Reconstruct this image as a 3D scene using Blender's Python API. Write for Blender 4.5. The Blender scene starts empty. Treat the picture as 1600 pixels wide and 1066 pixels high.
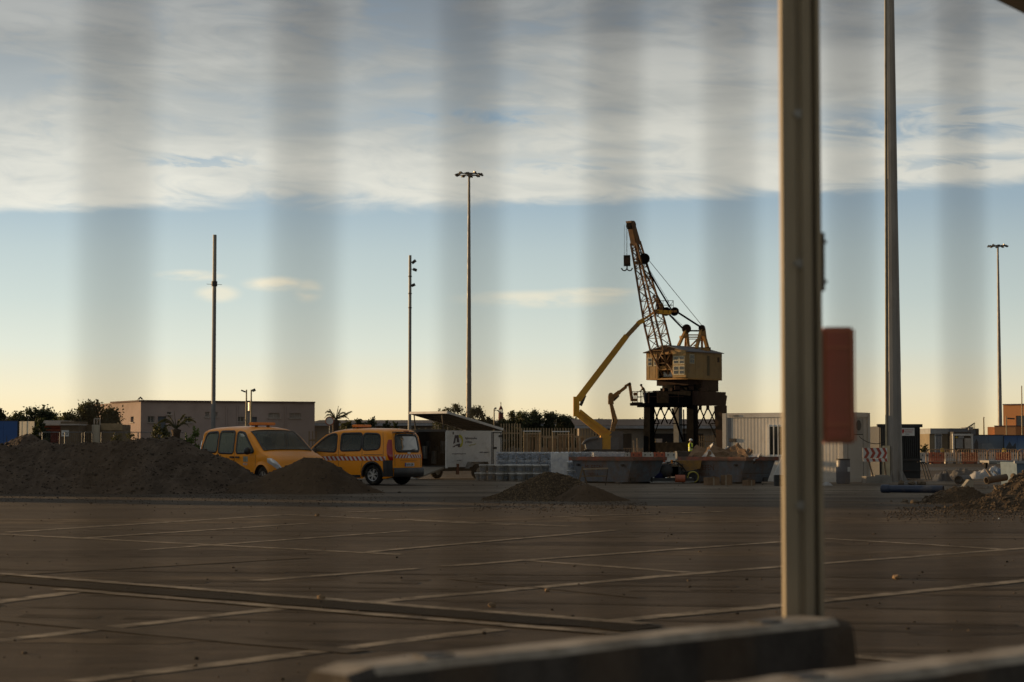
import bpy, bmesh, math, random
from math import sin, cos, pi, radians, sqrt, atan2
from mathutils import Vector, Matrix, noise
random.seed(7)
sc = bpy.context.scene
C = sc.collection

# ------------------------------------------------------------------ camera
F = 3111.0; CAMH = 1.35; PITCH = math.atan(162.0 / F)
cam_d = bpy.data.cameras.new('camera'); cam = bpy.data.objects.new('camera', cam_d); C.objects.link(cam)
cam_d.sensor_width = 36.0; cam_d.lens = 36.0 * F / 1600.0
cam_d.clip_start = 0.05; cam_d.clip_end = 6000
cam.location = (0, 0, CAMH); cam.rotation_euler = (pi / 2 + PITCH, 0, 0)
cam_d.dof.use_dof = True; cam_d.dof.focus_distance = 66.0
cam_d.dof.aperture_fstop = 3.6; cam_d.dof.aperture_blades = 0
sc.camera = cam

# ------------------------------------------------------------------ sun, sky, exposure
SUN_AZ = radians(-62.0)      # measured from +Y towards +X
SUN_EL = radians(6.0)
sdir = Vector((sin(SUN_AZ) * cos(SUN_EL), cos(SUN_AZ) * cos(SUN_EL), sin(SUN_EL)))
sl = bpy.data.lights.new('sun', 'SUN'); sl.energy = 5.0; sl.angle = radians(0.5); sl.color = (1.0, 0.64, 0.30)
so = bpy.data.objects.new('sun', sl); C.objects.link(so)
so.rotation_euler = (-sdir).to_track_quat('-Z', 'Y').to_euler(); so.location = (-60, 30, 40)

sc.view_settings.view_transform = 'Standard'; sc.view_settings.look = 'None'
sc.view_settings.exposure = 0.20; sc.view_settings.gamma = 1.0
sc.view_settings.use_curve_mapping = False

world = bpy.data.worlds.new('World'); sc.world = world; world.use_nodes = True
wn = world.node_tree.nodes; wl = world.node_tree.links
for n in list(wn): wn.remove(n)
def N(tree, t, **kw):
    n = tree.nodes.new(t)
    for k, v in kw.items(): setattr(n, k, v)
    return n
WT = world.node_tree
def wmath(op, a, b=None, c=None, clamp=False):
    n = N(WT, 'ShaderNodeMath', operation=op); n.use_clamp = clamp
    for i, v in enumerate((a, b, c)):
        if v is None: continue
        if isinstance(v, (int, float)): n.inputs[i].default_value = v
        else: wl.new(v, n.inputs[i])
    return n.outputs[0]
def wramp(v, a, b, lo=0.0, hi=1.0, smooth=True):
    n = N(WT, 'ShaderNodeMapRange'); n.interpolation_type = 'SMOOTHSTEP' if smooth else 'LINEAR'
    wl.new(v, n.inputs[0]); n.inputs[1].default_value = a; n.inputs[2].default_value = b
    n.inputs[3].default_value = lo; n.inputs[4].default_value = hi
    return n.outputs[0]
def wmix(f, a, b):
    n = N(WT, 'ShaderNodeMix', data_type='RGBA')
    if isinstance(f, (int, float)): n.inputs[0].default_value = f
    else: wl.new(f, n.inputs[0])
    for i, v in ((6, a), (7, b)):
        if isinstance(v, tuple): n.inputs[i].default_value = (*v, 1)
        else: wl.new(v, n.inputs[i])
    return n.outputs[2]
tc = N(WT, 'ShaderNodeTexCoord'); sep = N(WT, 'ShaderNodeSeparateXYZ'); wl.new(tc.outputs['Generated'], sep.inputs[0])
dx, dy, dz = sep.outputs
sky = N(WT, 'ShaderNodeTexSky', sky_type='NISHITA'); sky.sun_disc = False
sky.sun_elevation = SUN_EL; sky.sun_rotation = SUN_AZ
sky.altitude = 0; sky.air_density = 1.0; sky.dust_density = 1.6; sky.ozone_density = 1.5
SS = 0.15
K = 1.0 / SS
def wnoise(vec, scale, detail=6, rough=0.55, dist=0.0):
    n = N(WT, 'ShaderNodeTexNoise'); wl.new(vec, n.inputs['Vector']); n.inputs['Scale'].default_value = scale
    n.inputs['Detail'].default_value = detail; n.inputs['Roughness'].default_value = rough; n.inputs['Distortion'].default_value = dist
    return n.outputs['Fac']
def wcomb(x, y, z):
    n = N(WT, 'ShaderNodeCombineXYZ')
    for i, v in enumerate((x, y, z)):
        if isinstance(v, (int, float)): n.inputs[i].default_value = v
        else: wl.new(v, n.inputs[i])
    return n.outputs[0]
zc = wmath('MAXIMUM', dz, 0.0)
# clear sky: the physical sky, warmed into a pale evening glow close to the horizon
def wsw(r, g, b): return (r * K, g * K, b * K)
def lin(r, g, b):
    f = lambda c: (c / 255 / 12.92) if c / 255 <= 0.04045 else ((c / 255 + 0.055) / 1.055) ** 2.4
    return (f(r), f(g), f(b))
def L(r, g, b): a = lin(r, g, b); return (a[0] * K, a[1] * K, a[2] * K)
grade = N(WT, 'ShaderNodeValToRGB'); wl.new(wmath('MULTIPLY', zc, 2.5), grade.inputs[0])
cr = grade.color_ramp
stops = [(0.000, (242, 214, 158)), (0.025, (240, 219, 173)), (0.065, (231, 221, 190)), (0.12, (210, 216, 204)),
         (0.18, (192, 204, 200)), (0.24, (178, 193, 195)), (0.30, (156, 176, 188)), (0.6, (100, 130, 160)), (1.0, (65, 92, 130))]
cr.elements[0].position = stops[0][0]; cr.elements[1].position = stops[-1][0]
for p, c_ in stops[1:-1]: cr.elements.new(p)
for e, (p, c_) in zip(cr.elements, stops): e.position = p; e.color = (*lin(*c_), 1)
gr2 = N(WT, 'ShaderNodeVectorMath', operation='SCALE'); wl.new(grade.outputs[0], gr2.inputs[0]); gr2.inputs['Scale'].default_value = K
# less glow away from the sun side
az = wmath('ADD', wmath('MULTIPLY', dx, float(sdir.x)), wmath('MULTIPLY', dy, float(sdir.y)))
side = wramp(az, -1.0, 0.75, 0.94, 1.02, smooth=False)
gr3 = N(WT, 'ShaderNodeVectorMath', operation='SCALE'); wl.new(gr2.outputs[0], gr3.inputs[0]); wl.new(side, gr3.inputs['Scale'])
clear = wmix(0.94, sky.outputs[0], gr3.outputs[0])
# cloud deck seen in perspective
inv = wmath('DIVIDE', 1.0, wmath('ADD', zc, 0.03))
cx = wmath('MULTIPLY', dx, inv); cy = wmath('MULTIPLY', dy, inv)
pv = wcomb(wmath('MULTIPLY', cx, 0.55), wmath('MULTIPLY', cy, 1.0), 0.0)
# wisps are stretched along the deck and slightly slanted
u = wmath('DIVIDE', dx, wmath('ADD', wmath('ABSOLUTE', dy), 0.2)); 
wisp = wnoise(wcomb(wmath('MULTIPLY', dx, 4.0), wmath('MULTIPLY', dy, 2.0), wmath('MULTIPLY', wmath('ADD', zc, wmath('MULTIPLY', dx, -0.035)), 19.0)), 1.1, 7, 0.50, 0.7)
fine = wnoise(wcomb(wmath('MULTIPLY', dx, 16.0), wmath('MULTIPLY', dy, 6), wmath('MULTIPLY', wmath('ADD', zc, wmath('MULTIPLY', dx, 0.08)), 72.0)), 1.2, 8, 0.58, 1.6)
broad = wnoise(wcomb(wmath('MULTIPLY', dx, 3.0), wmath('MULTIPLY', dy, 3.0), wmath('MULTIPLY', zc, 24.0)), 0.8, 4, 0.5)
edge_z = wmath('ADD', wmath('SUBTRACT', dz, wmath('MULTIPLY', dx, 0.030)), wmath('MULTIPLY', wmath('SUBTRACT', broad, 0.5), 0.034))
edge_z = wmath('ADD', edge_z, wmath('MULTIPLY', wmath('SUBTRACT', fine, 0.5), 0.010))
deck = wramp(edge_z, 0.1185, 0.1265)
dens = wramp(wisp, 0.26, 0.44, 0.55, 1.0)
dens = wmath('MULTIPLY', wmath('MAXIMUM', dens, 0.78), wramp(fine, 0.25, 0.5, 0.80, 1.0))
def hole(px, py, rx, ry, amt):
    ux = (px - 800) / F; vz = (695 - py) / F
    a = wmath('DIVIDE', wmath('SUBTRACT', dx, ux), rx / F); b = wmath('DIVIDE', wmath('SUBTRACT', wmath('ADD', dz, wmath('MULTIPLY', wmath('SUBTRACT', fine, 0.5), 0.02)), vz), ry / F)
    q = wmath('SQRT', wmath('ADD', wmath('MULTIPLY', a, a), wmath('MULTIPLY', b, b)))
    return wmath('SUBTRACT', 1.0, wmath('MULTIPLY', wramp(q, 0.2, 1.2, 1.0, 0.0), wmath('MULTIPLY', wramp(fine, 0.35, 0.62), amt)))
for hh in ((740, 184, 190, 20, .95), (320, 256, 95, 11, 1.0), (1430, 200, 300, 42, .85), (880, 255, 160, 14, .5), (1500, 262, 170, 10, .8)): dens = wmath('MULTIPLY', dens, hole(*hh))
rim = wramp(dz, 0.125, 0.150, 1.0, 0.0)
dens = wmath('MAXIMUM', dens, wmath('MULTIPLY', rim, 0.9))
cover = wmath('MULTIPLY', deck, dens, clamp=True)
bright = wramp(dz, 0.125, 0.235, 1.0, 0.0)
mottle = wramp(wmath('ADD', wmath('MULTIPLY', wisp, 0.78), wmath('MULTIPLY', fine, 0.22)), 0.34, 0.64, 0.0, 1.0)
lit_c = wmix(mottle, L(186, 189, 184), L(218, 217, 206))
dark_c = wmix(mottle, L(122, 127, 130), L(154, 157, 157))
ccol = wmix(bright, dark_c, lit_c)
skyc = wmix(cover, clear, ccol)
# a few small low clouds in the clear band
puff = wnoise(wcomb(wmath('MULTIPLY', dx, 30.0), wmath('MULTIPLY', dy, 30.0), wmath('MULTIPLY', dz, 110.0)), 1.0, 6, 0.6)
def blob(px, py, rx, ry):
    ux = (px - 800) / F; vz = (695 - py) / F
    a = wmath('DIVIDE', wmath('SUBTRACT', dx, ux), rx / F); b = wmath('DIVIDE', wmath('SUBTRACT', dz, vz), ry / F)
    r = wmath('SQRT', wmath('ADD', wmath('MULTIPLY', a, a), wmath('MULTIPLY', b, b)))
    return wramp(r, 0.35, 1.1, 1.0, 0.0)
pf = blob(432, 446, 55, 14)
for bb in ((482, 456, 28, 20), (845, 468, 150, 16), (930, 458, 90, 10), (345, 462, 40, 16), (305, 434, 60, 10)):
    pf = wmath('MAXIMUM', pf, wmath('MULTIPLY', blob(*bb), 0.75))
pf = wmath('MULTIPLY', wmath('MULTIPLY', pf, wramp(puff, 0.30, 0.62)), wramp(dy, 0.2, 0.5, 0, 0.75))
skyc = wmix(pf, skyc, L(238, 226, 198))
fall = wramp(az, -1.0, 0.72, 0.42, 1.06, smooth=False)   # the evening sky is brighter towards the sun
skf = N(WT, 'ShaderNodeVectorMath', operation='SCALE'); wl.new(skyc, skf.inputs[0]); wl.new(fall, skf.inputs['Scale'])
bg = N(WT, 'ShaderNodeBackground'); wl.new(skf.outputs[0], bg.inputs[0]); bg.inputs[1].default_value = SS
wo = N(WT, 'ShaderNodeOutputWorld'); wl.new(bg.outputs[0], wo.inputs[0])

# ------------------------------------------------------------------ pixel -> place helper
def W(px, py, Y):
    u = (px - 800) / F; v = (533 - py) / F
    c, s = cos(PITCH), sin(PITCH)
    t = Y / (c - v * s)
    return Vector((u * t, Y, CAMH + t * (s + v * c)))
def G(px, py, z=0.0):
    u = (px - 800) / F; v = (533 - py) / F
    c, s = cos(PITCH), sin(PITCH)
    dz_ = s + v * c; t = (z - CAMH) / dz_
    return Vector((u * t, t * (c - v * s), z))
def XS(px, Y): return W(px, 695, Y).x

# ------------------------------------------------------------------ materials
MATS = {}
def mat(name, col, rough=0.7, metal=0.0, var=0.18, scale=3.0, bump=0.0, bscale=20.0, dirt=None, dirt_amt=0.0, dscale=1.2, spec=0.5, stretch=None, coat=0.0, emit=None):
    if name in MATS: return MATS[name]
    m = bpy.data.materials.new(name); m.use_nodes = True; t = m.node_tree
    b = t.nodes['Principled BSDF']
    b.inputs['Roughness'].default_value = rough; b.inputs['Metallic'].default_value = metal
    b.inputs['Specular IOR Level'].default_value = min(spec, .12) if rough >= .8 else spec
    if coat: b.inputs['Coat Weight'].default_value = coat; b.inputs['Coat Roughness'].default_value = 0.06
    tcn = t.nodes.new('ShaderNodeTexCoord'); vec = tcn.outputs['Object']
    if stretch:
        mp = t.nodes.new('ShaderNodeMapping'); mp.inputs['Scale'].default_value = stretch
        t.links.new(vec, mp.inputs['Vector']); vec = mp.outputs[0]
    def nz(s, d=6, r=0.6):
        n = t.nodes.new('ShaderNodeTexNoise'); n.inputs['Scale'].default_value = s; n.inputs['Detail'].default_value = d
        n.inputs['Roughness'].default_value = r; t.links.new(vec, n.inputs['Vector']); return n.outputs['Fac']
    def mixc(f, a, c2):
        n = t.nodes.new('ShaderNodeMix'); n.data_type = 'RGBA'
        t.links.new(f, n.inputs[0])
        for i, v in ((6, a), (7, c2)):
            if isinstance(v, tuple): n.inputs[i].default_value = (*v, 1)
            else: t.links.new(v, n.inputs[i])
        return n.outputs[2]
    def rng(f, a, b2, lo=0, hi=1):
        n = t.nodes.new('ShaderNodeMapRange'); t.links.new(f, n.inputs[0])
        n.inputs[1].default_value = a; n.inputs[2].default_value = b2; n.inputs[3].default_value = lo; n.inputs[4].default_value = hi
        return n.outputs[0]
    lo = tuple(c * (1 - var) for c in col); hi = tuple(min(1, c * (1 + var)) for c in col)
    cc = mixc(rng(nz(scale), 0.3, 0.7), lo, hi)
    if dirt:
        cc = mixc(rng(nz(dscale, 8, 0.7), 0.62 - 0.35 * dirt_amt, 0.78 - 0.25 * dirt_amt, 0, min(1, 0.35 + dirt_amt)), cc, dirt)
    t.links.new(cc, b.inputs['Base Color'])
    if rough < 0.95:
        t.links.new(rng(nz(scale * 2.3), 0.3, 0.7, max(0.03, rough * 0.85), min(1, rough * 1.15)), b.inputs['Roughness'])
    if bump:
        bn = t.nodes.new('ShaderNodeBump'); bn.inputs['Strength'].default_value = 0.6; bn.inputs['Distance'].default_value = bump
        t.links.new(nz(bscale, 8, 0.65), bn.inputs['Height']); t.links.new(bn.outputs[0], b.inputs['Normal'])
    if emit:
        b.inputs['Emission Color'].default_value = (*emit[0], 1); b.inputs['Emission Strength'].default_value = emit[1]
    MATS[name] = m; return m
RUST = (0.10, 0.04, 0.018); DUST = (0.20, 0.155, 0.11)
def glass_mat(name, tint, ior=1.5, gl=1.0, rough=0.02, dust_sheen=0.0):
    if name in MATS: return MATS[name]
    m = bpy.data.materials.new(name); m.use_nodes = True; t = m.node_tree
    for n in list(t.nodes): t.nodes.remove(n)
    tr = t.nodes.new('ShaderNodeBsdfTransparent'); tr.inputs[0].default_value = (*tint, 1)
    g = t.nodes.new('ShaderNodeBsdfGlossy'); g.inputs['Roughness'].default_value = rough; g.inputs[0].default_value = (gl, gl, gl, 1)
    fr = t.nodes.new('ShaderNodeFresnel'); fr.inputs[0].default_value = ior
    mx = t.nodes.new('ShaderNodeMixShader'); o = t.nodes.new('ShaderNodeOutputMaterial')
    t.links.new(fr.outputs[0], mx.inputs[0])
    if dust_sheen:
        df = t.nodes.new('ShaderNodeBsdfDiffuse'); df.inputs[0].default_value = (.42, .46, .37, 1); m0 = t.nodes.new('ShaderNodeMixShader'); m0.inputs[0].default_value = dust_sheen  # milky share: some dirt, plus sky reflection painted into the panes
        t.links.new(tr.outputs[0], m0.inputs[1]); t.links.new(df.outputs[0], m0.inputs[2]); t.links.new(m0.outputs[0], mx.inputs[1])
    else: t.links.new(tr.outputs[0], mx.inputs[1])
    pass; t.links.new(g.outputs[0], mx.inputs[2]); t.links.new(mx.outputs[0], o.inputs[0])
    MATS[name] = m; return m
m_galv = mat('galvanised', (0.22, 0.22, 0.21), 0.45, 0.6, 0.2, 6, dirt=(0.12, 0.10, 0.08), dirt_amt=0.3)
m_mast = mat('mast_steel', (0.23, 0.215, 0.20), 0.55, 0.2, 0.15, 2, dirt=(0.13, 0.10, 0.075), dirt_amt=0.35, stretch=(1, 1, 0.25))
m_postm = mat('post_steel', (0.255, 0.215, 0.150), 0.6, 0.1, 0.25, 9, dirt=(0.10, 0.085, 0.06), dirt_amt=0.4, dscale=5, stretch=(1, 1, 0.12))
m_dark = mat('dark_metal', (0.035, 0.034, 0.034), 0.6, 0.2, 0.3, 4, dirt=RUST, dirt_amt=0.2)
m_black = mat('black_plastic', (0.016, 0.016, 0.017), 0.55)
m_rubber = mat('tyre_rubber', (0.018, 0.018, 0.018), 0.85, dirt=DUST, dirt_amt=0.2, dscale=6)
m_white = mat('white_paint', (0.62, 0.62, 0.60), 0.5, var=0.06, dirt=(0.35, 0.31, 0.26), dirt_amt=0.25)
m_red = mat('red_plastic', (0.36, 0.095, 0.045), 0.5, var=0.2, dirt=(0.16, 0.06, 0.04), dirt_amt=0.35, dscale=4)
m_conc = mat('concrete', (0.30, 0.28, 0.25), 0.9, var=0.2, scale=5, bump=0.01, bscale=30, dirt=(0.14, 0.12, 0.10), dirt_amt=0.4)

# ------------------------------------------------------------------ mesh helpers
class MB:
    def __init__(s): s.v = []; s.f = []; s.m = []; s.sm = []
    def add(s, vs, fs, mi=0, smooth=False):
        o = len(s.v); s.v += [tuple(p) for p in vs]
        for f in fs: s.f.append(tuple(i + o for i in f)); s.m.append(mi); s.sm.append(smooth)
        return s
    def box(s, c, d, mi=0, R=None):
        c = Vector(c); vs = []
        for k in (-.5, .5):
            for a, b in ((-.5, -.5), (.5, -.5), (.5, .5), (-.5, .5)):
                p = Vector((a * d[0], b * d[1], k * d[2]))
                if R is not None: p = R @ p
                vs.append(c + p)
        return s.add(vs, [(3, 2, 1, 0), (4, 5, 6, 7), (0, 1, 5, 4), (1, 2, 6, 5), (2, 3, 7, 6), (3, 0, 4, 7)], mi)
    def beam(s, a, b, w, h=None, mi=0, w2=None, h2=None, up=None):
        a = Vector(a); b = Vector(b); h = h or w; w2 = w2 or w; h2 = h2 or h
        d = (b - a).normalized(); up = Vector(up) if up else (Vector((0, 0, 1)) if abs(d.z) < 0.95 else Vector((0, 1, 0)))
        x = d.cross(up).normalized(); y = x.cross(d).normalized(); vs = []
        for p, ww, hh in ((a, w, h), (b, w2, h2)):
            for i, j in ((-.5, -.5), (.5, -.5), (.5, .5), (-.5, .5)): vs.append(p + x * (i * ww) + y * (j * hh))
        return s.add(vs, [(3, 2, 1, 0), (4, 5, 6, 7), (0, 1, 5, 4), (1, 2, 6, 5), (2, 3, 7, 6), (3, 0, 4, 7)], mi)
    def tube(s, a, b, r0, r1=None, n=8, mi=0, cap=True, smooth=True, ph=0.0):
        a = Vector(a); b = Vector(b); r1 = r0 if r1 is None else r1
        d = (b - a).normalized(); up = Vector((0, 0, 1)) if abs(d.z) < 0.95 else Vector((0, 1, 0))
        x = d.cross(up).normalized(); y = x.cross(d).normalized(); vs = []
        for p, r in ((a, r0), (b, r1)):
            for k in range(n): t = 2 * pi * k / n + ph; vs.append(p + x * (cos(t) * r) + y * (sin(t) * r))
        s.add(vs, [(k, (k + 1) % n, (k + 1) % n + n, k + n) for k in range(n)], mi, smooth)
        if cap:
            s.add(vs[:n], [tuple(range(n - 1, -1, -1))], mi); s.add(vs[n:], [tuple(range(n))], mi)
        return s
    def path(s, pts, r, n=6, mi=0):
        for a, b in zip(pts[:-1], pts[1:]): s.tube(a, b, r, r, n, mi)
        return s
    def lathe(s, prof, n=20, c=(0, 0, 0), mi=0, smooth=True, axis='z'):
        vs = []
        for r, z in prof:
            for k in range(n):
                t = 2 * pi * k / n
                p = (r * cos(t), r * sin(t), z) if axis == 'z' else (r * cos(t), z, r * sin(t))
                vs.append((p[0] + c[0], p[1] + c[1], p[2] + c[2]))
        fs = []
        for j in range(len(prof) - 1):
            for k in range(n):
                q = (j * n + k, j * n + (k + 1) % n, (j + 1) * n + (k + 1) % n, (j + 1) * n + k)
                fs.append(q if axis == 'z' else q[::-1])
        return s.add(vs, fs, mi, smooth)
    def prism(s, poly, a, b, mi=0, axis='y'):
        # poly in the two other axes, extruded along axis from a to b
        n = len(poly); vs = []
        for t in (a, b):
            for p, q in poly:
                vs.append({'y': (p, t, q), 'x': (t, p, q), 'z': (p, q, t)}[axis])
        return s.add(vs, [tuple(range(n)), tuple(range(2 * n - 1, n - 1, -1))] + [(k, (k + 1) % n + 0, (k + 1) % n + n, k + n)[::-1] for k in range(n)], mi)
    def rock(s, c, r, mi=0, seed=0, flat=0.75):
        rnd = random.Random(seed * 7919 + int(abs(c[0]) * 1000) + int(abs(c[1]) * 777))
        g = (1 + sqrt(5)) / 2
        vv = [(-1, g, 0), (1, g, 0), (-1, -g, 0), (1, -g, 0), (0, -1, g), (0, 1, g), (0, -1, -g), (0, 1, -g), (g, 0, -1), (g, 0, 1), (-g, 0, -1), (-g, 0, 1)]
        ff = [(0, 11, 5), (0, 5, 1), (0, 1, 7), (0, 7, 10), (0, 10, 11), (1, 5, 9), (5, 11, 4), (11, 10, 2), (10, 7, 6), (7, 1, 8), (3, 9, 4), (3, 4, 2), (3, 2, 6), (3, 6, 8), (3, 8, 9), (4, 9, 5), (2, 4, 11), (6, 2, 10), (8, 6, 7), (9, 8, 1)]
        E = Matrix.Rotation(rnd.random() * 6, 3, 'Z') @ Matrix.Rotation(rnd.random() * 6, 3, 'X')
        sx, sy, sz = rnd.uniform(.7, 1.2), rnd.uniform(.6, 1.1), rnd.uniform(.5, .9) * flat / .75
        vs = []
        for v in vv:
            p = E @ (Vector(v) / 1.9); p *= rnd.uniform(.75, 1.15)
            vs.append((c[0] + p.x * r * sx, c[1] + p.y * r * sy, c[2] + p.z * r * sz))
        return s.add(vs, ff, mi)
    def build(s, name, mats, parent=None, **kw):
        me = bpy.data.meshes.new(name); me.from_pydata(s.v, [], s.f)
        if not isinstance(mats, (list, tuple)): mats = [mats]
        for m in mats: me.materials.append(m)
        me.polygons.foreach_set('material_index', s.m); me.polygons.foreach_set('use_smooth', s.sm)
        me.update()
        o = bpy.data.objects.new(name, me); C.objects.link(o)
        if parent: o.parent = parent
        for k, v in kw.items(): o[k] = v
        return o
def tag(o, label, cat, group=None):
    o['label'] = label; o['category'] = cat
    if group: o['group'] = group
    return o
def thing(name, label, cat, loc=(0, 0, 0), rz=0, group=None):
    o = bpy.data.objects.new(name, None); C.objects.link(o); o.location = loc; o.rotation_euler = (0, 0, rz); o.empty_display_size = 0.2
    return tag(o, label, cat, group)
def kids(o): return [x for x in bpy.data.objects if x.parent is o]
def dup(root, loc, rz, label, extra=None, memo={}):
    if root.name not in memo: memo[root.name] = [(c, [(g) for g in kids(c)]) for c in kids(root)]
    r = root.copy(); C.objects.link(r); r.location = loc; r.rotation_euler = (0, 0, rz); r['label'] = label
    for c, gs in memo[root.name]:
        k = c.copy(); C.objects.link(k); k.parent = r
        for g in gs: d = g.copy(); C.objects.link(d); d.parent = k
    return r
def text(name, s, size, m, parent, loc, rot, ext=0.002, align='LEFT'):
    cu = bpy.data.curves.new(name, 'FONT'); cu.body = s; cu.size = size; cu.extrude = ext; cu.align_x = align
    cu.materials.append(m); cu.resolution_u = 2
    tmp = bpy.data.objects.new(name, cu); C.objects.link(tmp)
    dg = bpy.context.evaluated_depsgraph_get(); me = bpy.data.meshes.new_from_object(tmp.evaluated_get(dg)); me.name = name
    bpy.data.objects.remove(tmp); bpy.data.curves.remove(cu)
    o = bpy.data.objects.new(name, me); C.objects.link(o); o.parent = parent; o.location = loc; o.rotation_euler = rot
    return o
def fbm(x, y, z=0.0, o=4):
    return noise.fractal(Vector((x, y, z)), 0.9, 2.1, o)
def smooth(a, b, x):
    t = max(0, min(1, (x - a) / (b - a))); return t * t * (3 - 2 * t)
def interp(tab, x):
    if x <= tab[0][0]: return tab[0][1]
    for (a, b), (c, d) in zip(tab[:-1], tab[1:]):
        if x <= c: return b + (d - b) * (x - a) / (c - a)
    return tab[-1][1]
ORD = ['first', 'second', 'third', 'fourth', 'fifth', 'sixth', 'seventh', 'eighth', 'ninth', 'tenth', 'eleventh', 'twelfth', 'thirteenth', 'fourteenth', 'fifteenth', 'sixteenth', 'seventeenth', 'eighteenth', 'nineteenth', 'twentieth']

# ------------------------------------------------------------------ ground
def ground_mat():
    m = bpy.data.materials.new('dusty_asphalt'); m.use_nodes = True; t = m.node_tree; b = t.nodes['Principled BSDF']
    tcn = t.nodes.new('ShaderNodeTexCoord')
    def nz(s, d=8, r=0.6, st=(1, 1, 1), dist=0.0):
        mp = t.nodes.new('ShaderNodeMapping'); mp.inputs['Scale'].default_value = st; t.links.new(tcn.outputs['Object'], mp.inputs[0])
        n = t.nodes.new('ShaderNodeTexNoise'); n.inputs['Scale'].default_value = s; n.inputs['Detail'].default_value = d
        n.inputs['Roughness'].default_value = r; n.inputs['Distortion'].default_value = dist; t.links.new(mp.outputs[0], n.inputs['Vector']); return n.outputs['Fac']
    def rng(f, a, b2, lo=0, hi=1):
        n = t.nodes.new('ShaderNodeMapRange'); t.links.new(f, n.inputs[0])
        n.inputs[1].default_value = a; n.inputs[2].default_value = b2; n.inputs[3].default_value = lo; n.inputs[4].default_value = hi
        return n.outputs[0]
    def mixc(f, a, c2):
        n = t.nodes.new('ShaderNodeMix'); n.data_type = 'RGBA'; t.links.new(f, n.inputs[0])
        for i, v in ((6, a), (7, c2)):
            if isinstance(v, tuple): n.inputs[i].default_value = (*v, 1)
            else: t.links.new(v, n.inputs[i])
        return n.outputs[2]
    sp = t.nodes.new('ShaderNodeSeparateXYZ'); t.links.new(tcn.outputs['Object'], sp.inputs[0])
    def mth(op, a, b2):
        n = t.nodes.new('ShaderNodeMath'); n.operation = op; n.use_clamp = True
        for i, v in enumerate((a, b2)):
            if isinstance(v, (int, float)): n.inputs[i].default_value = v
            else: t.links.new(v, n.inputs[i])
        return n.outputs[0]
    c = mixc(rng(nz(0.35), .35, .65), (0.066, 0.051, 0.038), (0.110, 0.087, 0.065))
    c = mixc(rng(nz(0.16, 9, .68, (0.35, 1.8, 1), .8), .50, .64, 0, .7), c, (0.135, 0.102, 0.071))       # blown dust
    c = mixc(rng(nz(0.5, 7, .65, (0.22, 1.5, 1)), .58, .68, 0, .7), c, (0.046, 0.036, 0.027))        # darker worn patches
    c = mixc(rng(nz(1.3, 6, .7, (0.10, 1.2, 1), .5), .54, .66, 0, .45), c, (0.085, 0.062, 0.042))      # wheel scuffs
    # wheel-packed pale dust over the haul route between the heaps and the skips, lightened further to offset the shed's shadow
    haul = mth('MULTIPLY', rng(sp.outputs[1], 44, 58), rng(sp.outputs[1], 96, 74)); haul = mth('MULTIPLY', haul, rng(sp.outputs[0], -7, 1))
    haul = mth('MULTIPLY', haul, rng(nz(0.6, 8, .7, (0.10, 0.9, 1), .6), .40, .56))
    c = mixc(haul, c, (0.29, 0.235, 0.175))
    c = mixc(rng(nz(3.2, 8, .75, (0.35, 1, 1), .4), .47, .62, 0, .5), c, (0.048, 0.037, 0.028))
    c = mixc(rng(nz(2.1, 8, .7, (0.25, 1, 1), .6), .53, .64, 0, .5), c, (0.125, 0.096, 0.068))
    c = mixc(rng(nz(60, 4, .7), .35, .65, 0, .35), c, (0.026, 0.021, 0.017))
    c = mixc(rng(nz(14, 6, .75), .60, .70, 0, .4), c, (0.115, 0.088, 0.062))
    t.links.new(c, b.inputs['Base Color']); b.inputs['Roughness'].default_value = 0.95; b.inputs['Specular IOR Level'].default_value = 0.08
    bn = t.nodes.new('ShaderNodeBump'); bn.inputs['Strength'].default_value = 0.7; bn.inputs['Distance'].default_value = 0.035
    t.links.new(nz(3.5, 12, .72, (0.7, 1, 1)), bn.inputs['Height']); t.links.new(bn.outputs[0], b.inputs['Normal'])
    return m
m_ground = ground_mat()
g = MB(); NX = 60; NY = 90
ys = [-12 + 100 * (i / 60) for i in range(61)] + [95, 110, 140, 190, 260, 380, 600, 1000, 2000, 4500]
xs = [-60 + 120 * i / 60 for i in range(61)]
xs = [-4000, -1500, -600, -250, -120] + xs + [120, 250, 600, 1500, 4000]
def gz(x, y):
    if y < 8 or y > 88 or abs(x) > 60: return 0.0
    return 0.0
vs = [(x, y, gz(x, y)) for y in ys for x in xs]; nx = len(xs)
g.add(vs, [(j * nx + i, j * nx + i + 1, (j + 1) * nx + i + 1, (j + 1) * nx + i) for j in range(len(ys) - 1) for i in range(nx - 1)])
g.build('ground', m_ground, kind='structure', label='dusty brown asphalt yard')
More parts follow.
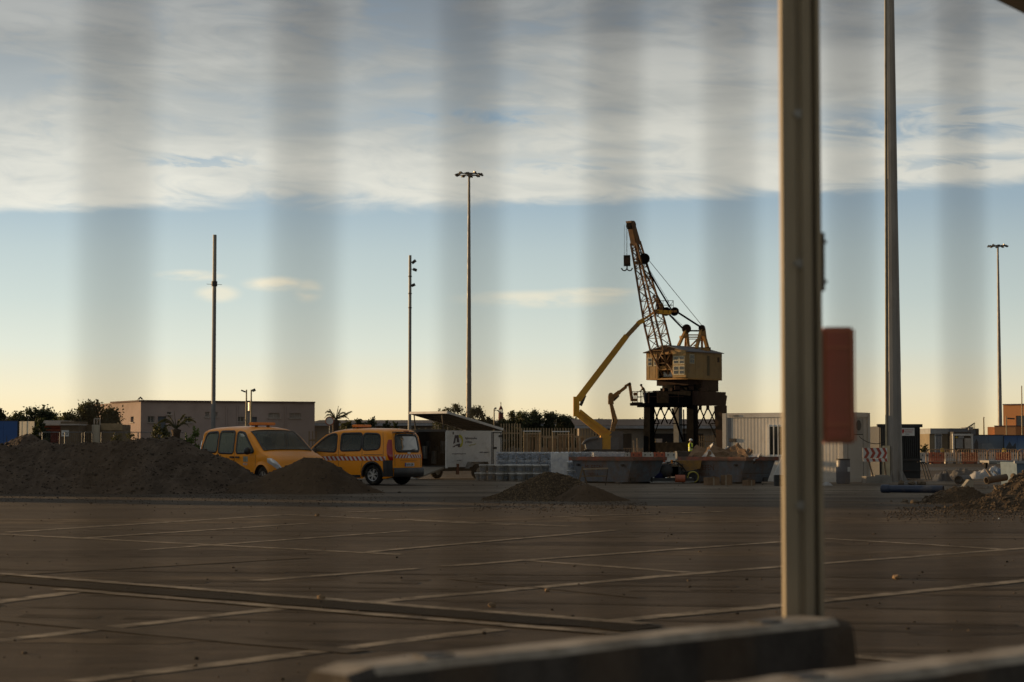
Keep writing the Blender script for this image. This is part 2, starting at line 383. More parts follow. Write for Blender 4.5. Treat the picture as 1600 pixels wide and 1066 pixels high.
# paler compacted strips and a road further back
m_pale = mat('pale_dust', (0.20, 0.155, 0.11), 0.95, var=0.25, scale=0.8, bump=0.02, bscale=5, dirt=(0.11, 0.085, 0.065), dirt_amt=0.5, dscale=0.5)
m_road = mat('road_asphalt', (0.075, 0.07, 0.065), 0.9, var=0.2, scale=0.6)
def ribbon(name, pts, w, m, z, seg=14, wob=0.0, label=None, seed=1, gaps=0):
    a, b = Vector(pts[0]), Vector(pts[1]); d = (b - a).normalized(); nrm = Vector((-d.y, d.x, 0)); mb = MB()
    n = max(3, int((b - a).length / 0.45)) if wob else seg
    prev = None
    for k in range(n + 1):
        p = a + (b - a) * (k / n); wl_ = w * (1 + wob * fbm(p.x * 2.2, p.y * 2.2, seed)); wr_ = w * (1 + wob * fbm(p.x * 2.2, p.y * 2.2, seed + 9))
        off = nrm * (wob * 0.03 * fbm(p.x, p.y, seed + 20))
        cur = (p + nrm * wl_ / 2 + off + Vector((0, 0, z)), p - nrm * wr_ / 2 + off + Vector((0, 0, z)))
        if prev and not (gaps and fbm(p.x * .8, p.y * .8, seed + 40) > gaps): mb.add([prev[1], cur[1], cur[0], prev[0]], [(0, 1, 2, 3)])
        prev = cur
    return mb.build(name, m, kind='structure', **({'label': label} if label else {}))
ribbon('road', [(-300, 112, 0), (300, 112, 0)], 14, m_road, 0.004)
m_line = mat('worn_line_paint', (0.27, 0.215, 0.150), 0.9, var=0.35, scale=3, dirt=(0.055, 0.040, 0.028), dirt_amt=0.55, dscale=3.5, spec=.1)
m_rline = mat('white_road_line', (0.62, 0.57, 0.48), 0.8)
ribbon('road_line', [(-300, 106.5, 0), (300, 106.5, 0)], 0.22, m_rline, 0.008)
LINES = [((115, 1066), (775, 984), .10), ((0, 1001), (440, 951), .10), ((0, 941), (125, 925), .10),
         ((550, 944), (1128, 893), .10), ((1128, 893), (1600, 857), .09), ((820, 876), (1092, 896), .09),
         ((220, 860), (640, 830), .09), ((120, 842), (485, 818), .10), ((0, 835), (625, 867), .10), ((0, 833), (440, 805), .11),
         ((440, 804), (800, 821), .10), ((400, 908), (820, 876), .09), ((820, 876), (1222, 847), .09), ((630, 812), (890, 823), .10),
         ((540, 801), (745, 794), .12), ((1288, 842), (1570, 859), .10), ((890, 977), (1226, 946), .10), ((1226, 946), (1600, 908), .10),
         ((575, 863), (960, 829), .09), ((0, 900), (480, 872), .07), ((870, 808), (1130, 800), .11), ((1310, 1025), (1420, 1034), .10),
         ((0, 968), (560, 1020), .16), ((700, 905), (1000, 935), .05)]
for i, (a, b, w_) in enumerate(LINES):
    p, q = G(*a), G(*b); d = (q - p)
    if a[0] == 0: p = p - d * 0.25
    if b[0] >= 1600: q = q + d * 0.25
    faint = i in (19, 22, 23)
    ribbon('parking_line', [(p.x, p.y, 0), (q.x, q.y, 0)], w_ * (1.9 if not faint else 1.5), m_line if not faint else mat('faint_line', (0.075, 0.056, 0.039), .95, dirt=(0.045, .034, .024), dirt_amt=.6, dscale=2), 0.004 + 0.00015 * i, wob=0.45, seed=i * 3.1, gaps=0.62)
# old trench across the yard: dark broken strip between two worn edge lines
ta, tb = G(-60, 901), G(1010, 984)
m_trench = mat('trench_fill', (0.017, 0.014, 0.011), 1.0, var=0.4, scale=8, dirt=(0.035, 0.027, 0.02), dirt_amt=0.3, spec=.05, dscale=5)
ribbon('trench', [(ta.x, ta.y, 0), (tb.x, tb.y, 0)], 0.50, m_trench, 0.0095, wob=0.35, seed=5)
for a, b, sd in ((G(-60, 893), G(1010, 977), 1), (G(90, 922), G(960, 992), 2)):
    ribbon('trench_edge', [(a.x, a.y, 0), (b.x, b.y, 0)], 0.17, m_line, 0.0115, wob=0.3, seed=sd)
# trenchside lips, a little proud of the yard
mb = MB()
d = (tb - ta).normalized(); nrm = Vector((-d.y, d.x, 0)); n_ = 90
for k in range(n_):
    for s_ in (-1, 1):
        p = ta + (tb - ta) * ((k + random.random()) / n_) + nrm * s_ * random.uniform(.12, .26)
        mb.rock((p.x, p.y, 0.008), random.uniform(.003, .009), seed=k)
mb.build('trench_rubble', mat('rubble', (0.075, 0.058, 0.042), .95), kind='stuff')
# scattered pebbles
mb = MB()
for k in range(900):
    Y = 7.5 + 60 * random.random() ** 1.5; X = random.uniform(-.28, .28) * Y
    r = random.choice((.005, .006, .008, .012)) * random.uniform(.7, 1.3) * (1 + Y / 60)
    mb.rock((X, Y, r * .3), r, mi=k % 2, seed=k)
mb.build('pebbles', [mat('pebble_dark', (0.03, 0.025, 0.02), .95), mat('pebble_pale', (0.12, 0.09, 0.065), .95)], kind='stuff')
for px, py, r, lab in ((502, 938, .05, 'small ochre stone on the far edge of the trench'), (768, 949, .045, 'small dark stone on the yard in front of the trench'),
                       (1402, 905, .055, 'pale stone on the yard right of the steel post'), (855, 925, .035, 'small dark stone near the middle of the yard'), (496, 807, .07, 'small clod where two worn lines meet')):
    p = G(px, py); mb = MB(); mb.rock((0, 0, 0), r, seed=px)
    o = mb.build('stone', mat('stone_ochre', (0.22, 0.15, 0.09), .95), None); o.location = (p.x, p.y, r * .4); tag(o, lab, 'stone')

# ------------------------------------------------------------------ foreground: mesh fence right before the lens
wt = thing('mesh_fence', 'grey welded wire fence blurred right in front of the viewer', 'fence', (0, 0.6, 0))
m_wire = mat('wire', (0.035, 0.030, 0.025), 0.8, 0.0, 0.1, spec=.1)
wp = [(-335, .40), (178, .45), (475, .50), (735, .545), (960, .59), (1143, .635), (1333, .68), (1507, .73), (1672, .78), (1830, .83)]
for px, Y in wp:
    x = (px - 800) / F * Y
    MB().tube((x, Y - .6, 0.03), (x, Y - .6, 2.0), .0023, n=8).build('wire', m_wire, wt)
xa, xb = (wp[0][0] - 800) / F * wp[0][1], (wp[-1][0] - 800) / F * wp[-1][1]
for z in (.05, .45, .80, 1.12, 1.66, 1.98):
    MB().tube((xa - .05, wp[0][1] - .66, z), (xb + .03, wp[-1][1] - .6 + .03, z), .0023, n=8).build('wire', m_wire, wt)
MB().box((xb + .06, wp[-1][1] - .6 + .05, 1.0), (.05, .05, 2.06)).build('post', m_galv, wt)
MB().box((xa - .07, wp[0][1] - .66, 1.0), (.05, .05, 2.06)).build('post', m_galv, wt)

# concrete barriers
def barrier(a, b, label, inv=False):
    a, b = Vector(a), Vector(b); Ld = (b - a).length; rz = atan2(b.y - a.y, b.x - a.x)
    t = thing('concrete_barrier', label, 'barrier', (a.x, a.y, 0), rz, 'concrete barriers at the fence line')
    prof = [(-.30, 0), (-.30, .10), (-.15, .28), (-.085, .78), (-.065, .80), (.065, .80), (.085, .78), (.15, .28), (.30, .10), (.30, 0)]
    mb = MB(); ns = 26
    secs = []
    for k in range(ns + 1):
        x = Ld * k / ns
        e = .015 if k in (0, ns) else 0
        secs.append([(x, y * (1 - e * 2) + .004 * fbm(x * 5, y * 8, z * 5), z - (e if z > .5 else 0) + (.004 * fbm(x * 6, y * 9, 3) if z > .5 else 0)) for y, z in prof])
    n = len(prof); V = [p for s_ in secs for p in s_]; mi_ = []
    Fs = [(k * n + j, k * n + j + 1, (k + 1) * n + j + 1, (k + 1) * n + j)[::-1] for k in range(ns) for j in range(n - 1)]
    Fs += [tuple(range(n)), tuple(range((ns + 1) * n - 1, ns * n - 1, -1))]
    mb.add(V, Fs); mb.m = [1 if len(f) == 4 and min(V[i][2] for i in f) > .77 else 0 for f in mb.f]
    mb.build('body', [mat('barrier_concrete', (0.085, 0.074, 0.064), .9, var=.28, scale=4, bump=.006, bscale=40, dirt=(.04, .034, .03), dirt_amt=.6, dscale=2.2), mat('barrier_top_sunlit', (.36, .31, .25), .95, var=.25, scale=6, dirt=(.20, .17, .13), dirt_amt=.5, dscale=4)], t)  # top coloured paler than the sides, for sun on top and shaded faces
    for x in (.35, Ld - .35):
        MB().box((x, 0, .80), (.10, .05, .012)).build('lifting_slot', m_dark, t)
    MB().box((Ld * .5, -.115, .45), (Ld * .7, .012, .10), R=Matrix.Rotation(radians(-7), 3, 'X')).build('side_recess', mat('recess', (.05, .045, .04), .95), t) if not inv else None
    return t
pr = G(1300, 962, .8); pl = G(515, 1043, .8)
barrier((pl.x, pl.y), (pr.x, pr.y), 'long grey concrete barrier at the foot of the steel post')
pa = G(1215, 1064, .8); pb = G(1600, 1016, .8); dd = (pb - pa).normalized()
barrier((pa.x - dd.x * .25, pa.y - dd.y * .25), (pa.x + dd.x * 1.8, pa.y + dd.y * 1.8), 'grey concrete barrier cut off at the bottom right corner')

# steel post with plates
PY = 6.62
xp0, xp1 = XS(1222, PY), XS(1283, PY); pw = xp1 - xp0; pc = (xp0 + xp1) / 2
pt = thing('steel_post', 'tall blurred galvanised steel post behind the concrete barrier', 'post', (pc, PY, 0))
mb = MB(); H = 2.95; hw_ = pw / 2
prof = [(-hw_, -.05), (-hw_ * .30, -.05), (-hw_ * .24, -.036), (-hw_ * .02, -.036), (hw_ * .04, -.05), (hw_ * .48, -.05), (hw_ * .52, -.01), (hw_ * .74, -.01), (hw_ * .78, -.042), (hw_, -.042), (hw_, .015), (-hw_, .015)]
mb.prism(prof, 0, H, axis='z'); mb.build('profile', m_postm, pt)
MB().box((0, 0, .01), (.22, .22, .02)).build('base_plate', m_galv, pt)
z0, z1 = W(1280, 455, PY).z, W(1280, 365, PY).z
MB().box((hw_ + .006, .0, (z0 + z1) / 2), (.011, .07, z1 - z0)).build('bracket', m_dark, pt)
for z in (z0 + .03, z1 - .03): MB().tube((hw_ + .01, -.02, z), (hw_ + .02, -.02, z), .006).build('bolt', m_galv, pt)
xr0, xr1 = XS(1284, PY), XS(1334, PY); z0, z1 = W(1300, 693, PY).z, W(1300, 512, PY).z
rt = thing('red_box', 'blurred red plastic box hanging on the right of the steel post', 'box', ((xr0 + xr1) / 2, PY + .0, z0))
rw, rh = xr1 - xr0, z1 - z0
bm = bmesh.new(); bmesh.ops.create_cube(bm, size=1.0)
for v in bm.verts: v.co = Vector((v.co.x * rw, v.co.y * .09, (v.co.z + .5) * rh))
bmesh.ops.bevel(bm, geom=bm.edges[:], offset=.009, segments=3, affect='EDGES')
me = bpy.data.meshes.new('shell'); bm.to_mesh(me); bm.free(); me.materials.append(m_red); o = bpy.data.objects.new('shell', me); C.objects.link(o); o.parent = rt
MB().box((-.008, -.048, rh / 2), (rw * .62, .008, rh * .9)).build('face_plate', mat('red_dark', (.30, .058, .032), .45, dirt=(.12, .04, .03), dirt_amt=.3), rt)
for z in (.16, .82): MB().box((-.004, -.052, rh * z), (rw * .84, .008, .010)).build('rib', m_red, rt)
MB().box((rw * .42, -.05, rh / 2), (.008, .01, rh * .93)).build('rim', mat('red_pale', (.45, .16, .10), .5), rt)

# canopy corner seen top right
cn = thing('canopy', 'dark canopy corner cut off at the top right of the picture', 'canopy', (0, 9.0, 0))
a, b = W(1550, -3, 9.0), W(1760, 100, 9.0)
mb = MB(); up = Vector((0, 0, .35)); bk = Vector((.6, -2.5, .5))
mb.add([a - Vector((0, 9, 0)), b - Vector((0, 9, 0)), b + up - Vector((0, 9, 0)), a + up * .3 - Vector((0, 9, 0)), a + bk - Vector((0, 9, 0)), b + bk - Vector((0, 9, 0)), b + up + bk - Vector((0, 9, 0)), a + up * .3 + bk - Vector((0, 9, 0))],
       [(3, 2, 1, 0), (4, 5, 6, 7), (0, 1, 5, 4), (1, 2, 6, 5), (2, 3, 7, 6), (3, 0, 4, 7)])
mb.build('roof_sheet', m_dark, cn)
MB().beam((b.x - .1, .1, 0), (b.x - .1, .1, b.z + .1), .09).build('post', m_galv, cn)

# ------------------------------------------------------------------ heaps
def heap(name, label, prof, Yc, m, stones=600, srange=(.015, .05), smat=None, nz=.07, slope=1.5, extra=.3, lobes=None, seed=1, crest=.0):
    tab = []
    for px, py in prof:
        p = W(px, py, Yc); tab.append((p.x, max(0.0, p.z)))
    x0, x1 = tab[0][0], tab[-1][0]; zt = max(z for _, z in tab); hd = zt * slope + extra + .5
    t = thing(name, label, 'heap', ((x0 + x1) / 2, Yc, 0)); cx_ = (x0 + x1) / 2
    def h(x, y):
        zz = interp(tab, x + .10 * fbm(y * 2, x, seed)); 
        yc = .28 * fbm(x * .5, seed * 3.3) 
        hd_ = zz * slope + extra * min(1, zz * 3)
        if hd_ <= .01: return -.02
        q = abs(y - yc) / hd_
        if q >= 1: return -.02
        k = 1 - q
        k = k * (1 - crest) + crest * smooth(0, 1, k)
        k = k if q > .12 else k - .5 * (.12 - q)
        edge = min(1, k * 5)
        return max(-.02, zz * k / .96 + edge * (nz * fbm(x * 1.3, y * 1.3, seed) + nz * .45 * fbm(x * 5, y * 5, seed, 5) + nz * .16 * fbm(x * 17, y * 17, seed, 3)))
    st = .055 if (x1 - x0) < 6 else .075
    NXh = int((x1 - x0) / st); NYh = int(2 * hd / st); mb = MB(); vs = []
    for j in range(NYh + 1):
        for i in range(NXh + 1):
            x = x0 + (x1 - x0) * i / NXh; y = -hd + 2 * hd * j / NYh; vs.append((x - cx_, y, h(x, y)))
    fs = []
    for j in range(NYh):
        for i in range(NXh):
            a_ = j * (NXh + 1) + i; q = (a_, a_ + 1, a_ + NXh + 2, a_ + NXh + 1)
            if max(vs[k][2] for k in q) > 0: fs.append(q)
    mb.add(vs, fs, smooth=False); mb.build('mound', m, t)
    sm = MB(); rnd = random.Random(seed)
    cnt = 0
    while cnt < stones:
        x = rnd.uniform(x0, x1); y = rnd.uniform(-hd, hd * .3); z = h(x, y)
        if z < .01 and rnd.random() < .93: continue
        r = rnd.uniform(*srange) * (1 if rnd.random() < .9 else 1.7)
        sm.rock((x - cx_, y, max(0, z) + r * .2), r, mi=rnd.randrange(2), seed=cnt); cnt += 1
    o = sm.build('loose_stones', smat, t, kind='stuff')
    return t, h, cx_
m_dirt_dark = mat('dark_earth', (0.092, 0.068, 0.050), 1.0, var=.35, scale=1.6, bump=.03, bscale=14, dirt=(.075, .055, .042), dirt_amt=.3, dscale=3)
m_dirt = mat('brown_earth', (0.072, 0.052, 0.034), 1.0, var=.3, scale=2.5, bump=.02, bscale=22)
m_sand = mat('brown_sand', (0.074, 0.051, 0.033), 1.0, var=.15, scale=4, bump=.008, bscale=60)
m_grav = mat('gravel_earth', (0.070, 0.050, 0.032), 1.0, var=.4, scale=6, bump=.03, bscale=30)
ms = [mat('stone_a', (0.085, 0.062, 0.042), .95, var=.3), mat('stone_b', (0.11, 0.082, 0.055), .95, var=.3)]
msg = [mat('gravel_a', (0.070, 0.050, 0.031), .9, var=.35, scale=20), mat('gravel_b', (0.17, 0.12, 0.072), .9, var=.35, scale=20)]
ms2 = [mat('stone_c', (0.055, 0.043, 0.033), .95), mat('stone_d', (0.10, 0.079, 0.060), .95)]
heap('earth_heap', 'long dark earth heap in front of the left yellow van', [(-420, 735), (-300, 700), (-150, 690), (-40, 694), (60, 692), (130, 690), (185, 687), (235, 682), (270, 684), (300, 692), (330, 704), (360, 719), (392, 738), (425, 756), (455, 772)], 57.0, m_dirt_dark, 4200, (.010, .035), ms2, nz=.12, seed=3)
heap('earth_heap', 'smooth brown sand heap in front of the bonnet of the left van', [(300, 775), (345, 765), (385, 752), (420, 739), (450, 724), (475, 715), (500, 715), (520, 724), (545, 741), (575, 760), (600, 770), (625, 775)], 55.9, m_sand, 260, (.015, .03), ms2, nz=.035, seed=5, crest=.5)
heap('gravel_heap', 'gravel heap in front of the stacked white buckets', [(752, 784), (775, 774), (800, 761), (825, 748), (845, 738), (860, 736), (880, 740), (900, 749), (930, 765), (960, 780), (975, 784)], 49.2, m_grav, 6500, (.007, .019), msg, nz=.05, seed=8, crest=.3)
heap('sand_heap', 'small brown sand heap leaning on the gravel heap', [(862, 783), (885, 770), (902, 758), (915, 755), (930, 760), (955, 772), (985, 783), (1005, 784)], 48.3, m_sand, 120, (.01, .02), ms2, nz=.02, seed=9, crest=.5)
t_r, h_r, c_r = heap('rubble_heap', 'high rubble heap cut off by the right edge', [(1415, 806), (1450, 802), (1480, 792), (1510, 783), (1530, 778), (1548, 770), (1570, 758), (1600, 739), (1640, 715), (1700, 700), (1800, 705), (1900, 740), (1960, 800)], 42.2, m_dirt, 6500, (.008, .032), ms, nz=.10, seed=12)
heap('rubble_heap', 'low ridge of rubble left of the high rubble heap', [(1408, 790), (1425, 786), (1450, 775), (1470, 768), (1492, 764), (1515, 764), (1540, 768), (1580, 760), (1640, 750), (1700, 790)], 46.5, m_dirt, 2600, (.008, .03), ms, nz=.09, seed=15)
heap('dark_heap', 'small dark heap far left in front of the lit panel', [(2, 696), (20, 686), (38, 677), (50, 677), (62, 686), (76, 697)], 95.0, m_dirt_dark, 150, (.03, .08), ms2, nz=.06, seed=17)
heap('distant_heap', 'low dark earth bank behind the yellow vans', [(60, 706), (110, 700), (160, 698), (215, 699), (260, 697), (320, 702), (370, 712)], 80.0, m_dirt_dark, 100, (.03, .08), ms2, nz=.08, seed=19)
m_slab = mat('broken_concrete', (0.14, 0.107, 0.074), .95, var=.3, scale=4, bump=.02, bscale=15)
bpy.context.view_layer.update()
def boulder(px, py, Y, r, lab, flat=.75, m=m_slab, name='rock'):
    # let the rock settle on whatever surface lies under its spot: the heap if there is one, else the yard
    p = W(px, py, Y); d_ = (p - Vector((0, 0, CAMH))).normalized()
    hit = sc.ray_cast(bpy.context.evaluated_depsgraph_get(), Vector((0, 0, CAMH)) + d_ * 12, d_, distance=60)
    p = hit[1] if hit[0] and hit[1].y < Y + 6 else Vector((p.x, p.y, 0))
    p = Vector((p.x, p.y, p.z + r * .12)); bm = bmesh.new(); bmesh.ops.create_icosphere(bm, subdivisions=3, radius=1)
    sd = px * .37; rnd = random.Random(px)
    r *= .6; sx, sy, sz = rnd.uniform(.8, 1.25), rnd.uniform(.7, 1.1), flat
    # cut flat faces for an angular break
    planes = [(Vector((rnd.uniform(-1, 1), rnd.uniform(-1, 1), rnd.uniform(-1, 1))).normalized(), rnd.uniform(.55, .8)) for _ in range(9)]
    for v in bm.verts:
        c = v.co
        for n, dd_ in planes:
            e = c.dot(n) - dd_
            if e > 0: c -= n * e * .92
        c *= 1 + .08 * fbm(c.x * 3 + sd, c.y * 3, c.z * 3)
        v.co = Vector((c.x * r * sx, c.y * r * sy, c.z * r * sz))
    me = bpy.data.meshes.new(name); bm.to_mesh(me); bm.free(); me.materials.append(m)
    o = bpy.data.objects.new(name, me); C.objects.link(o); o.location = p; o.rotation_euler = (0, rnd.uniform(-.3, .3), rnd.uniform(0, 6))
    return tag(o, lab, 'rock')
for k, (px, py, Y, r, lab) in enumerate([(1414, 784, 45.6, .13, 'pale broken lump at the left foot of the rubble ridge'), (1430, 776, 46, .17, 'brown slab leaning on the left end of the rubble ridge'),
        (1446, 783, 45.6, .10, 'small tan rock on the low rubble ridge'), (1473, 763, 46.7, .13, 'rounded pale rock on top of the low rubble ridge'), (1534, 768, 42.9, .13, 'tan rock half way up the high rubble heap'),
        (1544, 764, 42.6, .15, 'larger broken rock beside the fallen pipe end'), (1556, 762, 42.5, .12, 'angular rock near the crest of the rubble heap'), (1575, 747, 42.4, .13, 'small ochre rock near the crest of the rubble heap'),
        (1592, 737, 42.6, .30, 'big smooth brown boulder on the crest at the right edge'), (1570, 738, 43.5, .16, 'grey brown rock behind the crest of the rubble heap'), (1561, 811, 39.5, .035, 'white pebble on the yard before the rubble heap'),
        (1441, 790, 44, .03, 'tiny reddish stone at the foot of the rubble ridge'), (1393, 784, 44.5, .06, 'dark clod on the yard left of the rubble ridge'), (1585, 745, 42.0, .14, 'broken tan block just below the big boulder'), (1565, 752, 42.1, .1, 'rough tan stone under the ochre rock')]):
    boulder(px, py, Y, r, lab, m=m_slab if k != 10 else m_white)
# concrete wedge and pipes in the rubble
p = W(1511, 764, 46.9)
o = MB().prism([(-.22, 0), (.12, 0), (.12, .28), (.02, .30)], -.15, .15).build('concrete_wedge', mat('pale_concrete', (.42, .38, .30), .9)); o.location = (p.x, p.y, p.z - .08); tag(o, 'pale wedge of concrete sticking out of the rubble ridge', 'concrete block')
def ring_pipe(px, py, Y, r, ln, rz, lab, m, tilt=0):
    p = W(px, py, Y); mb = MB()
    mb.lathe([(r * .86, 0), (r, 0), (r * 1.06, .02), (r * 1.06, .12), (r, .14), (r, ln), (r * .86, ln), (r * .86, 0)], 24, axis='y')
    o = mb.build('pipe', m); o.location = p; o.rotation_euler = (tilt, 0, rz); return tag(o, lab, 'pipe')
m_clay = mat('clay_pipe', (.15, .11, .075), .8, dirt=DUST, dirt_amt=.4)
ring_pipe(1497, 750, 52, .11, .9, -.5, 'dark pipe end lying behind the low rubble ridge', m_dark)
ring_pipe(1541, 751, 43.0, .075, .55, -1.1, 'olive brown pipe half buried in the high rubble heap', m_clay, .12)
for k, (a, b, lab) in enumerate((((1542, 734, 46), (1552, 748, 45), 'thin plank sticking up left of the rubble crest'), ((1554, 737, 46), (1566, 746, 45), 'dark bar sticking out of the rubble beside the plank'))):
    o = MB().beam(W(*a), W(*b), .06, .03).build('plank', m_clay if k == 0 else m_dark); tag(o, lab, 'plank')
# blue pipe in front of the mast
a, b = G(1377, 764, .11), G(1474, 765, .11)
t = thing('blue_pipe', 'long blue plastic pipe lying on the ground before the tall mast', 'pipe', (a.x, a.y, 0), atan2(b.y - a.y, b.x - a.x))
ln = (b - a).length; m_bluep = mat('blue_plastic', (.014, .024, .052), .5, dirt=DUST, dirt_amt=.15)
mb = MB(); prof = [(.085, 0), (.105, 0), (.118, .03), (.118, .22), (.105, .25)]
vs = []
mb2 = MB(); 
for (r0, x0), (r1, x1) in zip(prof[:-1] + [(.105, .25)], prof[1:] + [(.105, ln)]): mb2.tube((x0, 0, .115), (x1 + 1e-4, 0, .115), r0, r1, 20, cap=False)
mb2.tube((ln, 0, .115), (.03, 0, .115), .085, .085, 20, cap=False)
mb2.build('barrel', m_bluep, t)

# ------------------------------------------------------------------ tarps and bags behind the right heap
def tarp(px0, px1, pyt, pyb, Y, lab, m, name='tarpaulin', cat='tarpaulin', dep=1.0, seed=0):
    a, b = W(px0, pyb, Y), W(px1, pyb, Y); top = W(px0, pyt, Y).z; w = b.x - a.x; base = max(0, a.z); mb = MB(); n, mm = 30, 14; vs = []
    for j in range(mm + 1):
        for i in range(n + 1):
            u_, v_ = i / n, j / mm
            k = (1 - abs(2 * u_ - 1) ** 3) * (1 - abs(2 * v_ - 1) ** 3)
            z = (top - base) * k * (.75 + .35 * fbm(u_ * 4 + seed, v_ * 3, seed)) + .03 * fbm(u_ * 18, v_ * 12, seed)
            vs.append(((u_ - .5) * w, (v_ - .5) * dep, max(0, z)))
    mb.add(vs, [(j * (n + 1) + i, j * (n + 1) + i + 1, (j + 1) * (n + 1) + i + 1, (j + 1) * (n + 1) + i) for j in range(mm) for i in range(n)], smooth=True)
    o = mb.build(name, m); o.location = ((a.x + b.x) / 2, Y, base); return tag(o, lab, cat)
m_tarpw = mat('white_sheet', (.34, .33, .32), .6, var=.15, dirt=DUST, dirt_amt=.25)
m_tarpg = mat('grey_sheet', (.13, .12, .11), .8, var=.3)
m_tarpb = mat('blue_sheet', (.06, .10, .17), .6, dirt=DUST, dirt_amt=.2)
tarp(1484, 1522, 731, 745, 66, 'grey sheet over a hump behind the low rubble ridge', m_tarpg, seed=1)
tarp(1515, 1552, 732, 748, 62, 'white plastic sheet lying behind the rubble', m_tarpw, seed=2)
tarp(1545, 1580, 730, 747, 64, 'pale blue grey sheet beside the white plastic sheet', m_tarpb, seed=3)
tarp(1546, 1562, 728, 736, 72, 'crumpled white bag on top of the sheets', m_tarpw, 'bag', 'bag', .6, 4)
tarp(1412, 1436, 750, 757, 67.5, 'crumpled grey plastic at the foot of the tall mast', m_tarpg, 'plastic_scrap', 'plastic scrap', .5, 5)
tarp(1284, 1300, 752, 759, 64, 'white folded bag on the ground behind the steel post', m_tarpw, 'bag', 'bag', .4, 6)
tarp(1460, 1486, 733, 752, 60, 'dark rubber sheet humped at the left of the sheets', m_dark, seed=7)

# ------------------------------------------------------------------ vans
m_vanA = mat('van_orange', (0.86, 0.300, 0.007), 0.4, 0, .05, 1.2, coat=.15, spec=.3, dirt=(.45, .20, .04), dirt_amt=.12, dscale=2)
m_vanblk = mat('van_trim', (.022, .022, .023), .5, dirt=(.08, .065, .05), dirt_amt=.2)
m_glass = glass_mat('car_glass', (.62, .68, .58), 1.7, .9, .05, .38)
m_glassd = glass_mat('car_glass_dark', (.14, .16, .15), 1.25, .3, .03, .10)
m_glassr = glass_mat('car_glass_smoked', (.34, .37, .34), 1.32, .55, .04, .10)
m_seat = mat('seat_cloth', (.05, .05, .052), .9)
m_lampr = mat('rear_lamp_red', (.30, .012, .012), .15, coat=.5)
m_lampw = mat('head_lamp', (.62, .63, .66), .15, .3)
m_rim = mat('wheel_rim', (.38, .38, .39), .35, .6)
m_sred = mat('hazard_red', (.36, .03, .025), .4); m_swht = mat('hazard_white', (.62, .60, .58), .4)
m_amber = mat('amber_plastic', (.75, .23, .02), .2, coat=.4)
def make_van(name, label, style, loc, rz, S=1.0):
    root = thing(name, label, 'van', loc, rz, 'yellow service vans'); root.scale = (S, S, S)
    Wd = .905; XR, XF = -2.18, 2.20; RW, FW = -1.42, 1.36; WR = .335
    if style == 'old':
        ztab = [(-2.18, 1.60), (-2.10, 1.70), (-1.95, 1.765), (-1.6, 1.80), (-.8, 1.825), (-.1, 1.81), (.25, 1.77), (.52, 1.68), (.80, 1.52), (1.20, 1.22), (1.34, 1.135), (1.5, 1.08), (1.85, .965), (2.05, .86), (2.15, .76), (2.20, .66)]
    else:
        ztab = [(-2.18, 1.66), (-2.10, 1.76), (-1.95, 1.80), (-1.6, 1.825), (-.8, 1.84), (-.1, 1.82), (.25, 1.77), (.48, 1.69), (.75, 1.50), (1.10, 1.23), (1.22, 1.155), (1.4, 1.11), (1.85, 1.02), (2.05, .95), (2.15, .86), (2.20, .74)]
    def zt(x):
        # smoothed profile
        return sum(interp(ztab, x + d) for d in (-.06, -.03, 0, .03, .06)) / 5
    def plan(x):
        f = 1.0
        if x > 1.5: f *= 1 - .16 * ((x - 1.5) / .7) ** 2.2
        if x < -1.98: f *= 1 - .10 * ((-1.98 - x) / .2) ** 2
        return f
    def hw(x, z):
        w = Wd * plan(x)
        if z > 1.0: w *= 1 - .115 * ((z - 1.0) / .82) ** 1.25
        if z < .75: w *= 1 - .05 * ((.75 - z) / .5) ** 2
        if .8 < z < 1.05: w *= 1 + .008 * sin((z - .8) / .25 * pi)
        # top rounding
        top = zt(x); r = .16 if x < .5 else .10
        if z > top - r:
            q = (z - (top - r)) / r; w *= max(0.0, 1 - q ** 3.0) ** .36
        return w
    def bot(x): return .22 + (.06 * smooth(1.8, 2.2, x)) + .05 * smooth(-1.9, -2.2, x)
    def shear(x, z):
        if x < -1.7: return x + .13 * smooth(-1.7, -2.18, x) * max(0, z - .95) / .8 * 1.0 
        return x
    def SP(x, z, sd, off=0.0): return Vector((shear(x, z), sd * (hw(x, z) + off), z))
    # window outlines in (x, z)
    def rrect(pts, r=.08, n=4):
        out = []; m_ = len(pts)
        for i in range(m_):
            p0, p1, p2 = Vector(pts[i - 1]), Vector(pts[i]), Vector(pts[(i + 1) % m_])
            a = p1 + (p0 - p1).normalized() * min(r, (p0 - p1).length / 2); b = p1 + (p2 - p1).normalized() * min(r, (p2 - p1).length / 2)
            for k in range(n + 1):
                t_ = k / n; out.append(((1 - t_) ** 2 * a + 2 * t_ * (1 - t_) * p1 + t_ * t_ * b))
        # densify
        res = []
        for i in range(len(out)):
            a, b = out[i], out[(i + 1) % len(out)]; k = max(1, int((b - a).length / .09))
            for j in range(k): res.append(a + (b - a) * j / k)
        return res
    if style == 'old':
        sidew = [rrect([(-.02, 1.03), (.98, 1.06), (.62, 1.38), (.36, 1.62), (-.02, 1.66)], .12), rrect([(-1.00, 1.04), (-.16, 1.03), (-.16, 1.67), (-.98, 1.67)], .12), rrect([(-1.98, 1.12), (-1.10, 1.05), (-1.08, 1.66), (-1.72, 1.63)], .14)]
    else:
        sidew = [rrect([(.02, 1.06), (1.02, 1.12), (.62, 1.44), (.32, 1.63), (.02, 1.66)], .12), rrect([(-.98, 1.12), (-.16, 1.10), (-.16, 1.66), (-.98, 1.67)], .10), rrect([(-1.72, 1.16), (-1.03, 1.12), (-1.03, 1.67), (-1.70, 1.64)], .16)]
    rearw = rrect([(-.66, 1.08), (.66, 1.08), (.60, 1.62), (-.60, 1.62)], .14)   # (y, z)
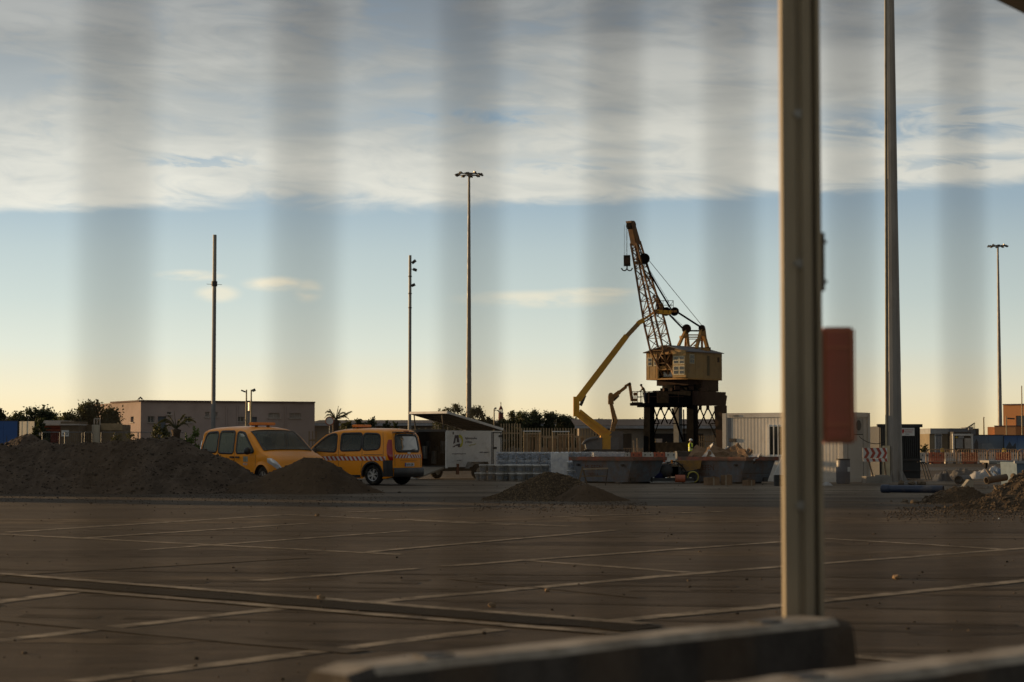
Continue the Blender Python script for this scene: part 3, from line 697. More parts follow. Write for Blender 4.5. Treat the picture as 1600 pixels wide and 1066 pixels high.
    def inside(p, poly):
        x, y = p; c = False; n = len(poly)
        for i in range(n):
            a, b = poly[i], poly[i - 1]
            if ((a[1] > y) != (b[1] > y)) and x < (b[0] - a[0]) * (y - a[1]) / (b[1] - a[1]) + a[0]: c = not c
        return c
    nx_ = 150; nz_ = 62
    xs_ = [XR + (XF - XR) * i / nx_ for i in range(nx_ + 1)]
    mb = MB()
    def zrow(x, j):
        b0, t0 = bot(x), zt(x); q = j / nz_
        # cluster towards the roof edge
        return b0 + (t0 - b0) * (1 - (1 - q) ** 1.5) if j < nz_ else t0
    V = {}
    for sd in (1, -1):
        base = len(mb.v); vs = []
        for x in xs_:
            for j in range(nz_ + 1):
                z = zrow(x, j); vs.append(SP(x, z, sd))
        fs = []
        for i in range(nx_):
            for j in range(nz_):
                xm = (xs_[i] + xs_[i + 1]) / 2; zm = (zrow(xm, j) + zrow(xm, j + 1)) / 2
                if any(inside((xm, zm), w_) for w_ in sidew): continue
                if ((xm - RW) ** 2 + (zm - WR) ** 2) ** .5 < WR + .065 or ((xm - FW) ** 2 + (zm - WR) ** 2) ** .5 < WR + .065: continue
                # windscreen opening lies on the sloped top
                if xm > .50 and xm < (1.32 if style == 'old' else 1.20):
                    y_ = hw(xm, zm)
                    if zm > zt(xm) - .10 and y_ < Wd * .78 and j > nz_ - 12: continue
                a_ = i * (nz_ + 1) + j; q = (a_, a_ + nz_ + 1, a_ + nz_ + 2, a_ + 1)
                fs.append(q if sd == -1 else q[::-1])
        mb.add(vs, fs, 0, True)
    # roof strip closing between sides happens at y ~ 0 because hw -> 0 at top; end caps:
    def rcap(y, z, off=0.0):
        w = max(hw(XR, z), .05); return Vector((shear(XR, z) - .06 * (1 - min(1.1, abs(y) / w) ** 2.5) - off, y, z))
    def fcap(y, z, off=0.0):
        w = max(hw(XF, z), .05); return Vector((XF + .13 * (1 - min(1.1, abs(y) / w) ** 2.2) + off + .05 * smooth(.2, .6, z) - .05 * 1, y, z))
    for cap, xx, sg in ((rcap, XR, 1), (fcap, XF, -1)):
        vs = []; ny = 44
        for j in range(nz_ + 1):
            z = zrow(xx, j); w = hw(xx, z)
            for i in range(ny + 1): vs.append(cap(-w + 2 * w * i / ny, z))
        fs = []
        for j in range(nz_):
            for i in range(ny):
                zm = (zrow(xx, j) + zrow(xx, j + 1)) / 2; w = hw(xx, zm); ym = -w + 2 * w * (i + .5) / ny
                if xx == XR and inside((ym, zm), rearw): continue
                a_ = j * (ny + 1) + i; q = (a_, a_ + 1, a_ + ny + 2, a_ + ny + 1); fs.append(q if sg == -1 else q[::-1])
        mb.add(vs, fs, 0, True)
    mb.build('body', m_vanA, root)
    # floor and arches
    fl = MB(); fl.box((0, 0, .33), (4.0, 1.5, .05)); 
    for wx in (RW, FW):
        for sd in (1, -1):
            n_a = 14
            for k in range(n_a):
                t0, t1 = pi * k / n_a, pi * (k + 1) / n_a; R_ = WR + .07
                fl.add([(wx + R_ * cos(t0), sd * .88, WR + R_ * sin(t0)), (wx + R_ * cos(t1), sd * .88, WR + R_ * sin(t1)), (wx + R_ * cos(t1), sd * .55, WR + R_ * sin(t1)), (wx + R_ * cos(t0), sd * .55, WR + R_ * sin(t0))], [(0, 1, 2, 3)])
            fl.box((wx, sd * .55, .45), (.8, .02, .5))
    fl.build('underbody', m_vanblk, root)
    # glazing and seals
    def panel(poly, mapf, name, m, off):
        n = len(poly); cxy = sum((Vector(p) for p in poly), Vector((0, 0))) / n; mb = MB(); vs = [mapf(cxy.x, cxy.y, off)]
        for s_ in (.5, 1.03):
            for p in poly: q = cxy + (Vector(p) - cxy) * s_; vs.append(mapf(q.x, q.y, off))
        fs = [(0, 1 + k, 1 + (k + 1) % n) for k in range(n)] + [(1 + k, 1 + n + k, 1 + n + (k + 1) % n, 1 + (k + 1) % n) for k in range(n)]
        mb.add(vs, fs, 0, True); return mb.build(name, m, root)
    def seal(poly, mapf, o1, o2, off, name='window_seal', m=None, parent=None):
        n = len(poly); cxy = sum((Vector(p) for p in poly), Vector((0, 0))) / n; mb = MB(); vs = []
        for i, p in enumerate(poly):
            p = Vector(p); tg = (Vector(poly[(i + 1) % n]) - Vector(poly[i - 1])).normalized(); nr = Vector((tg.y, -tg.x))
            if nr.dot(p - cxy) < 0: nr = -nr
            for o_, of in ((-o1, off), (-o1, off + .004), (o2, off + .004), (o2, off - .004)): q = p + nr * o_; vs.append(mapf(q.x, q.y, of))
        fs = []
        for i in range(n):
            a_, b_ = i * 4, ((i + 1) % n) * 4
            for k in range(3): fs.append((a_ + k, b_ + k, b_ + k + 1, a_ + k + 1))
        mb.add(vs, fs, 0, True); return mb.build(name, m or m_vanblk, parent or root)
    for sd in (1, -1):
        mf = lambda x, z, off, sd=sd: SP(x, z, sd, off)
        for k, w_ in enumerate(sidew):
            gl = panel(w_, mf, 'side_window', m_glass if style == 'old' else m_glassr, .000); s_ = seal(w_, mf, .035, .03, .003, parent=root)
            s_.parent = gl
    gl = panel(rearw, rcap, 'rear_window', m_glassd, 0.0); s_ = seal(rearw, rcap, .05, .035, .003); s_.parent = gl
    # windscreen on the sloped profile: rows in x, columns in y
    wx0, wx1 = .50, (1.32 if style == 'old' else 1.20)
    def ztopat(x, y):
        # height of the shell at (x, y): search hw
        lo, hi = zt(x) - .16, zt(x)
        for _ in range(18):
            mid = (lo + hi) / 2
            if hw(x, mid) > abs(y): lo = mid
            else: hi = mid
        return (lo + hi) / 2
    mb = MB(); vs = []; nu, nv = 12, 16
    for i in range(nu + 1):
        x = wx0 - .02 + (wx1 - wx0 + .04) * i / nu; half = .70 + .09 * i / nu
        for j in range(nv + 1):
            y = -half + 2 * half * j / nv; vs.append((x + .006, y, ztopat(x, y) + .010))
    mb.add(vs, [(i * (nv + 1) + j, i * (nv + 1) + j + 1, (i + 1) * (nv + 1) + j + 1, (i + 1) * (nv + 1) + j)[::-1] for i in range(nu) for j in range(nv)], 0, True)
    gl = mb.build('windscreen', m_glassr, root)
    mb = MB()
    pts = [Vector(vs[j]) for j in range(nv + 1)] + [Vector(vs[i * (nv + 1) + nv]) for i in range(1, nu + 1)] + [Vector(vs[nu * (nv + 1) + j]) for j in range(nv - 1, -1, -1)] + [Vector(vs[i * (nv + 1)]) for i in range(nu - 1, 0, -1)]
    for a, b in zip(pts, pts[1:] + pts[:1]): mb.beam(a + Vector((0, 0, .004)), b + Vector((0, 0, .004)), .05, .012)
    mb.build('window_seal', m_vanblk, gl)
    # seats, dashboard, steering wheel
    for y in (.38, -.38):
        for x in (-.05, -.95):
            s_ = MB().box((x, y, .72), (.48, .46, .16)); s_.box((x - .24, y, 1.02), (.14, .44, .60), R=Matrix.Rotation(radians(-10), 3, 'Y')); s_.box((x - .30, y, 1.42), (.08, .24, .20)); s_.build('seat', m_seat, root)
    MB().box((.98, 0, .95), (.50, 1.4, .22)).build('dashboard', m_seat, root)
    mb = MB(); 
    for k in range(16):
        t0, t1 = 2 * pi * k / 16, 2 * pi * (k + 1) / 16; R_ = Matrix.Rotation(radians(-25), 3, 'Y')
        mb.tube(R_ @ Vector((0, .18 * cos(t0), .18 * sin(t0))) + Vector((.62, .38, 1.08)), R_ @ Vector((0, .18 * cos(t1), .18 * sin(t1))) + Vector((.62, .38, 1.08)), .015, n=5)
    mb.build('steering_wheel', m_vanblk, root)
    # wheels
    for wx in (RW, FW):
        for sd in (1, -1):
            mb = MB(); yc = sd * .76
            mb.lathe([(.20, -.10), (.27, -.105), (.318, -.09), (.335, -.05), (.335, .05), (.318, .09), (.27, .105), (.20, .10), (.20, -.10)], 32, (wx, yc, WR), axis='y')
            w_ = mb.build('tyre', m_rubber, root); w_.name = 'wheel'
            mb = MB(); y1 = yc + sd * .085
            mb.tube((wx, yc - .07, WR), (wx, yc + sd * .05, WR), .195, n=28, mi=1)
            for k in range(12):
                t0 = 2 * pi * k / 12; dd_ = .13 * (1 if k % 2 else -1)
                mb.beam((wx + .04 * cos(t0), y1, WR + .04 * sin(t0)), (wx + .185 * cos(t0 + dd_), y1, WR + .185 * sin(t0 + dd_)), .022, .012, up=(0, 1, 0))
            mb.lathe([(.182, y1 - yc - sd * .03), (.215, y1 - yc - sd * .01), (.215, y1 - yc + sd * .012), (.185, y1 - yc + sd * .012), (.182, y1 - yc - sd * .03)], 32, (wx, yc, WR), axis='y')
            mb.tube((wx, y1 - sd * .01, WR), (wx, y1 + sd * .014, WR), .035, n=12)
            mb.build('rim', [m_rim, m_vanblk], w_)
            # black arch lip
            if style == 'new':
                lp = MB(); n_a = 18
                for k in range(n_a):
                    t0, t1 = -.15 + (pi + .3) * k / n_a, -.15 + (pi + .3) * (k + 1) / n_a; r0, r1 = WR + .055, WR + .105
                    P = lambda t_, r_: SP(wx + r_ * cos(t_), max(.23, WR + r_ * sin(t_)), sd, .008)
                    lp.add([P(t0, r0), P(t1, r0), P(t1, r1), P(t0, r1)], [(0, 1, 2, 3)])
                lp.build('wheel_arch', m_vanblk, root)
            else:
                lp = MB(); n_a = 18
                for k in range(n_a):
                    t0, t1 = -.1 + (pi + .2) * k / n_a, -.1 + (pi + .2) * (k + 1) / n_a; r0, r1 = WR + .05, WR + .14
                    P = lambda t_, r_, o_: SP(wx + r_ * cos(t_), max(.23, WR + r_ * sin(t_)), sd, o_)
                    lp.add([P(t0, r0, .022), P(t1, r0, .022), P(t1, r1, .0), P(t0, r1, .0)], [(0, 1, 2, 3)], smooth=True)
                lp.build('wheel_arch', m_vanA, root)
    # bumpers and side trims hug the shell
    def band(x0, x1, z0, z1, off, name, m, sides=(1, -1), n=14, parent=None):
        for sd in sides:
            mb = MB(); vs = []
            for i in range(n + 1):
                x = x0 + (x1 - x0) * i / n
                for z in (z0, (z0 + z1) / 2, z1): vs.append(SP(x, max(z, bot(x) + .001), sd, off))
            mb.add(vs, [(i * 3 + j, i * 3 + 3 + j, i * 3 + 4 + j, i * 3 + 1 + j) for i in range(n) for j in range(2)], smooth=False)
            o = mb.build(name, m, parent or root)
        return o
    mb = MB(); vs = []; n = 20
    for i in range(n + 1):
        y = -.84 + 1.68 * i / n; 
        for z, o_ in ((.26, .02), (.30, .07), (.52, .08), (.56, .02)): vs.append(rcap(y, z, o_))
    mb.add(vs, [(i * 4 + j, i * 4 + 4 + j, i * 4 + 5 + j, i * 4 + 1 + j) for i in range(n) for j in range(3)], smooth=True); mb.build('rear_bumper', m_vanblk, root)
    band(-2.18, -1.86, .28, .56 if style == 'old' else .80, .012, 'bumper_corner', m_vanblk)
    mb = MB(); vs = []
    for i in range(n + 1):
        y = -.74 + 1.48 * i / n; 
        for z, o_ in ((.26, .02), (.30, .05), (.46, .05), (.50, .01)): vs.append(fcap(y, z, o_))
    mb.add(vs, [(i * 4 + j, i * 4 + 4 + j, i * 4 + 5 + j, i * 4 + 1 + j)[::-1] for i in range(n) for j in range(3)], smooth=True); mb.build('front_bumper', m_vanblk, root)
    band(-.95, .90, .24, .33, .012, 'sill_trim', m_vanblk)
    if style == 'new': 
        for sd in (1, -1):
            bb = rrect([(-.30, .42), (.82, .42), (.90, .58), (-.20, .58)], .06)
            pn = panel(bb, lambda x, z, off, sd=sd: SP(x, z, sd, off), 'door_pad', m_vanblk, .012)
    # door seams
    for sd in (1, -1):
        for pts_ in ([(-.08, .36), (-.09, 1.0), (-.08, 1.73)], [(-1.04, .75), (-1.03, 1.0), (-1.03, 1.74)], [(1.02, .52), (1.06, 1.0)], [(-.96, .40), (-1.0, .60), (-1.04, .75)], [(-1.8, 1.74), (-1.86, 1.4), (-1.88, .8)]):
            mb = MB()
            for a, b in zip(pts_[:-1], pts_[1:]):
                for k in range(6):
                    p, q = [SP(a[0] + (b[0] - a[0]) * t_, a[1] + (b[1] - a[1]) * t_, sd, .001) for t_ in (k / 6, (k + 1) / 6)]
                    mb.beam(p, q, .009, .006, up=(0, 1, 0))
            mb.build('door_seam', m_vanblk, root)
        for x in (-.20, .10) if style == 'old' else (-.24, .12):
            p = SP(x, .92 if style == 'old' else .985, sd, .02); MB().box(p, (.20, .03, .045)).build('door_handle', m_vanblk if style == 'old' else m_vanA, root)
        # slide rail
        mb = MB(); 
        for k in range(8): mb.beam(SP(-1.85 + .75 * k / 8, .975, sd, .003), SP(-1.85 + .75 * (k + 1) / 8, .975, sd, .003), .016, .008, up=(0, 1, 0))
        mb.build('slide_rail', m_vanblk, root)
        # mirrors
        p = SP(.80, 1.10, sd, .13); bm = bmesh.new(); bmesh.ops.create_uvsphere(bm, u_segments=14, v_segments=8, radius=1)
        for v in bm.verts: v.co = Vector((v.co.x * .075, v.co.y * .11, v.co.z * .105)) + p
        me = bpy.data.meshes.new('mirror'); bm.to_mesh(me); bm.free(); me.materials.append(m_vanblk)
        for f in me.polygons: f.use_smooth = True
        o = bpy.data.objects.new('mirror', me); C.objects.link(o); o.parent = root
    # rear lamps wrap the corner
    for sd in (1, -1):
        mb = MB(); z0, z1 = (.80, 1.46) if style == 'new' else (.78, 1.40); n = 12; vs = []
        for i in range(n + 1):
            z = z0 + (z1 - z0) * i / n; w = .17 * sin(pi * (.08 + .84 * i / n)) ** .5
            vs += [SP(XR + w, z, sd, .006), SP(XR + w * .45, z, sd, .022), rcap(sd * (hw(XR, z) + .012), z, .022)]; vs_l = vs
        mb.add(vs, [(i * 3 + j, i * 3 + 3 + j, i * 3 + 4 + j, i * 3 + 1 + j) for i in range(n) for j in range(2)], smooth=True)
        mb.build('rear_lamp', m_lampr, root)
        # headlamp
        mb = MB(); vs = []; n = 8
        for i in range(n + 1):
            q = i / n; x = XF - .02 - .50 * (1 - q); zt0 = min(zt(x) - .06, .90); h_ = .05 + .15 * sin(pi * (.15 + .6 * q))
            vs += [SP(x, zt0, sd, .012), SP(x, zt0 - h_ * .5, sd, .018), SP(x, zt0 - h_, sd, .008)]
        y_ = hw(XF, .72)
        for dy_ in (.05, .13, .22):
            z_ = .80 if style == 'new' else .72; vs += [fcap(sd * (y_ - dy_), z_ - .02, .014), fcap(sd * (y_ - dy_), z_ - .09, .018), fcap(sd * (y_ - dy_), z_ - .16, .008)]
        m_ = len(vs) // 3 - 1
        mb.add(vs, [(i * 3 + j, i * 3 + 3 + j, i * 3 + 4 + j, i * 3 + 1 + j) for i in range(m_) for j in range(2)], smooth=True)
        mb.build('headlight', m_lampw, root)
    # grille
    mb = MB(); vs = []
    for i in range(13):
        y = -.42 + .84 * i / 12; vs += [fcap(y, .62, .01), fcap(y, .54, .012)]
    mb.add(vs, [(i * 2, i * 2 + 2, i * 2 + 3, i * 2 + 1)[::-1] for i in range(12)]); mb.build('grille', m_vanblk, root)
    # number plate, tailgate line, wiper
    pz = .66 if style == 'new' else .60
    p = rcap(.0, pz, .02); pl_ = MB().box(p, (.012, .50, .115)).build('number_plate', mat('plate_white', (.55, .56, .58), .4), root)
    MB().box(p + Vector((-.004, .23, 0)), (.012, .04, .11)).build('blue_band', mat('eu_blue', (.02, .04, .3), .4), pl_)
    tx = text('registration', '5070 LBR', .10, m_vanblk, pl_, p + Vector((-.0085, -.21 + .40, -.035)), (pi / 2, 0, -pi / 2))
    for z in (.735, .742): pass
    mb = MB()
    for (y0, z0), (y1, z1) in (((-.72, .60), (-.74, 1.05)), ((-.74, 1.05), (-.66, 1.70)), ((.72, .60), (.74, 1.05)), ((.74, 1.05), (.66, 1.70))):
        for k in range(5):
            f = lambda t_: rcap(y0 + (y1 - y0) * t_, z0 + (z1 - z0) * t_, .002)
            mb.beam(f(k / 5), f((k + 1) / 5), .008, .006, up=(1, 0, 0))
    mb.build('tailgate_seam', m_vanblk, root)
    mb = MB()
    for k in range(10): mb.beam(rcap(-.45 + .09 * k, .80 if style == 'new' else .75, .006), rcap(-.45 + .09 * (k + 1), .80 if style == 'new' else .75, .006), .03, .012, up=(0, 0, 1))
    mb.build('tailgate_handle', mat('van_orange_dark', (.45, .15, .01), .4), root)
    MB().beam(rcap(.05, 1.10, .02), rcap(-.40, 1.16, .02), .02, .015).build('wiper', m_vanblk, root)
    MB().box(rcap(0, 1.735, .01) if style == 'new' else rcap(0, 1.68, .01), (.03, .26, .03)).build('brake_lamp', m_lampr, root)
    if style == 'new':
        mb = MB()
        for k in range(12):
            y0, y1 = -.66 + 1.32 * k / 12, -.66 + 1.32 * (k + 1) / 12; mb.beam(rcap(y0, 1.70, .05), rcap(y1, 1.70, .05), .03, .10, up=(1, 0, 0))
        mb.build('spoiler', m_vanblk, root)
    # roof light bar
    bx = -.35 if style == 'new' else -.05
    lb = thing('light_bar', 'x', 'y'); del lb['label']; del lb['category']; lb.parent = root
    for y in (-.2, .2): MB().box((bx, y, zt(bx) + .02), (.07, .07, .06)).build('foot', m_vanblk, lb)
    bm = bmesh.new(); bmesh.ops.create_cube(bm, size=1)
    for v in bm.verts: v.co = Vector((bx + v.co.x * .26, v.co.y * .80, zt(bx) + .085 + v.co.z * .085))
    bmesh.ops.bevel(bm, geom=bm.edges[:], offset=.03, segments=2, affect='EDGES')
    me = bpy.data.meshes.new('light_cover'); bm.to_mesh(me); bm.free(); me.materials.append(m_amber); o = bpy.data.objects.new('light_cover', me); C.objects.link(o); o.parent = lb
    MB().tube((bx - .3, -.25, zt(bx - .3) - .03), (bx - .55, -.25, zt(bx) + .22), .006, n=5).build('aerial', m_vanblk, root)
    # hazard band
    if style == 'new':
        for sd in (1, -1):
            band(-1.96, 1.55, .79, .92, .006, 'hazard_band', m_swht, (sd,), 30)
            mb = MB(); k = 0; x = -1.96
            while x < 1.4:
                P = lambda xx, z_: SP(xx, z_, sd, .012)
                mb2_ = MB()
                mb2_.add([P(x, .79), P(x + .085, .79), P(x + .085 + .09, .92), P(x + .09, .92)], [(0, 1, 2, 3)]); mb2_.build('red_stripe', m_sred, root)
                x += .17
        vs = []; mb = MB()
        for i in range(17):
            y = -.74 + 1.48 * i / 16; vs += [rcap(y, .87, .006), rcap(y, .98, .006)]
        mb.add(vs, [(i * 2, i * 2 + 2, i * 2 + 3, i * 2 + 1) for i in range(16)] ); mb.build('hazard_band', m_swht, root)
        for sd in (1, -1):
            for k in range(5):
                y = .02 + .15 * k; c_ = rcap
                MB().add([c_(sd * (y + .09), .87, .012), c_(sd * (y + .155), .87, .012), c_(sd * (y + .065), .98, .012), c_(sd * y, .98, .012)], [(0, 1, 2, 3)]).build('red_stripe', m_sred, root)
        MB().box(rcap(0, 1.03, .01), (.006, .16, .06)).build('badge', m_swht, root)
    else:
        for sd in (1, -1):
            p = SP(.52, .80, sd, .004)
            bd = MB().box(p + Vector((0, 0, .07)), (.24, .012, .15)).build('badge', mat('badge_grey', (.25, .27, .22), .5), root)
            MB().box(p + Vector((0, sd * .007, .07)), (.012, .004, .15)).build('badge_cross', mat('badge_dark', (.08, .09, .07), .5), bd)
            MB().box(p + Vector((0, sd * .0072, .07)), (.24, .004, .012)).build('badge_cross', MATS['badge_dark'], bd)
            text('badge_lettering', 'HELA', .10, m_swht, bd, p + Vector((-.12 if sd < 0 else .12, sd * .012, -.105)), (pi / 2, 0, 0 if sd < 0 else pi), .003)
    return root
p0 = Vector((XS(411, 61.3), 61.3, 0))
make_van('service_van', 'yellow van with side badge, nose towards the viewer, half hidden by earth heaps', 'old', p0, atan2(-.775, .632), 1.055)
make_van('service_van', 'yellow van seen from behind with red and white hazard stripes', 'new', Vector((-5.42, 68.0, 0)), atan2(.53, -.848), 1.04)

# ------------------------------------------------------------------ box trailer with raised roof
m_panelw = mat('trailer_white', (.60, .60, .585), .45, var=.06, dirt=(.30, .25, .20), dirt_amt=.25, dscale=2)
gm = radians(47); TY = 77.2
pn = W(697, 733, TY); tc_ = Vector((pn.x, TY, 0)); ex = Vector((cos(gm), sin(gm), 0)); ey = Vector((-sin(gm), cos(gm), 0))
TL, TWd = 3.12, 2.0; tcen = tc_ + ex * TL / 2 + ey * TWd / 2
tr = thing('box_trailer', 'white box trailer with raised roof and lettering behind the stacked buckets', 'trailer', tcen, gm)
zb, zt_ = .48, 1.90
MB().box((0, -TWd / 2, (zb + zt_) / 2), (TL, .05, zt_ - zb)).build('side_wall', m_panelw, tr)
MB().box((0, TWd / 2, (zb + zt_) / 2), (TL, .05, zt_ - zb)).build('side_wall', m_panelw, tr)
MB().box((TL / 2, 0, (zb + zt_) / 2), (.05, TWd - .06, zt_ - zb)).build('front_wall', m_panelw, tr)
MB().box((0, 0, zb), (TL - .1, TWd - .1, .08)).build('floor_board', m_dark, tr)
m_lin = mat('trailer_inner_shade', (.05, .042, .035), .9)  # dark inner panels put the trailer's inside shade into the colour
for y in (-TWd / 2 + .04, TWd / 2 - .04): MB().box((.02, y, (zb + zt_) / 2), (TL - .12, .02, zt_ - zb - .06)).build('shade_panel', m_lin, tr)
MB().box((TL / 2 - .04, 0, (zb + zt_) / 2), (.02, TWd - .12, zt_ - zb - .06)).build('shade_panel', m_lin, tr)
for k in range(6): MB().box((-TL / 2 + .3 + k * .25, TWd / 2 - .2 - .07 * (k % 2), .85 + .2 * (k % 3)), (.12, .16, .5)).build('stored_tool', m_galv if k % 2 else m_dark, tr)
for y in (-TWd / 2 - .005, TWd / 2 + .005): MB().box((-TL / 2 + .02, y, (zb + zt_) / 2 - .02), (.07, .07, zt_ - zb + .04)).build('corner_post', m_panelw, tr)
MB().box((-TL / 2, 0, zt_), (.09, TWd, .09)).build('rear_beam', m_dark, tr)
# lid
la = radians(11.5); lidb = MB(); Rl = Matrix.Rotation(la, 3, 'Y')
ld = bpy.data.objects.new('lid', None); C.objects.link(ld); ld.parent = tr; ld.location = (TL / 2, 0, zt_ + .07); ld.rotation_euler = (0, la, 0)
MB().box((-TL / 2, 0, .0), (TL + .05, TWd + .06, .035)).build('roof_panel', mat('lid_dark', (.07, .06, .052), .8), ld)
for y in (-TWd / 2 - .045, TWd / 2 + .045): MB().box((-TL / 2, y, .0), (TL + .1, .035, .09)).build('edge_rail', m_panelw, ld)
MB().box((-TL - .04, 0, .0), (.035, TWd + .06, .09)).build('edge_rail', m_panelw, ld)
for k in range(9): MB().box((-.2 - k * (TL - .3) / 8, 0, -.035), (.04, TWd, .04)).build('roof_rib', MATS['lid_dark'], ld)
for y in (-.75, .8): MB().beam((-TL / 2 + .1, y, zt_ + .02), (-TL / 2 + .02, y, zt_ + .60), .035).build('gas_strut', m_dark, tr)
# ramp down at the rear
MB().beam((-TL / 2 - .05, 0, zb - .02), (-TL / 2 - 1.55, 0, .05), TWd - .15, .05, up=(0, 1, 0)).build('ramp', mat('ramp_steel', (.12, .10, .08), .7, dirt=DUST, dirt_amt=.4), tr) if False else None
rp = MB(); rp.add([(-TL / 2 - .04, -TWd / 2 + .08, zb), (-TL / 2 - .04, TWd / 2 - .08, zb), (-TL / 2 - 1.6, TWd / 2 - .08, .06), (-TL / 2 - 1.6, -TWd / 2 + .08, .06), (-TL / 2 - .04, -TWd / 2 + .08, zb - .07), (-TL / 2 - .04, TWd / 2 - .08, zb - .07), (-TL / 2 - 1.6, TWd / 2 - .08, .01), (-TL / 2 - 1.6, -TWd / 2 + .08, .01)],
       [(0, 1, 2, 3), (7, 6, 5, 4), (0, 3, 7, 4), (1, 5, 6, 2), (3, 2, 6, 7)]); rp.build('ramp', mat('ramp_steel', (.16, .14, .11), .7, dirt=DUST, dirt_amt=.4), tr)
# chassis, wheels, fender
MB().box((0, -.6, .38), (TL, .08, .12)).box((0, .6, .38), (TL, .08, .12)).build('chassis', m_dark, tr)
for y in (-TWd / 2 - .14, TWd / 2 + .14):
    mb = MB(); mb.lathe([(.16, -.09), (.26, -.09), (.30, -.06), (.30, .06), (.26, .09), (.16, .09), (.16, -.09)], 24, (.05, y, .30), axis='y'); w_ = mb.build('wheel', m_rubber, tr)
    MB().tube((.05, y - .07, .30), (.05, y + .07, .30), .165, n=20).build('rim', m_galv, w_)
    mb = MB(); pf_ = [(-.55, .42), (-.40, .68), (.50, .68), (.65, .42)]
    for a, b in zip(pf_[:-1], pf_[1:]): mb.beam((a[0], y, a[1]), (b[0], y, b[1]), .26, .02, up=(0, 0, 1)) if False else mb.add([(a[0], y - .13, a[1]), (b[0], y - .13, b[1]), (b[0], y + .13, b[1]), (a[0], y + .13, a[1])], [(0, 1, 2, 3)])
    mb.build('fender', m_galv, tr)
MB().box((-.95, -TWd / 2 - .02, .40), (.12, .06, .42)).build('prop_leg', mat('rusty_red', (.12, .04, .025), .8), tr)
MB().beam((TL / 2, 0, .42), (TL / 2 + 1.2, 0, .42), .08).build('drawbar', m_dark, tr)
ys_ = -TWd / 2 - .032
for b_ in (((.98, ys_, 1.17), (.03, .02, 1.36)), ((1.06, ys_, 1.17), (.03, .02, 1.36)), ((1.28, ys_, 1.83), (.5, .02, .04)), ((1.50, ys_, 1.17), (.03, .02, 1.36))): MB().box(*b_).build('door_gasket', m_dark, tr)
for z in (1.69, 1.22): MB().box((1.47 if z > 1.5 else 1.15, ys_, z), (.20, .025, .09)).build('hinge', m_dark, tr)
lg = [(-1.16, .92), (-.98, 1.02), (-.86, .99)]
# emblem: black A and yellow O
em = MB(); Z0 = 1.13
mk = lambda pts, z: [(x, ys_ - z, zz) for x, zz in pts]
bl = mat('print_black', (.03, .025, .045), .6); yl = mat('print_yellow', (.42, .40, .03), .6)
A1 = [(-1.20, 1.42), (-1.12, 1.42), (-1.03, 1.60), (-.98, 1.45), (-.90, 1.42), (-.98, 1.70), (-1.10, 1.70)]
e1 = MB(); e1.prism([(-1.20, 1.38), (-1.10, 1.72), (-.92, 1.72), (-.86, 1.44), (-.99, 1.44), (-1.01, 1.60), (-1.06, 1.60), (-1.10, 1.41)], ys_ - .004, ys_ + .01)
e1.prism([(-1.26, 1.26), (-1.02, 1.36), (-.82, 1.40), (-.82, 1.25), (-.93, 1.25), (-.95, 1.31), (-1.08, 1.30), (-1.14, 1.25)], ys_ - .004, ys_ + .01)
e1.build('emblem_letter', bl, tr)
e2 = MB(); no = 20; vo = []
for k in range(no + 1):
    t_ = -pi * .62 + pi * 1.22 * k / no
    for r_ in (.5, 1): vo.append((-.84 + (.17 * r_ + .02) * cos(t_), ys_ - .003, 1.49 + .25 * r_ * sin(t_)))
e2.add(vo, [(2 * k, 2 * k + 1, 2 * k + 3, 2 * k + 2) for k in range(no)]); e2.build('emblem_ring', yl, tr)
RT = (pi / 2, 0, 0)
text('lettering', 'Aglomerados', .125, bl, tr, (-.55, ys_ - .003, 1.57), RT); text('lettering', 'y Obras', .125, bl, tr, (-.55, ys_ - .003, 1.42), RT)
text('lettering', 'del Sureste', .09, yl, tr, (-.32, ys_ - .003, 1.28), (pi / 2, radians(-12), 0))
text('lettering', 'www.aglomeradosyobras.com', .065, bl, tr, (-1.28, ys_ - .003, .98), RT)
text('lettering', 'SERV. RAPIDO', .085, bl, tr, (.28, ys_ - .003, 1.02), RT)
text('small_lettering', 'remolques', .06, bl, tr, (-1.0, ys_ - .003, .72), RT)
MB().box((-1.2, ys_, 1.80), (.05, .02, .10)).build('latch', m_dark, tr)

# ------------------------------------------------------------------ buckets and wrapped pallets
m_bw = mat('bucket_white', (.50, .49, .46), .5, var=.08, dirt=(.25, .22, .18), dirt_amt=.35, dscale=4)
m_blab = mat('bucket_label', (.16, .17, .18), .6, var=.4, scale=14)
def bucket_parts(parent, pos=(0, 0, 0), lab=True, wrap=False):
    x, y, z = pos
    b = MB().lathe([(.0, .0), (.125, .0), (.148, .285), (.155, .286)], 16, pos).build('bucket' if wrap else 'pail', m_bw, parent)
    MB().lathe([(.158, .255), (.163, .262), (.163, .300), (.150, .306), (.0, .304)], 16, pos).build('lid', m_bw, b if wrap else parent)
    if lab:
        mb = MB(); n = 7; vs = []
        for k in range(n + 1):
            t_ = -pi / 2 - .75 + 1.5 * k / n
            for zz, r in ((.07, .1325), (.20, .1435)): vs.append((x + r * cos(t_), y + r * sin(t_), z + zz))
        mb.add(vs, [(2 * k, 2 * k + 2, 2 * k + 3, 2 * k + 1) for k in range(n)]); mb.build('label_print', m_blab, b if wrap else parent)
    return b
t0 = thing('bucket', 'x x x x', 'bucket', (0, 0, 0), 0, 'white paint buckets stacked two high')
bucket_parts(t0)
BX = [755, 767.5, 781, 789.5, 800.5, 814.5, 827.5, 840, 852]; BY = [74.6, 74.6, 73.8, 74.1, 73.9, 73.7, 74.3, 73.9, 74.2]
first = True
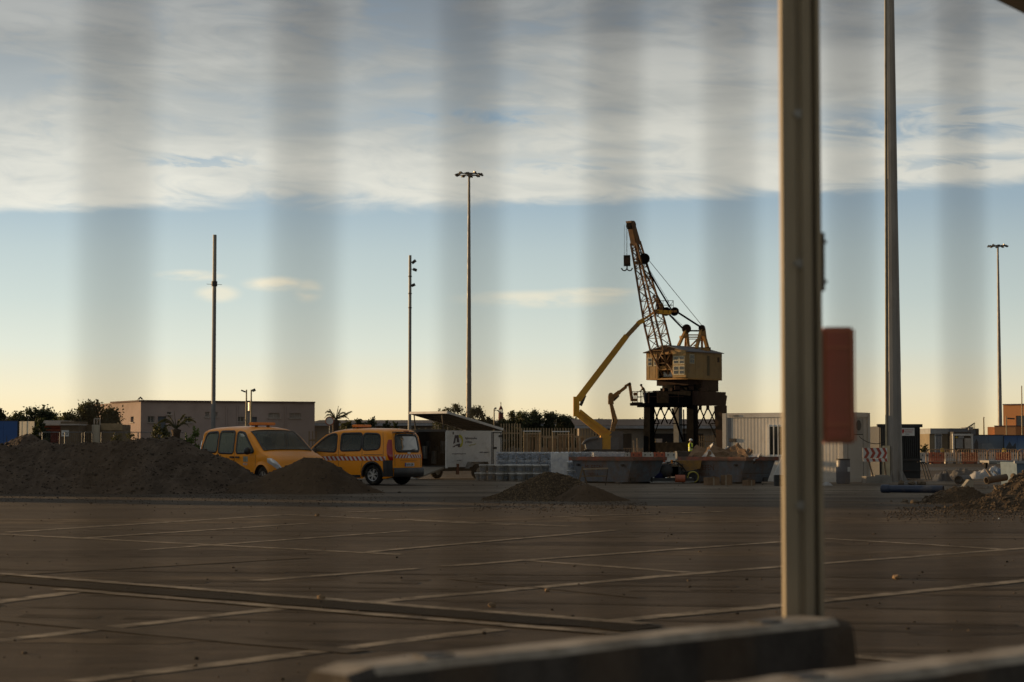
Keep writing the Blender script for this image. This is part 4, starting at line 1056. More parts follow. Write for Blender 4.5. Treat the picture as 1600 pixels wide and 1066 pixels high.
for i, (px, Y) in enumerate(zip(BX, BY)):
    for lv, lay in enumerate(('bottom', 'top')):
        where = ORD[i] + ' from the left'
        lab = 'white lidded bucket in the %s row, %s' % (lay, where)
        loc = (XS(px, Y), Y, lv * .306); rz = random.uniform(-.5, .5)
        if first: t0.location = loc; t0.rotation_euler.z = rz; t0['label'] = lab; first = False
        else: dup(t0, loc, rz, lab)
for i, (px, Y) in enumerate(((748, 74.9), (774, 75.1), (795, 74.9), (808, 74.8), (821, 74.9))):
    for lv, lay in enumerate(('bottom', 'top')):
        if px == 748 and lv: continue
        dup(t0, (XS(px, Y), Y, lv * .306), random.uniform(-.5, .5), 'white bucket of the rear row, %s layer, %s from the left' % (lay, ORD[i]))
# wrapped pallets of buckets
m_film = None
def film_mat():
    m = bpy.data.materials.new('stretch_film'); m.use_nodes = True; t = m.node_tree
    b = t.nodes['Principled BSDF']; b.inputs['Base Color'].default_value = (.46, .53, .66, 1); b.inputs['Roughness'].default_value = .22
    tcn = t.nodes.new('ShaderNodeTexCoord'); mp = t.nodes.new('ShaderNodeMapping'); mp.inputs['Scale'].default_value = (5, 5, 16); t.links.new(tcn.outputs['Object'], mp.inputs[0])
    n = t.nodes.new('ShaderNodeTexNoise'); n.inputs['Scale'].default_value = 1.6; n.inputs['Detail'].default_value = 8; n.inputs['Distortion'].default_value = 1.2; t.links.new(mp.outputs[0], n.inputs['Vector'])
    r = t.nodes.new('ShaderNodeMapRange'); t.links.new(n.outputs['Fac'], r.inputs[0]); r.inputs[1].default_value = .38; r.inputs[2].default_value = .62; r.inputs[3].default_value = .06; r.inputs[4].default_value = .55
    tr_ = t.nodes.new('ShaderNodeBsdfTransparent'); mx = t.nodes.new('ShaderNodeMixShader'); o = t.nodes['Material Output']
    bn = t.nodes.new('ShaderNodeBump'); bn.inputs['Strength'].default_value = .8; bn.inputs['Distance'].default_value = .03; t.links.new(n.outputs['Fac'], bn.inputs['Height']); t.links.new(bn.outputs[0], b.inputs['Normal'])
    t.links.new(r.outputs[0], mx.inputs[0]); t.links.new(tr_.outputs[0], mx.inputs[1]); t.links.new(b.outputs[0], mx.inputs[2]); t.links.new(mx.outputs[0], o.inputs[0])
    return m
m_film = film_mat()
m_filmw = mat('white_film', (.58, .57, .56), .35, var=.15, scale=6, bump=.03, bscale=14, dirt=(.35, .36, .42), dirt_amt=.4, dscale=5)
m_wood = mat('pallet_wood', (.17, .12, .075), .9, var=.3, scale=8)
def pallet(px0, px1, Y, zbase, layers, label, film=m_film, rows=3, fill=True, zt_over=None):
    x0, x1 = XS(px0, Y), XS(px1, Y); w = x1 - x0; nb = max(2, round(w / .33)); dep = rows * .33
    t = thing('wrapped_pallet', label, 'pallet', ((x0 + x1) / 2, Y + dep / 2, zbase), 0, 'film wrapped pallets of buckets')
    for z in (.02, .12): MB().box((0, 0, z), (w, dep, .022)).build('board', m_wood, t)
    for i in (-1, 0, 1): MB().box((i * w * .42, 0, .07), (.1, dep * .98, .076)).build('block', m_wood, t)
    hz = .135 + layers * .306
    if fill:
        for l in range(layers):
            for i in range(nb):
                bucket_parts(t, (-w / 2 + (i + .5) * w / nb, -dep / 2 + .165, .135 + l * .306), True, True)
        MB().box((0, .17, .135 + layers * .153), (w - .05, dep - .38, layers * .306 - .02)).build('rear_stack', m_bw, t)
    else:
        MB().box((0, 0, .135 + layers * .153), (w - .08, dep - .08, layers * .306 - .03)).build('load', m_filmw, t)
    # film shell with creases
    mb = MB(); n = 26; m_ = 12; per = []
    for k in range(4 * n):
        s_, f = divmod(k, n); f /= n; c_ = [(-.5, -.5), (.5, -.5), (.5, .5), (-.5, .5)]; a, b = c_[s_], c_[(s_ + 1) % 4]
        per.append(((a[0] + (b[0] - a[0]) * f) * (w + .02), (a[1] + (b[1] - a[1]) * f) * (dep + .02)))
    vs = []
    for j in range(m_ + 1):
        z = .10 + (hz - .09) * j / m_
        for k, (x, y) in enumerate(per):
            d_ = .010 * fbm(x * 7 + zbase, z * 16, y * 7 + px0) + .004; s_ = 1 + d_ / max(.3, w / 2) * 1.0
            if j == m_: s_ *= .985
            vs.append((x * s_, y * s_ - (.01 if y < 0 else 0), z + .006 * fbm(x * 5, y * 5, z)))
    nn = 4 * n
    mb.add(vs, [(j * nn + k, j * nn + (k + 1) % nn, (j + 1) * nn + (k + 1) % nn, (j + 1) * nn + k) for j in range(m_) for k in range(nn)], smooth=True)
    top = [(i / 10 - .5, j / 6 - .5) for j in range(7) for i in range(11)]
    mb.add([(a * w, b * dep, hz + .012 + .012 * fbm(a * 9, b * 9, px0)) for a, b in top], [(j * 11 + i, j * 11 + i + 1, (j + 1) * 11 + i + 1, (j + 1) * 11 + i) for j in range(6) for i in range(10)], smooth=True)
    mb.build('stretch_film', film, t)
    return t
pallet(776, 807, 76.3, 0, 3, 'bluish film wrapped pallet of buckets beside the trailer wheel')
pallet(808, 842, 76.3, 0, 3, 'film wrapped pallet of buckets, second from the trailer')
pallet(843, 881, 76.4, 0, 3, 'film wrapped pallet of buckets behind the white wrapped one')
pallet(882, 925, 77.5, 0, 3, 'far wrapped pallet showing above the left skip rim', fill=True)
pallet(926, 976, 78.5, 0, 3, 'rearmost wrapped pallet showing above the middle of the left skip', fill=False)
pallet(862, 888, 73.2, 0, 3, 'tightly white wrapped pallet behind the gravel heap', film=m_filmw, fill=False, rows=3)
pallet(888, 906, 71.5, 0, 2, 'short wrapped stack beside the left end of the skip')

# ------------------------------------------------------------------ skips
m_skip = mat('skip_paint', (.115, .135, .16), .7, .1, .22, 2.5, dirt=(.13, .07, .04), dirt_amt=.45, dscale=2.2)
m_skipr = mat('skip_rim', (.30, .07, .035), .75, 0, .3, 2, dirt=(.12, .08, .055), dirt_amt=.75, dscale=1.2)
m_rustl = mat('rust_lettering', (.11, .045, .03), .9, var=.35, scale=9)
def skip(label, px_corner, Y, dz_=0):
    gs = radians(-50); c = Vector((XS(px_corner, Y), Y, 0)); ex = Vector((cos(gs), sin(gs), 0)); ey = Vector((-sin(gs), cos(gs), 0))
    Lt, Lb, Wt, Wb, Hs = 3.15, 2.5, 1.52, 1.36, .86
    cen = c - ex * Lt / 2 + ey * Wt / 2
    t = thing('skip', label, 'skip', cen, gs, 'rusty blue grey rubble skips')
    z0 = .06
    def ring(L_, W_, z, dx_=0): return [(-L_ / 2 + dx_, -W_ / 2, z), (L_ / 2 + dx_, -W_ / 2, z), (L_ / 2 + dx_, W_ / 2, z), (-L_ / 2 + dx_, W_ / 2, z)]
    o_, i_ = ring(Lb, Wb, z0) + ring(Lt, Wt, Hs), ring(Lb - .1, Wb - .1, z0 + .05) + ring(Lt - .08, Wt - .08, Hs)
    names = ['side_plate', 'end_plate', 'side_plate', 'end_plate']
    for k in range(4):
        a, b = k, (k + 1) % 4; mb = MB()
        mb.add([o_[a], o_[b], o_[b + 4], o_[a + 4], i_[a], i_[b], i_[b + 4], i_[a + 4]], [(0, 1, 2, 3), (7, 6, 5, 4), (3, 2, 6, 7), (0, 4, 5, 1)]); mb.build(names[k], m_skip, t)
    MB().box((0, 0, z0 + .02), (Lb - .02, Wb - .02, .04)).build('floor_plate', m_skip, t)
    for s_ in (-1, 1):
        MB().box((0, s_ * (Wt / 2 + .02), Hs + .0), (Lt + .16, .09, .13)).build('rim_beam', m_skipr, t)
        MB().box((s_ * (Lt / 2 + .03), 0, Hs + .004), (.09, Wt - .06, .12)).build('rim_beam', m_skipr, t)
        MB().beam((s_ * (Lt / 2 - .25), -Wt / 2 + .0, Hs - .1), (s_ * (Lb / 2 - .2), -Wb / 2 - .02, z0), .05, .05).build('rib', m_skip, t) if False else None
        MB().box((s_ * .9, 0, .03), (.14, Wb, .06)).build('runner', m_dark, t)
        for s2 in (-1, 1): MB().tube((s2 * 1.15, s_ * (Wt / 2 + .0), Hs - .22), (s2 * 1.15, s_ * (Wt / 2 + .12), Hs - .22), .045, n=12).build('lifting_lug', m_dark, t)
    sl_ = atan2((Wt - Wb) / 2, Hs - z0)
    for s_, sz, x, z in (('M. EFEN', .27, -.90, .46), ('MELILLA', .14, -.72, .26)):
        yy = -(Wb / 2 + (Wt - Wb) / 2 * (z - z0) / (Hs - z0)) - .006
        text('lettering', s_, sz, m_rustl, t, (x, yy, z), (pi / 2 + sl_, 0, 0), .001)
    # fold out foot plates at the end
    for y in (-.5, .5): MB().box((Lb / 2 + .06, y, .14), (.06, .22, .16)).build('hook_plate', m_dark, t)
    return t, cen, gs
sk1, c1, g1 = skip('empty rusty blue grey skip behind the gravel heap', 988, 68.6)
sk2, c2, g2 = skip('skip heaped with cardboard and sheeting left of the steel post', 1165, 68.6)
# waste in the second skip
R2 = Matrix.Rotation(g2, 3, 'Z')
m_card = mat('cardboard', (.20, .13, .08), .9, var=.3, scale=3); m_foam = mat('foam_sheet', (.55, .54, .52), .8, var=.12)
def waste(name, cat, k, lab, m, d, loc, rot):
    p = c2 + R2 @ Vector((loc[0], loc[1] * .85, loc[2] - (loc[2] - 1.05) * .45 - .24)); mb = MB()
    n = 6; vs = []
    for j in range(n + 1):
        for i in range(n + 1): vs.append(((i / n - .5) * d[0], (j / n - .5) * d[1], .10 * d[0] * fbm(i * .5 + k, j * .5, k)))
    nv_ = len(vs); vs += [(a, b, c_ + .018) for a, b, c_ in vs]
    fs = [(j * (n + 1) + i, j * (n + 1) + i + 1, (j + 1) * (n + 1) + i + 1, (j + 1) * (n + 1) + i) for j in range(n) for i in range(n)]
    fs = [f[::-1] for f in fs] + [tuple(q + nv_ for q in f) for f in fs]
    bd = [i for i in range(n + 1)] + [(j) * (n + 1) + n for j in range(1, n + 1)] + [n * (n + 1) + i for i in range(n - 1, -1, -1)] + [j * (n + 1) for j in range(n - 1, 0, -1)]
    fs += [(a, b, b + nv_, a + nv_) for a, b in zip(bd, bd[1:] + bd[:1])]
    mb.add(vs, fs); o = mb.build(name, m); o.location = p; o.rotation_euler = rot; return tag(o, lab, cat)
rnd = random.Random(4)
WS = [('foam_sheet', 'foam sheet', 'large pale foam sheet tilted up at the left of the heaped skip', m_foam, (1.0, .6), (-1.1, -.1, 1.35), (.5, -.75, .3)),
      ('foam_sheet', 'foam sheet', 'pale foam sheet lying beside the tilted one in the skip', m_foam, (.9, .6), (-.55, .1, 1.30), (.7, -.35, -.2)),
      ('foam_offcut', 'foam sheet', 'small white offcut at the left tip of the skip load', m_foam, (.4, .35), (-1.5, .1, 1.32), (.8, .3, .5)),
      ('white_board', 'board', 'white triangular board end poking over the skip rim', m_foam, (.5, .5), (-.35, -.72, 1.12), (1.35, .78, .1)),
      ('cardboard_sheet', 'cardboard', 'folded brown cardboard under the tilted foam sheet', m_card, (.9, .7), (-1.0, -.35, 1.22), (1.0, .4, .3)),
      ('cardboard_sheet', 'cardboard', 'brown cardboard flap left of the white board end', m_card, (.8, .5), (-.7, -.5, 1.20), (1.2, -.5, -.3)),
      ('cardboard_sheet', 'cardboard', 'brown cardboard flap right of the white board end', m_card, (1.0, .6), (.05, -.45, 1.24), (1.1, .35, .4)),
      ('cardboard_sheet', 'cardboard', 'crumpled cardboard at the middle of the skip load', m_card, (.9, .7), (.25, -.1, 1.32), (.9, -.5, .8)),
      ('cardboard_sheet', 'cardboard', 'upright cardboard piece at the top of the skip load', m_card, (.6, .5), (.45, 0, 1.40), (1.3, .2, .2)),
      ('cardboard_sheet', 'cardboard', 'dark folded cardboard in the right half of the skip', m_card, (.9, .6), (.75, -.3, 1.25), (.8, .5, -.4)),
      ('cardboard_sheet', 'cardboard', 'flat cardboard sheet at the right end of the skip', m_card, (.8, .6), (1.15, -.2, 1.18), (.4, .2, .3)),
      ('plastic_sheet', 'plastic sheet', 'pale crumpled plastic at the right end of the skip load', m_tarpw, (.8, .5), (1.3, -.35, 1.16), (.5, -.1, .1)),
      ('cardboard_sheet', 'cardboard', 'torn cardboard strip behind the upright piece', m_card, (.7, .5), (.6, .4, 1.36), (1.0, .1, -.6))]
for k, (nm, cat, lab, m, d, loc, rot) in enumerate(WS): waste(nm, cat, k, lab, m, d, loc, (rot[0], rot[1], rot[2] + g2))
o = MB().box((0, 0, -.1), (2.75, 1.28, .5)); o = o.build('skip_filling', mat('mixed_waste', (.09, .07, .055), .95, var=.5, scale=6), sk2, kind='stuff'); o.location = (0, 0, .70)
mb = MB()
for k in range(150):
    x, y = rnd.uniform(-1.35, 1.35), rnd.uniform(-.62, .62); mb.rock((x, y, 0.85 + rnd.uniform(0, .06)), rnd.uniform(.03, .09), mi=rnd.randrange(3), seed=k)
mb.build('small_waste', [m_card, MATS['mixed_waste'], m_tarpg], sk2, kind='stuff')
def cbox(px, py, w, d, h, Y, lab, rz=.2):
    p = W(px, py, Y); t = thing('cardboard_box', lab, 'box', (p.x, Y, 0), rz)
    MB().box((0, 0, h / 2), (w, d, h)).build('carton', m_card, t)
    MB().box((w * .3, -.002, h + .01), (w * .5, d * .9, .012), R=Matrix.Rotation(radians(14), 3, 'Y')).build('flap', m_card, t)
    MB().box((0, -d / 2 - .002, h * .5), (.05, .004, h)).build('tape', mat('tape', (.30, .24, .17), .4), t)
cbox(1112, 757, .42, .4, .26, 66.6, 'small brown cardboard box before the letters of the heaped skip', .25)
cbox(1135, 757, .36, .3, .33, 66.9, 'tall brown cardboard box right of the small one', -.2)
cbox(1170, 757, .30, .3, .18, 66.2, 'low cardboard box near the steel post', .5)
p = W(1217, 740, 65.5)
t = thing('leaning_board', 'pale board leaning at the right end of the heaped skip', 'board', (p.x, 65.5, 0), .1)
MB().prism([(-.18, .35), (.35, .35), (.35, .95), (.1, .93)], -.02, .02).build('panel', m_foam, t); MB().box((.1, 0, .18), (.5, .2, .36)).build('foot', m_dark, t)

# step frame in front of left skip
p = W(905, 757, 66.0); s_ = 3111 / 66.0
t = thing('trestle', 'small rusty metal trestle leaning before the left skip', 'trestle', (XS(903, 66), 66.0, 0))
zz = lambda py: (695 - py) / s_ + 1.35
MB().beam((.0, 0, 0), (.16, 0, zz(729)), .06).build('leg', m_clay, t)
MB().beam((.32, .35, 0), (.16, 0, zz(731)), .04).build('leg', m_clay, t)
MB().beam((.14, 0, zz(733)), (1.0, .2, zz(732)), .05).build('rung', mat('bare_wood', (.35, .27, .18), .7), t)
MB().beam((.08, 0, zz(744)), (.95, .2, zz(744)), .04).build('rung', m_clay, t)
MB().beam((1.0, .2, zz(732)), (.92, .3, 0), .035).build('leg', m_dark, t)

# tools between the skips
Yt = 70.0; X = lambda px: XS(px, Yt); s_ = 3111 / Yt; Z = lambda py: max(0, 1.35 - (py - 695) / s_)
t = thing('tool_pallet', 'low pallet with white feet between the two skips', 'pallet', (X(1048), Yt, 0))
MB().box((0, 0, .06), (1.55, .9, .05)).build('deck', m_galv, t)
for x in (-.65, -.2, .25, .65): MB().box((x, -.42, .17), (.07, .05, .09)).build('foot', m_white, t)
MB().box((0, -.1, .14), (1.5, .7, .10)).build('frame', m_dark, t)
t = thing('compressor', 'dark compressor with white hood between the two skips', 'compressor', (X(1040), Yt, .20))
MB().lathe([(.0, -.30), (.2, -.29), (.24, -.22), (.24, .22), (.2, .29), (0, .30)], 18, (0, 0, .25), axis='y').build('tank', m_dark, t)
mb = MB(); n = 10
for k in range(n):
    a0, a1 = pi * (.05 + .75 * k / n), pi * (.05 + .75 * (k + 1) / n); mb.add([(-.30 * cos(a0), -.2, .25 + .28 * sin(a0)), (-.30 * cos(a1), -.2, .25 + .28 * sin(a1)), (-.30 * cos(a1), .2, .25 + .28 * sin(a1)), (-.30 * cos(a0), .2, .25 + .28 * sin(a0))], [(0, 1, 2, 3)])
mb.build('hood', m_white, t)
MB().box((.28, 0, .25), (.30, .4, .38)).build('engine', mat('engine_tan', (.13, .09, .05), .7), t)
MB().tube((.2, -.2, .5), (.2, -.2, .62), .04).build('filter', m_amber, t)
t = thing('navy_jacket', 'dark navy jacket draped left of the compressor', 'jacket', (X(1029), Yt - .1, 0))
tj = MB(); tj.rock((0, 0, .25), .32, seed=4, flat=1); tj.build('cloth', mat('navy_cloth', (.012, .014, .05), .95), t)
t = thing('generator', 'black framed generator right of the compressor', 'generator', (X(1056), Yt, .19))
MB().box((0, 0, .22), (.36, .4, .34)).build('engine', m_black, t)
for x in (-.22, .22):
    for y in (-.22, .22): MB().tube((x, y, 0), (x, y, .48), .015).build('frame_tube', m_dark, t)
MB().path([(-.22, -.22, .48), (.22, -.22, .48), (.22, .22, .48), (-.22, .22, .48), (-.22, -.22, .48)], .015).build('frame_tube', m_dark, t)
t = thing('yellow_mixer', 'yellow framed machine against the heaped skip', 'machine', (X(1076), Yt + .2, 0))
m_my = mat('machine_yellow', (.26, .13, .02), .6, dirt=(.1, .07, .04), dirt_amt=.5, dscale=4)
MB().prism([(-.45, .80), (.45, .80), (.40, .52), (-.05, .42), (-.25, .55)], -.25, .25).build('hopper', m_my, t)
MB().beam((-.4, -.2, .5), (-.2, -.2, 0), .04).build('leg', m_dark, t); MB().beam((.3, -.2, .5), (.4, -.2, 0), .04).build('leg', m_dark, t); MB().box((0, .1, .25), (.5, .3, .3)).build('motor', m_dark, t)
t = thing('hose_coil', 'yellow green hose coil on edge beside the heaped skip', 'hose', (X(1081), Yt - .35, .22))
for k in range(3): 
    pts = [Vector((.20 * cos(a_) * (1 - .05 * k), -.03 * k, .20 * sin(a_) * (1 - .05 * k))) for a_ in [2 * pi * i / 18 for i in range(19)]]
    MB().path(pts, .018).build('loop', mat('hose_yellow', (.30, .26, .04), .6), t)
t = thing('orange_drum', 'small orange drum lying on the tool pallet', 'drum', (X(1061), Yt - .5, .17))
MB().tube((-.18, 0, 0), (.16, 0, 0), .13, n=16).build('shell', m_red, t); MB().tube((.16, 0, 0), (.19, 0, 0), .08, n=14).build('cap', m_dark, t)
t = thing('black_hose', 'black hose arching over the machines between the skips', 'hose', (X(1050), Yt - .3, 0))
MB().path([Vector((-.5 + 1.1 * q, .1 * sin(q * 5), .15 + .62 * sin(pi * min(1, q * 1.05)) ** .7)) for q in [i / 16 for i in range(17)]], .022).build('tube', m_rubber, t)
t = thing('black_container', 'black open container behind the gap between the skips', 'container', (XS(1071, 78), 78, 0))
MB().box((0, 0, .55), (.72, .9, 1.0)).build('body', m_black, t); MB().box((0, 0, 1.07), (.76, .94, .05)).build('rim', m_dark, t)

# ------------------------------------------------------------------ modular cabin, drum, air unit
m_cab = mat('cabin_paint', (.58, .54, .48), .55, var=.06, dirt=(.30, .26, .21), dirt_amt=.25, dscale=1.5)
ga = radians(-36); Yk = 71.6; kc = Vector((XS(1317, Yk), Yk, 0)); ex = Vector((cos(ga), sin(ga), 0)); ey = Vector((-sin(ga), cos(ga), 0))
KL, KW, KH = 4.95, 2.2, 2.52
cab = thing('site_cabin', 'pale corrugated site cabin behind the steel post', 'cabin', kc - ex * KL / 2 + ey * KW / 2, ga)
for sx in (-1, 1):
    for sy in (-1, 1): MB().box((sx * (KL / 2 - .07), sy * (KW / 2 - .07), KH / 2), (.16, .16, KH)).build('corner_post', m_cab, cab)
for sy in (-1, 1):
    for z in (.08, KH - .08): MB().box((0, sy * (KW / 2 - .07), z), (KL - .32, .15, .17)).build('frame_rail', m_cab, cab)
for sx in (-1, 1):
    for z in (.08, KH - .08): MB().box((sx * (KL / 2 - .07), 0, z), (.15, KW - .32, .17)).build('frame_rail', m_cab, cab)
def corr(x0, x1, z0, z1, yy, depth=.0022, pitch=.14, holes=()):
    mb = MB(); x = x0
    while x < x1 - 1e-4:
        e = min(x1, x + pitch); w_ = e - x
        P = [(x, yy), (x + w_ * .35, yy), (x + w_ * .45, yy + depth), (x + w_ * .9, yy + depth), (e, yy)]
        for (a, ya), (b, yb) in zip(P[:-1], P[1:]):
            segs = [(z0, z1)]
            for hx0, hx1, hz0, hz1 in holes:
                if b > hx0 and a < hx1: segs = [(z0, hz0), (hz1, z1)]
            for s0, s1 in segs: mb.add([(a, ya, s0), (b, yb, s0), (b, yb, s1), (a, ya, s1)], [(0, 1, 2, 3)])
        x = e
    return mb
yf = -KW / 2 + .03
corr(-KL / 2 + .15, KL / 2 - .15, .16, KH - .16, yf, holes=((-.55, .85, .95, 2.05),)).build('corrugated_wall', m_cab, cab)
corr(-KL / 2 + .15, KL / 2 - .15, .16, KH - .16, KW / 2 - .03).build('corrugated_wall', m_cab, cab)
MB().box((-KL / 2 + .05, 0, KH / 2), (.03, KW - .3, KH - .3)).build('end_wall', m_cab, cab)
MB().box((KL / 2 - .06, 0, KH / 2), (.03, KW - .3, KH - .3)).build('end_wall', m_cab, cab)
for y in (-.62, .62): MB().box((KL / 2 - .042, y, KH / 2), (.008, .02, KH - .4)).build('panel_joint', m_dark, cab)
MB().box((0, 0, KH - .02), (KL - .2, KW - .2, .03)).build('roof', m_cab, cab)
wf = MB()
for b_ in (((.15, yf, .95), (1.48, .07, .07)), ((.15, yf, 2.05), (1.48, .07, .07)), ((-.57, yf, 1.5), (.06, .07, 1.1)), ((.87, yf, 1.5), (.06, .07, 1.1))): wf.box(*b_)
wf = wf.build('window', m_white, cab)
MB().box((.15, yf + .05, 1.5), (1.4, .02, 1.05)).build('pane', mat('dark_pane', (.02, .022, .022), .1), wf)
for k in range(8): MB().box((-.5 + k * .185, yf - .05, 1.5), (.03, .03, 1.18)).build('window_bar', m_white, wf)
MB().box((-KL / 2 + .42, yf - .02, 1.52), (.28, .05, .12)).build('lock_plate', m_dark, cab)
MB().box((-KL / 2 + .27, yf - .004, KH / 2), (.14, .012, KH - .36)).build('shadow_strip', mat('shadow_grey', (.22, .22, .23), .6), cab)  # grey band paints in the shadow beside the corner post
au = MB().box((KL / 2 + .10, -.30, 2.03), (.26, .62, .55)).build('air_unit', mat('unit_grey', (.33, .32, .29), .6), cab)
MB().tube((KL / 2 + .232, -.30, 2.05), (KL / 2 + .245, -.30, 2.05), .19, n=20).build('fan_grille', m_dark, au)
MB().box((KL / 2 + .10, -.30, 1.72), (.3, .66, .04)).build('bracket', m_dark, au)
text('small_print', 'ALQUILER', .09, m_dark, cab, (-KL / 2 + .3, yf - .06, KH - .12), (pi / 2, 0, 0))
pts = []
a = kc - ex * KL / 2 + ey * KW / 2 + ex * (KL / 2 + .15) + ey * -.1 + Vector((0, 0, 1.65)); b = W(1389, 686, 72.2)
t = thing('power_cable', 'thin black cable sagging from the cabin to the tall mast', 'cable', (a.x, a.y, 0))
MB().path([Vector(a + (b - a) * q) - Vector((a.x, a.y, .22 * 4 * q * (1 - q))) for q in [i / 10 for i in range(11)]], .014, 5).build('wire', m_black, t)
p = G(1317, 759)
t = thing('plastic_drum', 'grey blue plastic drum standing before the cabin end', 'drum', (XS(1317, 69.2), 69.2, 0))
MB().lathe([(0, 0), (.225, 0), (.24, .04), (.243, .40), (.248, .42), (.243, .44), (.24, .78), (.225, .84), (.21, .86), (0, .86)], 28).build('shell', mat('drum_plastic', (.10, .105, .125), .5, dirt=DUST, dirt_amt=.3, dscale=3), t)
MB().lathe([(.232, .82), (.25, .825), (.25, .86), (.232, .865)], 28).build('rim', m_dark, t)
MB().box((.17, -.175, .50), (.14, .008, .16), R=Matrix.Rotation(radians(44), 3, 'Z')).build('sticker', m_white, t)

# ------------------------------------------------------------------ black container
Yb = 76.0; x0, x1 = XS(1373, Yb), XS(1441, Yb)
t = thing('black_cabin', 'black ribbed container with a white sign behind the tall mast', 'container', ((x0 + x1) / 2, Yb + 1.2, 0), 0)
bw = x1 - x0; zt2 = W(0, 664, Yb).z
MB().box((0, .05, zt2 / 2), (bw - .1, 2.2, zt2 - .1)).build('body', m_black, t)
for k in range(20): MB().box((-bw / 2 + .1 + k * (bw - .2) / 19, -1.1, zt2 * .68), (.045, .07, zt2 * .56)).build('rib', m_black if k > 5 else mat('dark_olive', (.07, .065, .055), .6), t)
MB().box((0, -1.05, zt2 - .03), (bw + .06, .2, .12)).build('top_rail', m_black, t)
MB().box((.0, -1.08, .78), (bw, .12, .08)).build('mid_rail', m_dark, t); MB().box((.2, -1.08, .36), (bw * .7, .12, .05)).build('mid_rail', m_dark, t)
sgn = MB().box((XS(1419, Yb) - (x0 + x1) / 2, -1.17, W(0, 675, Yb).z), (.50, .02, .30)).build('sign', m_white, t)
sp = Vector((XS(1419, Yb) - (x0 + x1) / 2, -1.184, W(0, 675, Yb).z))
m_sr = mat('sign_red', (.35, .03, .03), .6)
text('sign_lettering', 'CARGADOR', .060, m_sr, sgn, sp + Vector((-.12, 0, .06)), RT); text('sign_lettering', 'PROHIBIDO', .055, m_sr, sgn, sp + Vector((-.12, 0, -.02)), RT); text('sign_lettering', 'el paso', .055, bl, sgn, sp + Vector((-.10, 0, -.10)), RT)
MB().prism([(-.21, .11), (-.15, .11), (-.13, 0), (-.17, -.08), (-.21, -.03)], sp.y - .003, sp.y + .003).build('sign_mark', m_sr, sgn) if False else None
mk_ = MB(); mk_.prism([(sp.x - .22, sp.z + .10), (sp.x - .15, sp.z + .10), (sp.x - .14, sp.z + .02), (sp.x - .19, sp.z - .07), (sp.x - .22, sp.z - .02)], sp.y - .003, sp.y + .003); mk_.build('sign_mark', m_sr, sgn)
for k in range(3):
    a = W(1440 + k * 4, 723, 75) ; b = W(1447 + k * 4.5, 751, 75); a = Vector((a.x, 75 + k * .02, a.z)); b = Vector((b.x, 75, .02))
    o = thing('leaning_bar', ['bent black bar touching the black container', 'bent black bar between two others by the container', 'outermost bent black bar right of the container'][k], 'bar', (b.x, b.y, 0))
    MB().path([b - Vector((b.x, b.y, 0)), a - Vector((b.x, b.y, .06)), a - Vector((b.x + .05, b.y, 0)), a - Vector((b.x + .16, b.y, -.02))], .022).build('tube', m_dark, o)

# chevron barrier board on legs
Yc_ = 70.3; X = lambda px: XS(px, Yc_); zc_ = lambda py: W(0, py, Yc_).z
t = thing('chevron_board', 'folded red and white chevron board on legs left of the tall mast', 'barrier board', (X(1367), Yc_, 0))
x0, x1 = X(1348) - X(1367), X(1386) - X(1367)
for z0, z1, yy in ((zc_(716), zc_(700), 0.0), (zc_(721.5), zc_(716.6), -.03)):
    MB().box(((x0 + x1) / 2, yy, (z0 + z1) / 2), (x1 - x0, .03, z1 - z0)).build('board', m_white, t)
    n = 4
    for k in range(n):
        w_ = (x1 - x0) / n; xa_ = x0 + k * w_ + .03; zm = (z0 + z1) / 2; 
        if z1 - z0 > .2: poly = [(xa_, z1), (xa_ + w_ * .5, z1), (xa_ + w_ * .95, zm), (xa_ + w_ * .5, z0), (xa_, z0), (xa_ + w_ * .45, zm)]
        else: poly = [(xa_ + w_ * .3, z1), (xa_ + w_ * .75, z1), (xa_ + w_ * .95, z0), (xa_ + w_ * .5, z0)]
        poly = [(min(x1, p_), q_) for p_, q_ in poly]
        MB().prism(poly, yy - .019, yy - .0155).build('chevron', mat('chevron_red', (.34, .05, .03), .5, dirt=DUST, dirt_amt=.3), t)
for a, b in ((1356, 1364), (1381, 1384)): MB().beam((X(a) - X(1367), .04, zc_(716)), (X(b) - X(1367), -.05, zc_(747)), .05, .03).build('leg', m_clay, t)
p = XS(1371, 70.2); t = thing('concrete_footing', 'low pale block footing under the chevron board', 'footing', (p, 70.4, 0), .1)
MB().box((0, 0, .12), (.92, .6, .24)).build('base', m_conc, t); MB().box((.12, 0, .26), (.5, .45, .05)).build('cap_slab', m_conc, t)
for k in range(3):
    pp = [(1408, 758), (1424, 757), (1440, 757)][k]; q = W(*pp, 67)
    o = MB(); o.rock((0, 0, .06), .16, seed=k + 40); o = o.build('rock', m_slab); o.location = (q.x, 67, 0); tag(o, ['grey lump right of the mast foot', 'flat grey lump behind the blue pipe', 'small grey lump near the right end of the blue pipe'][k], 'rock')

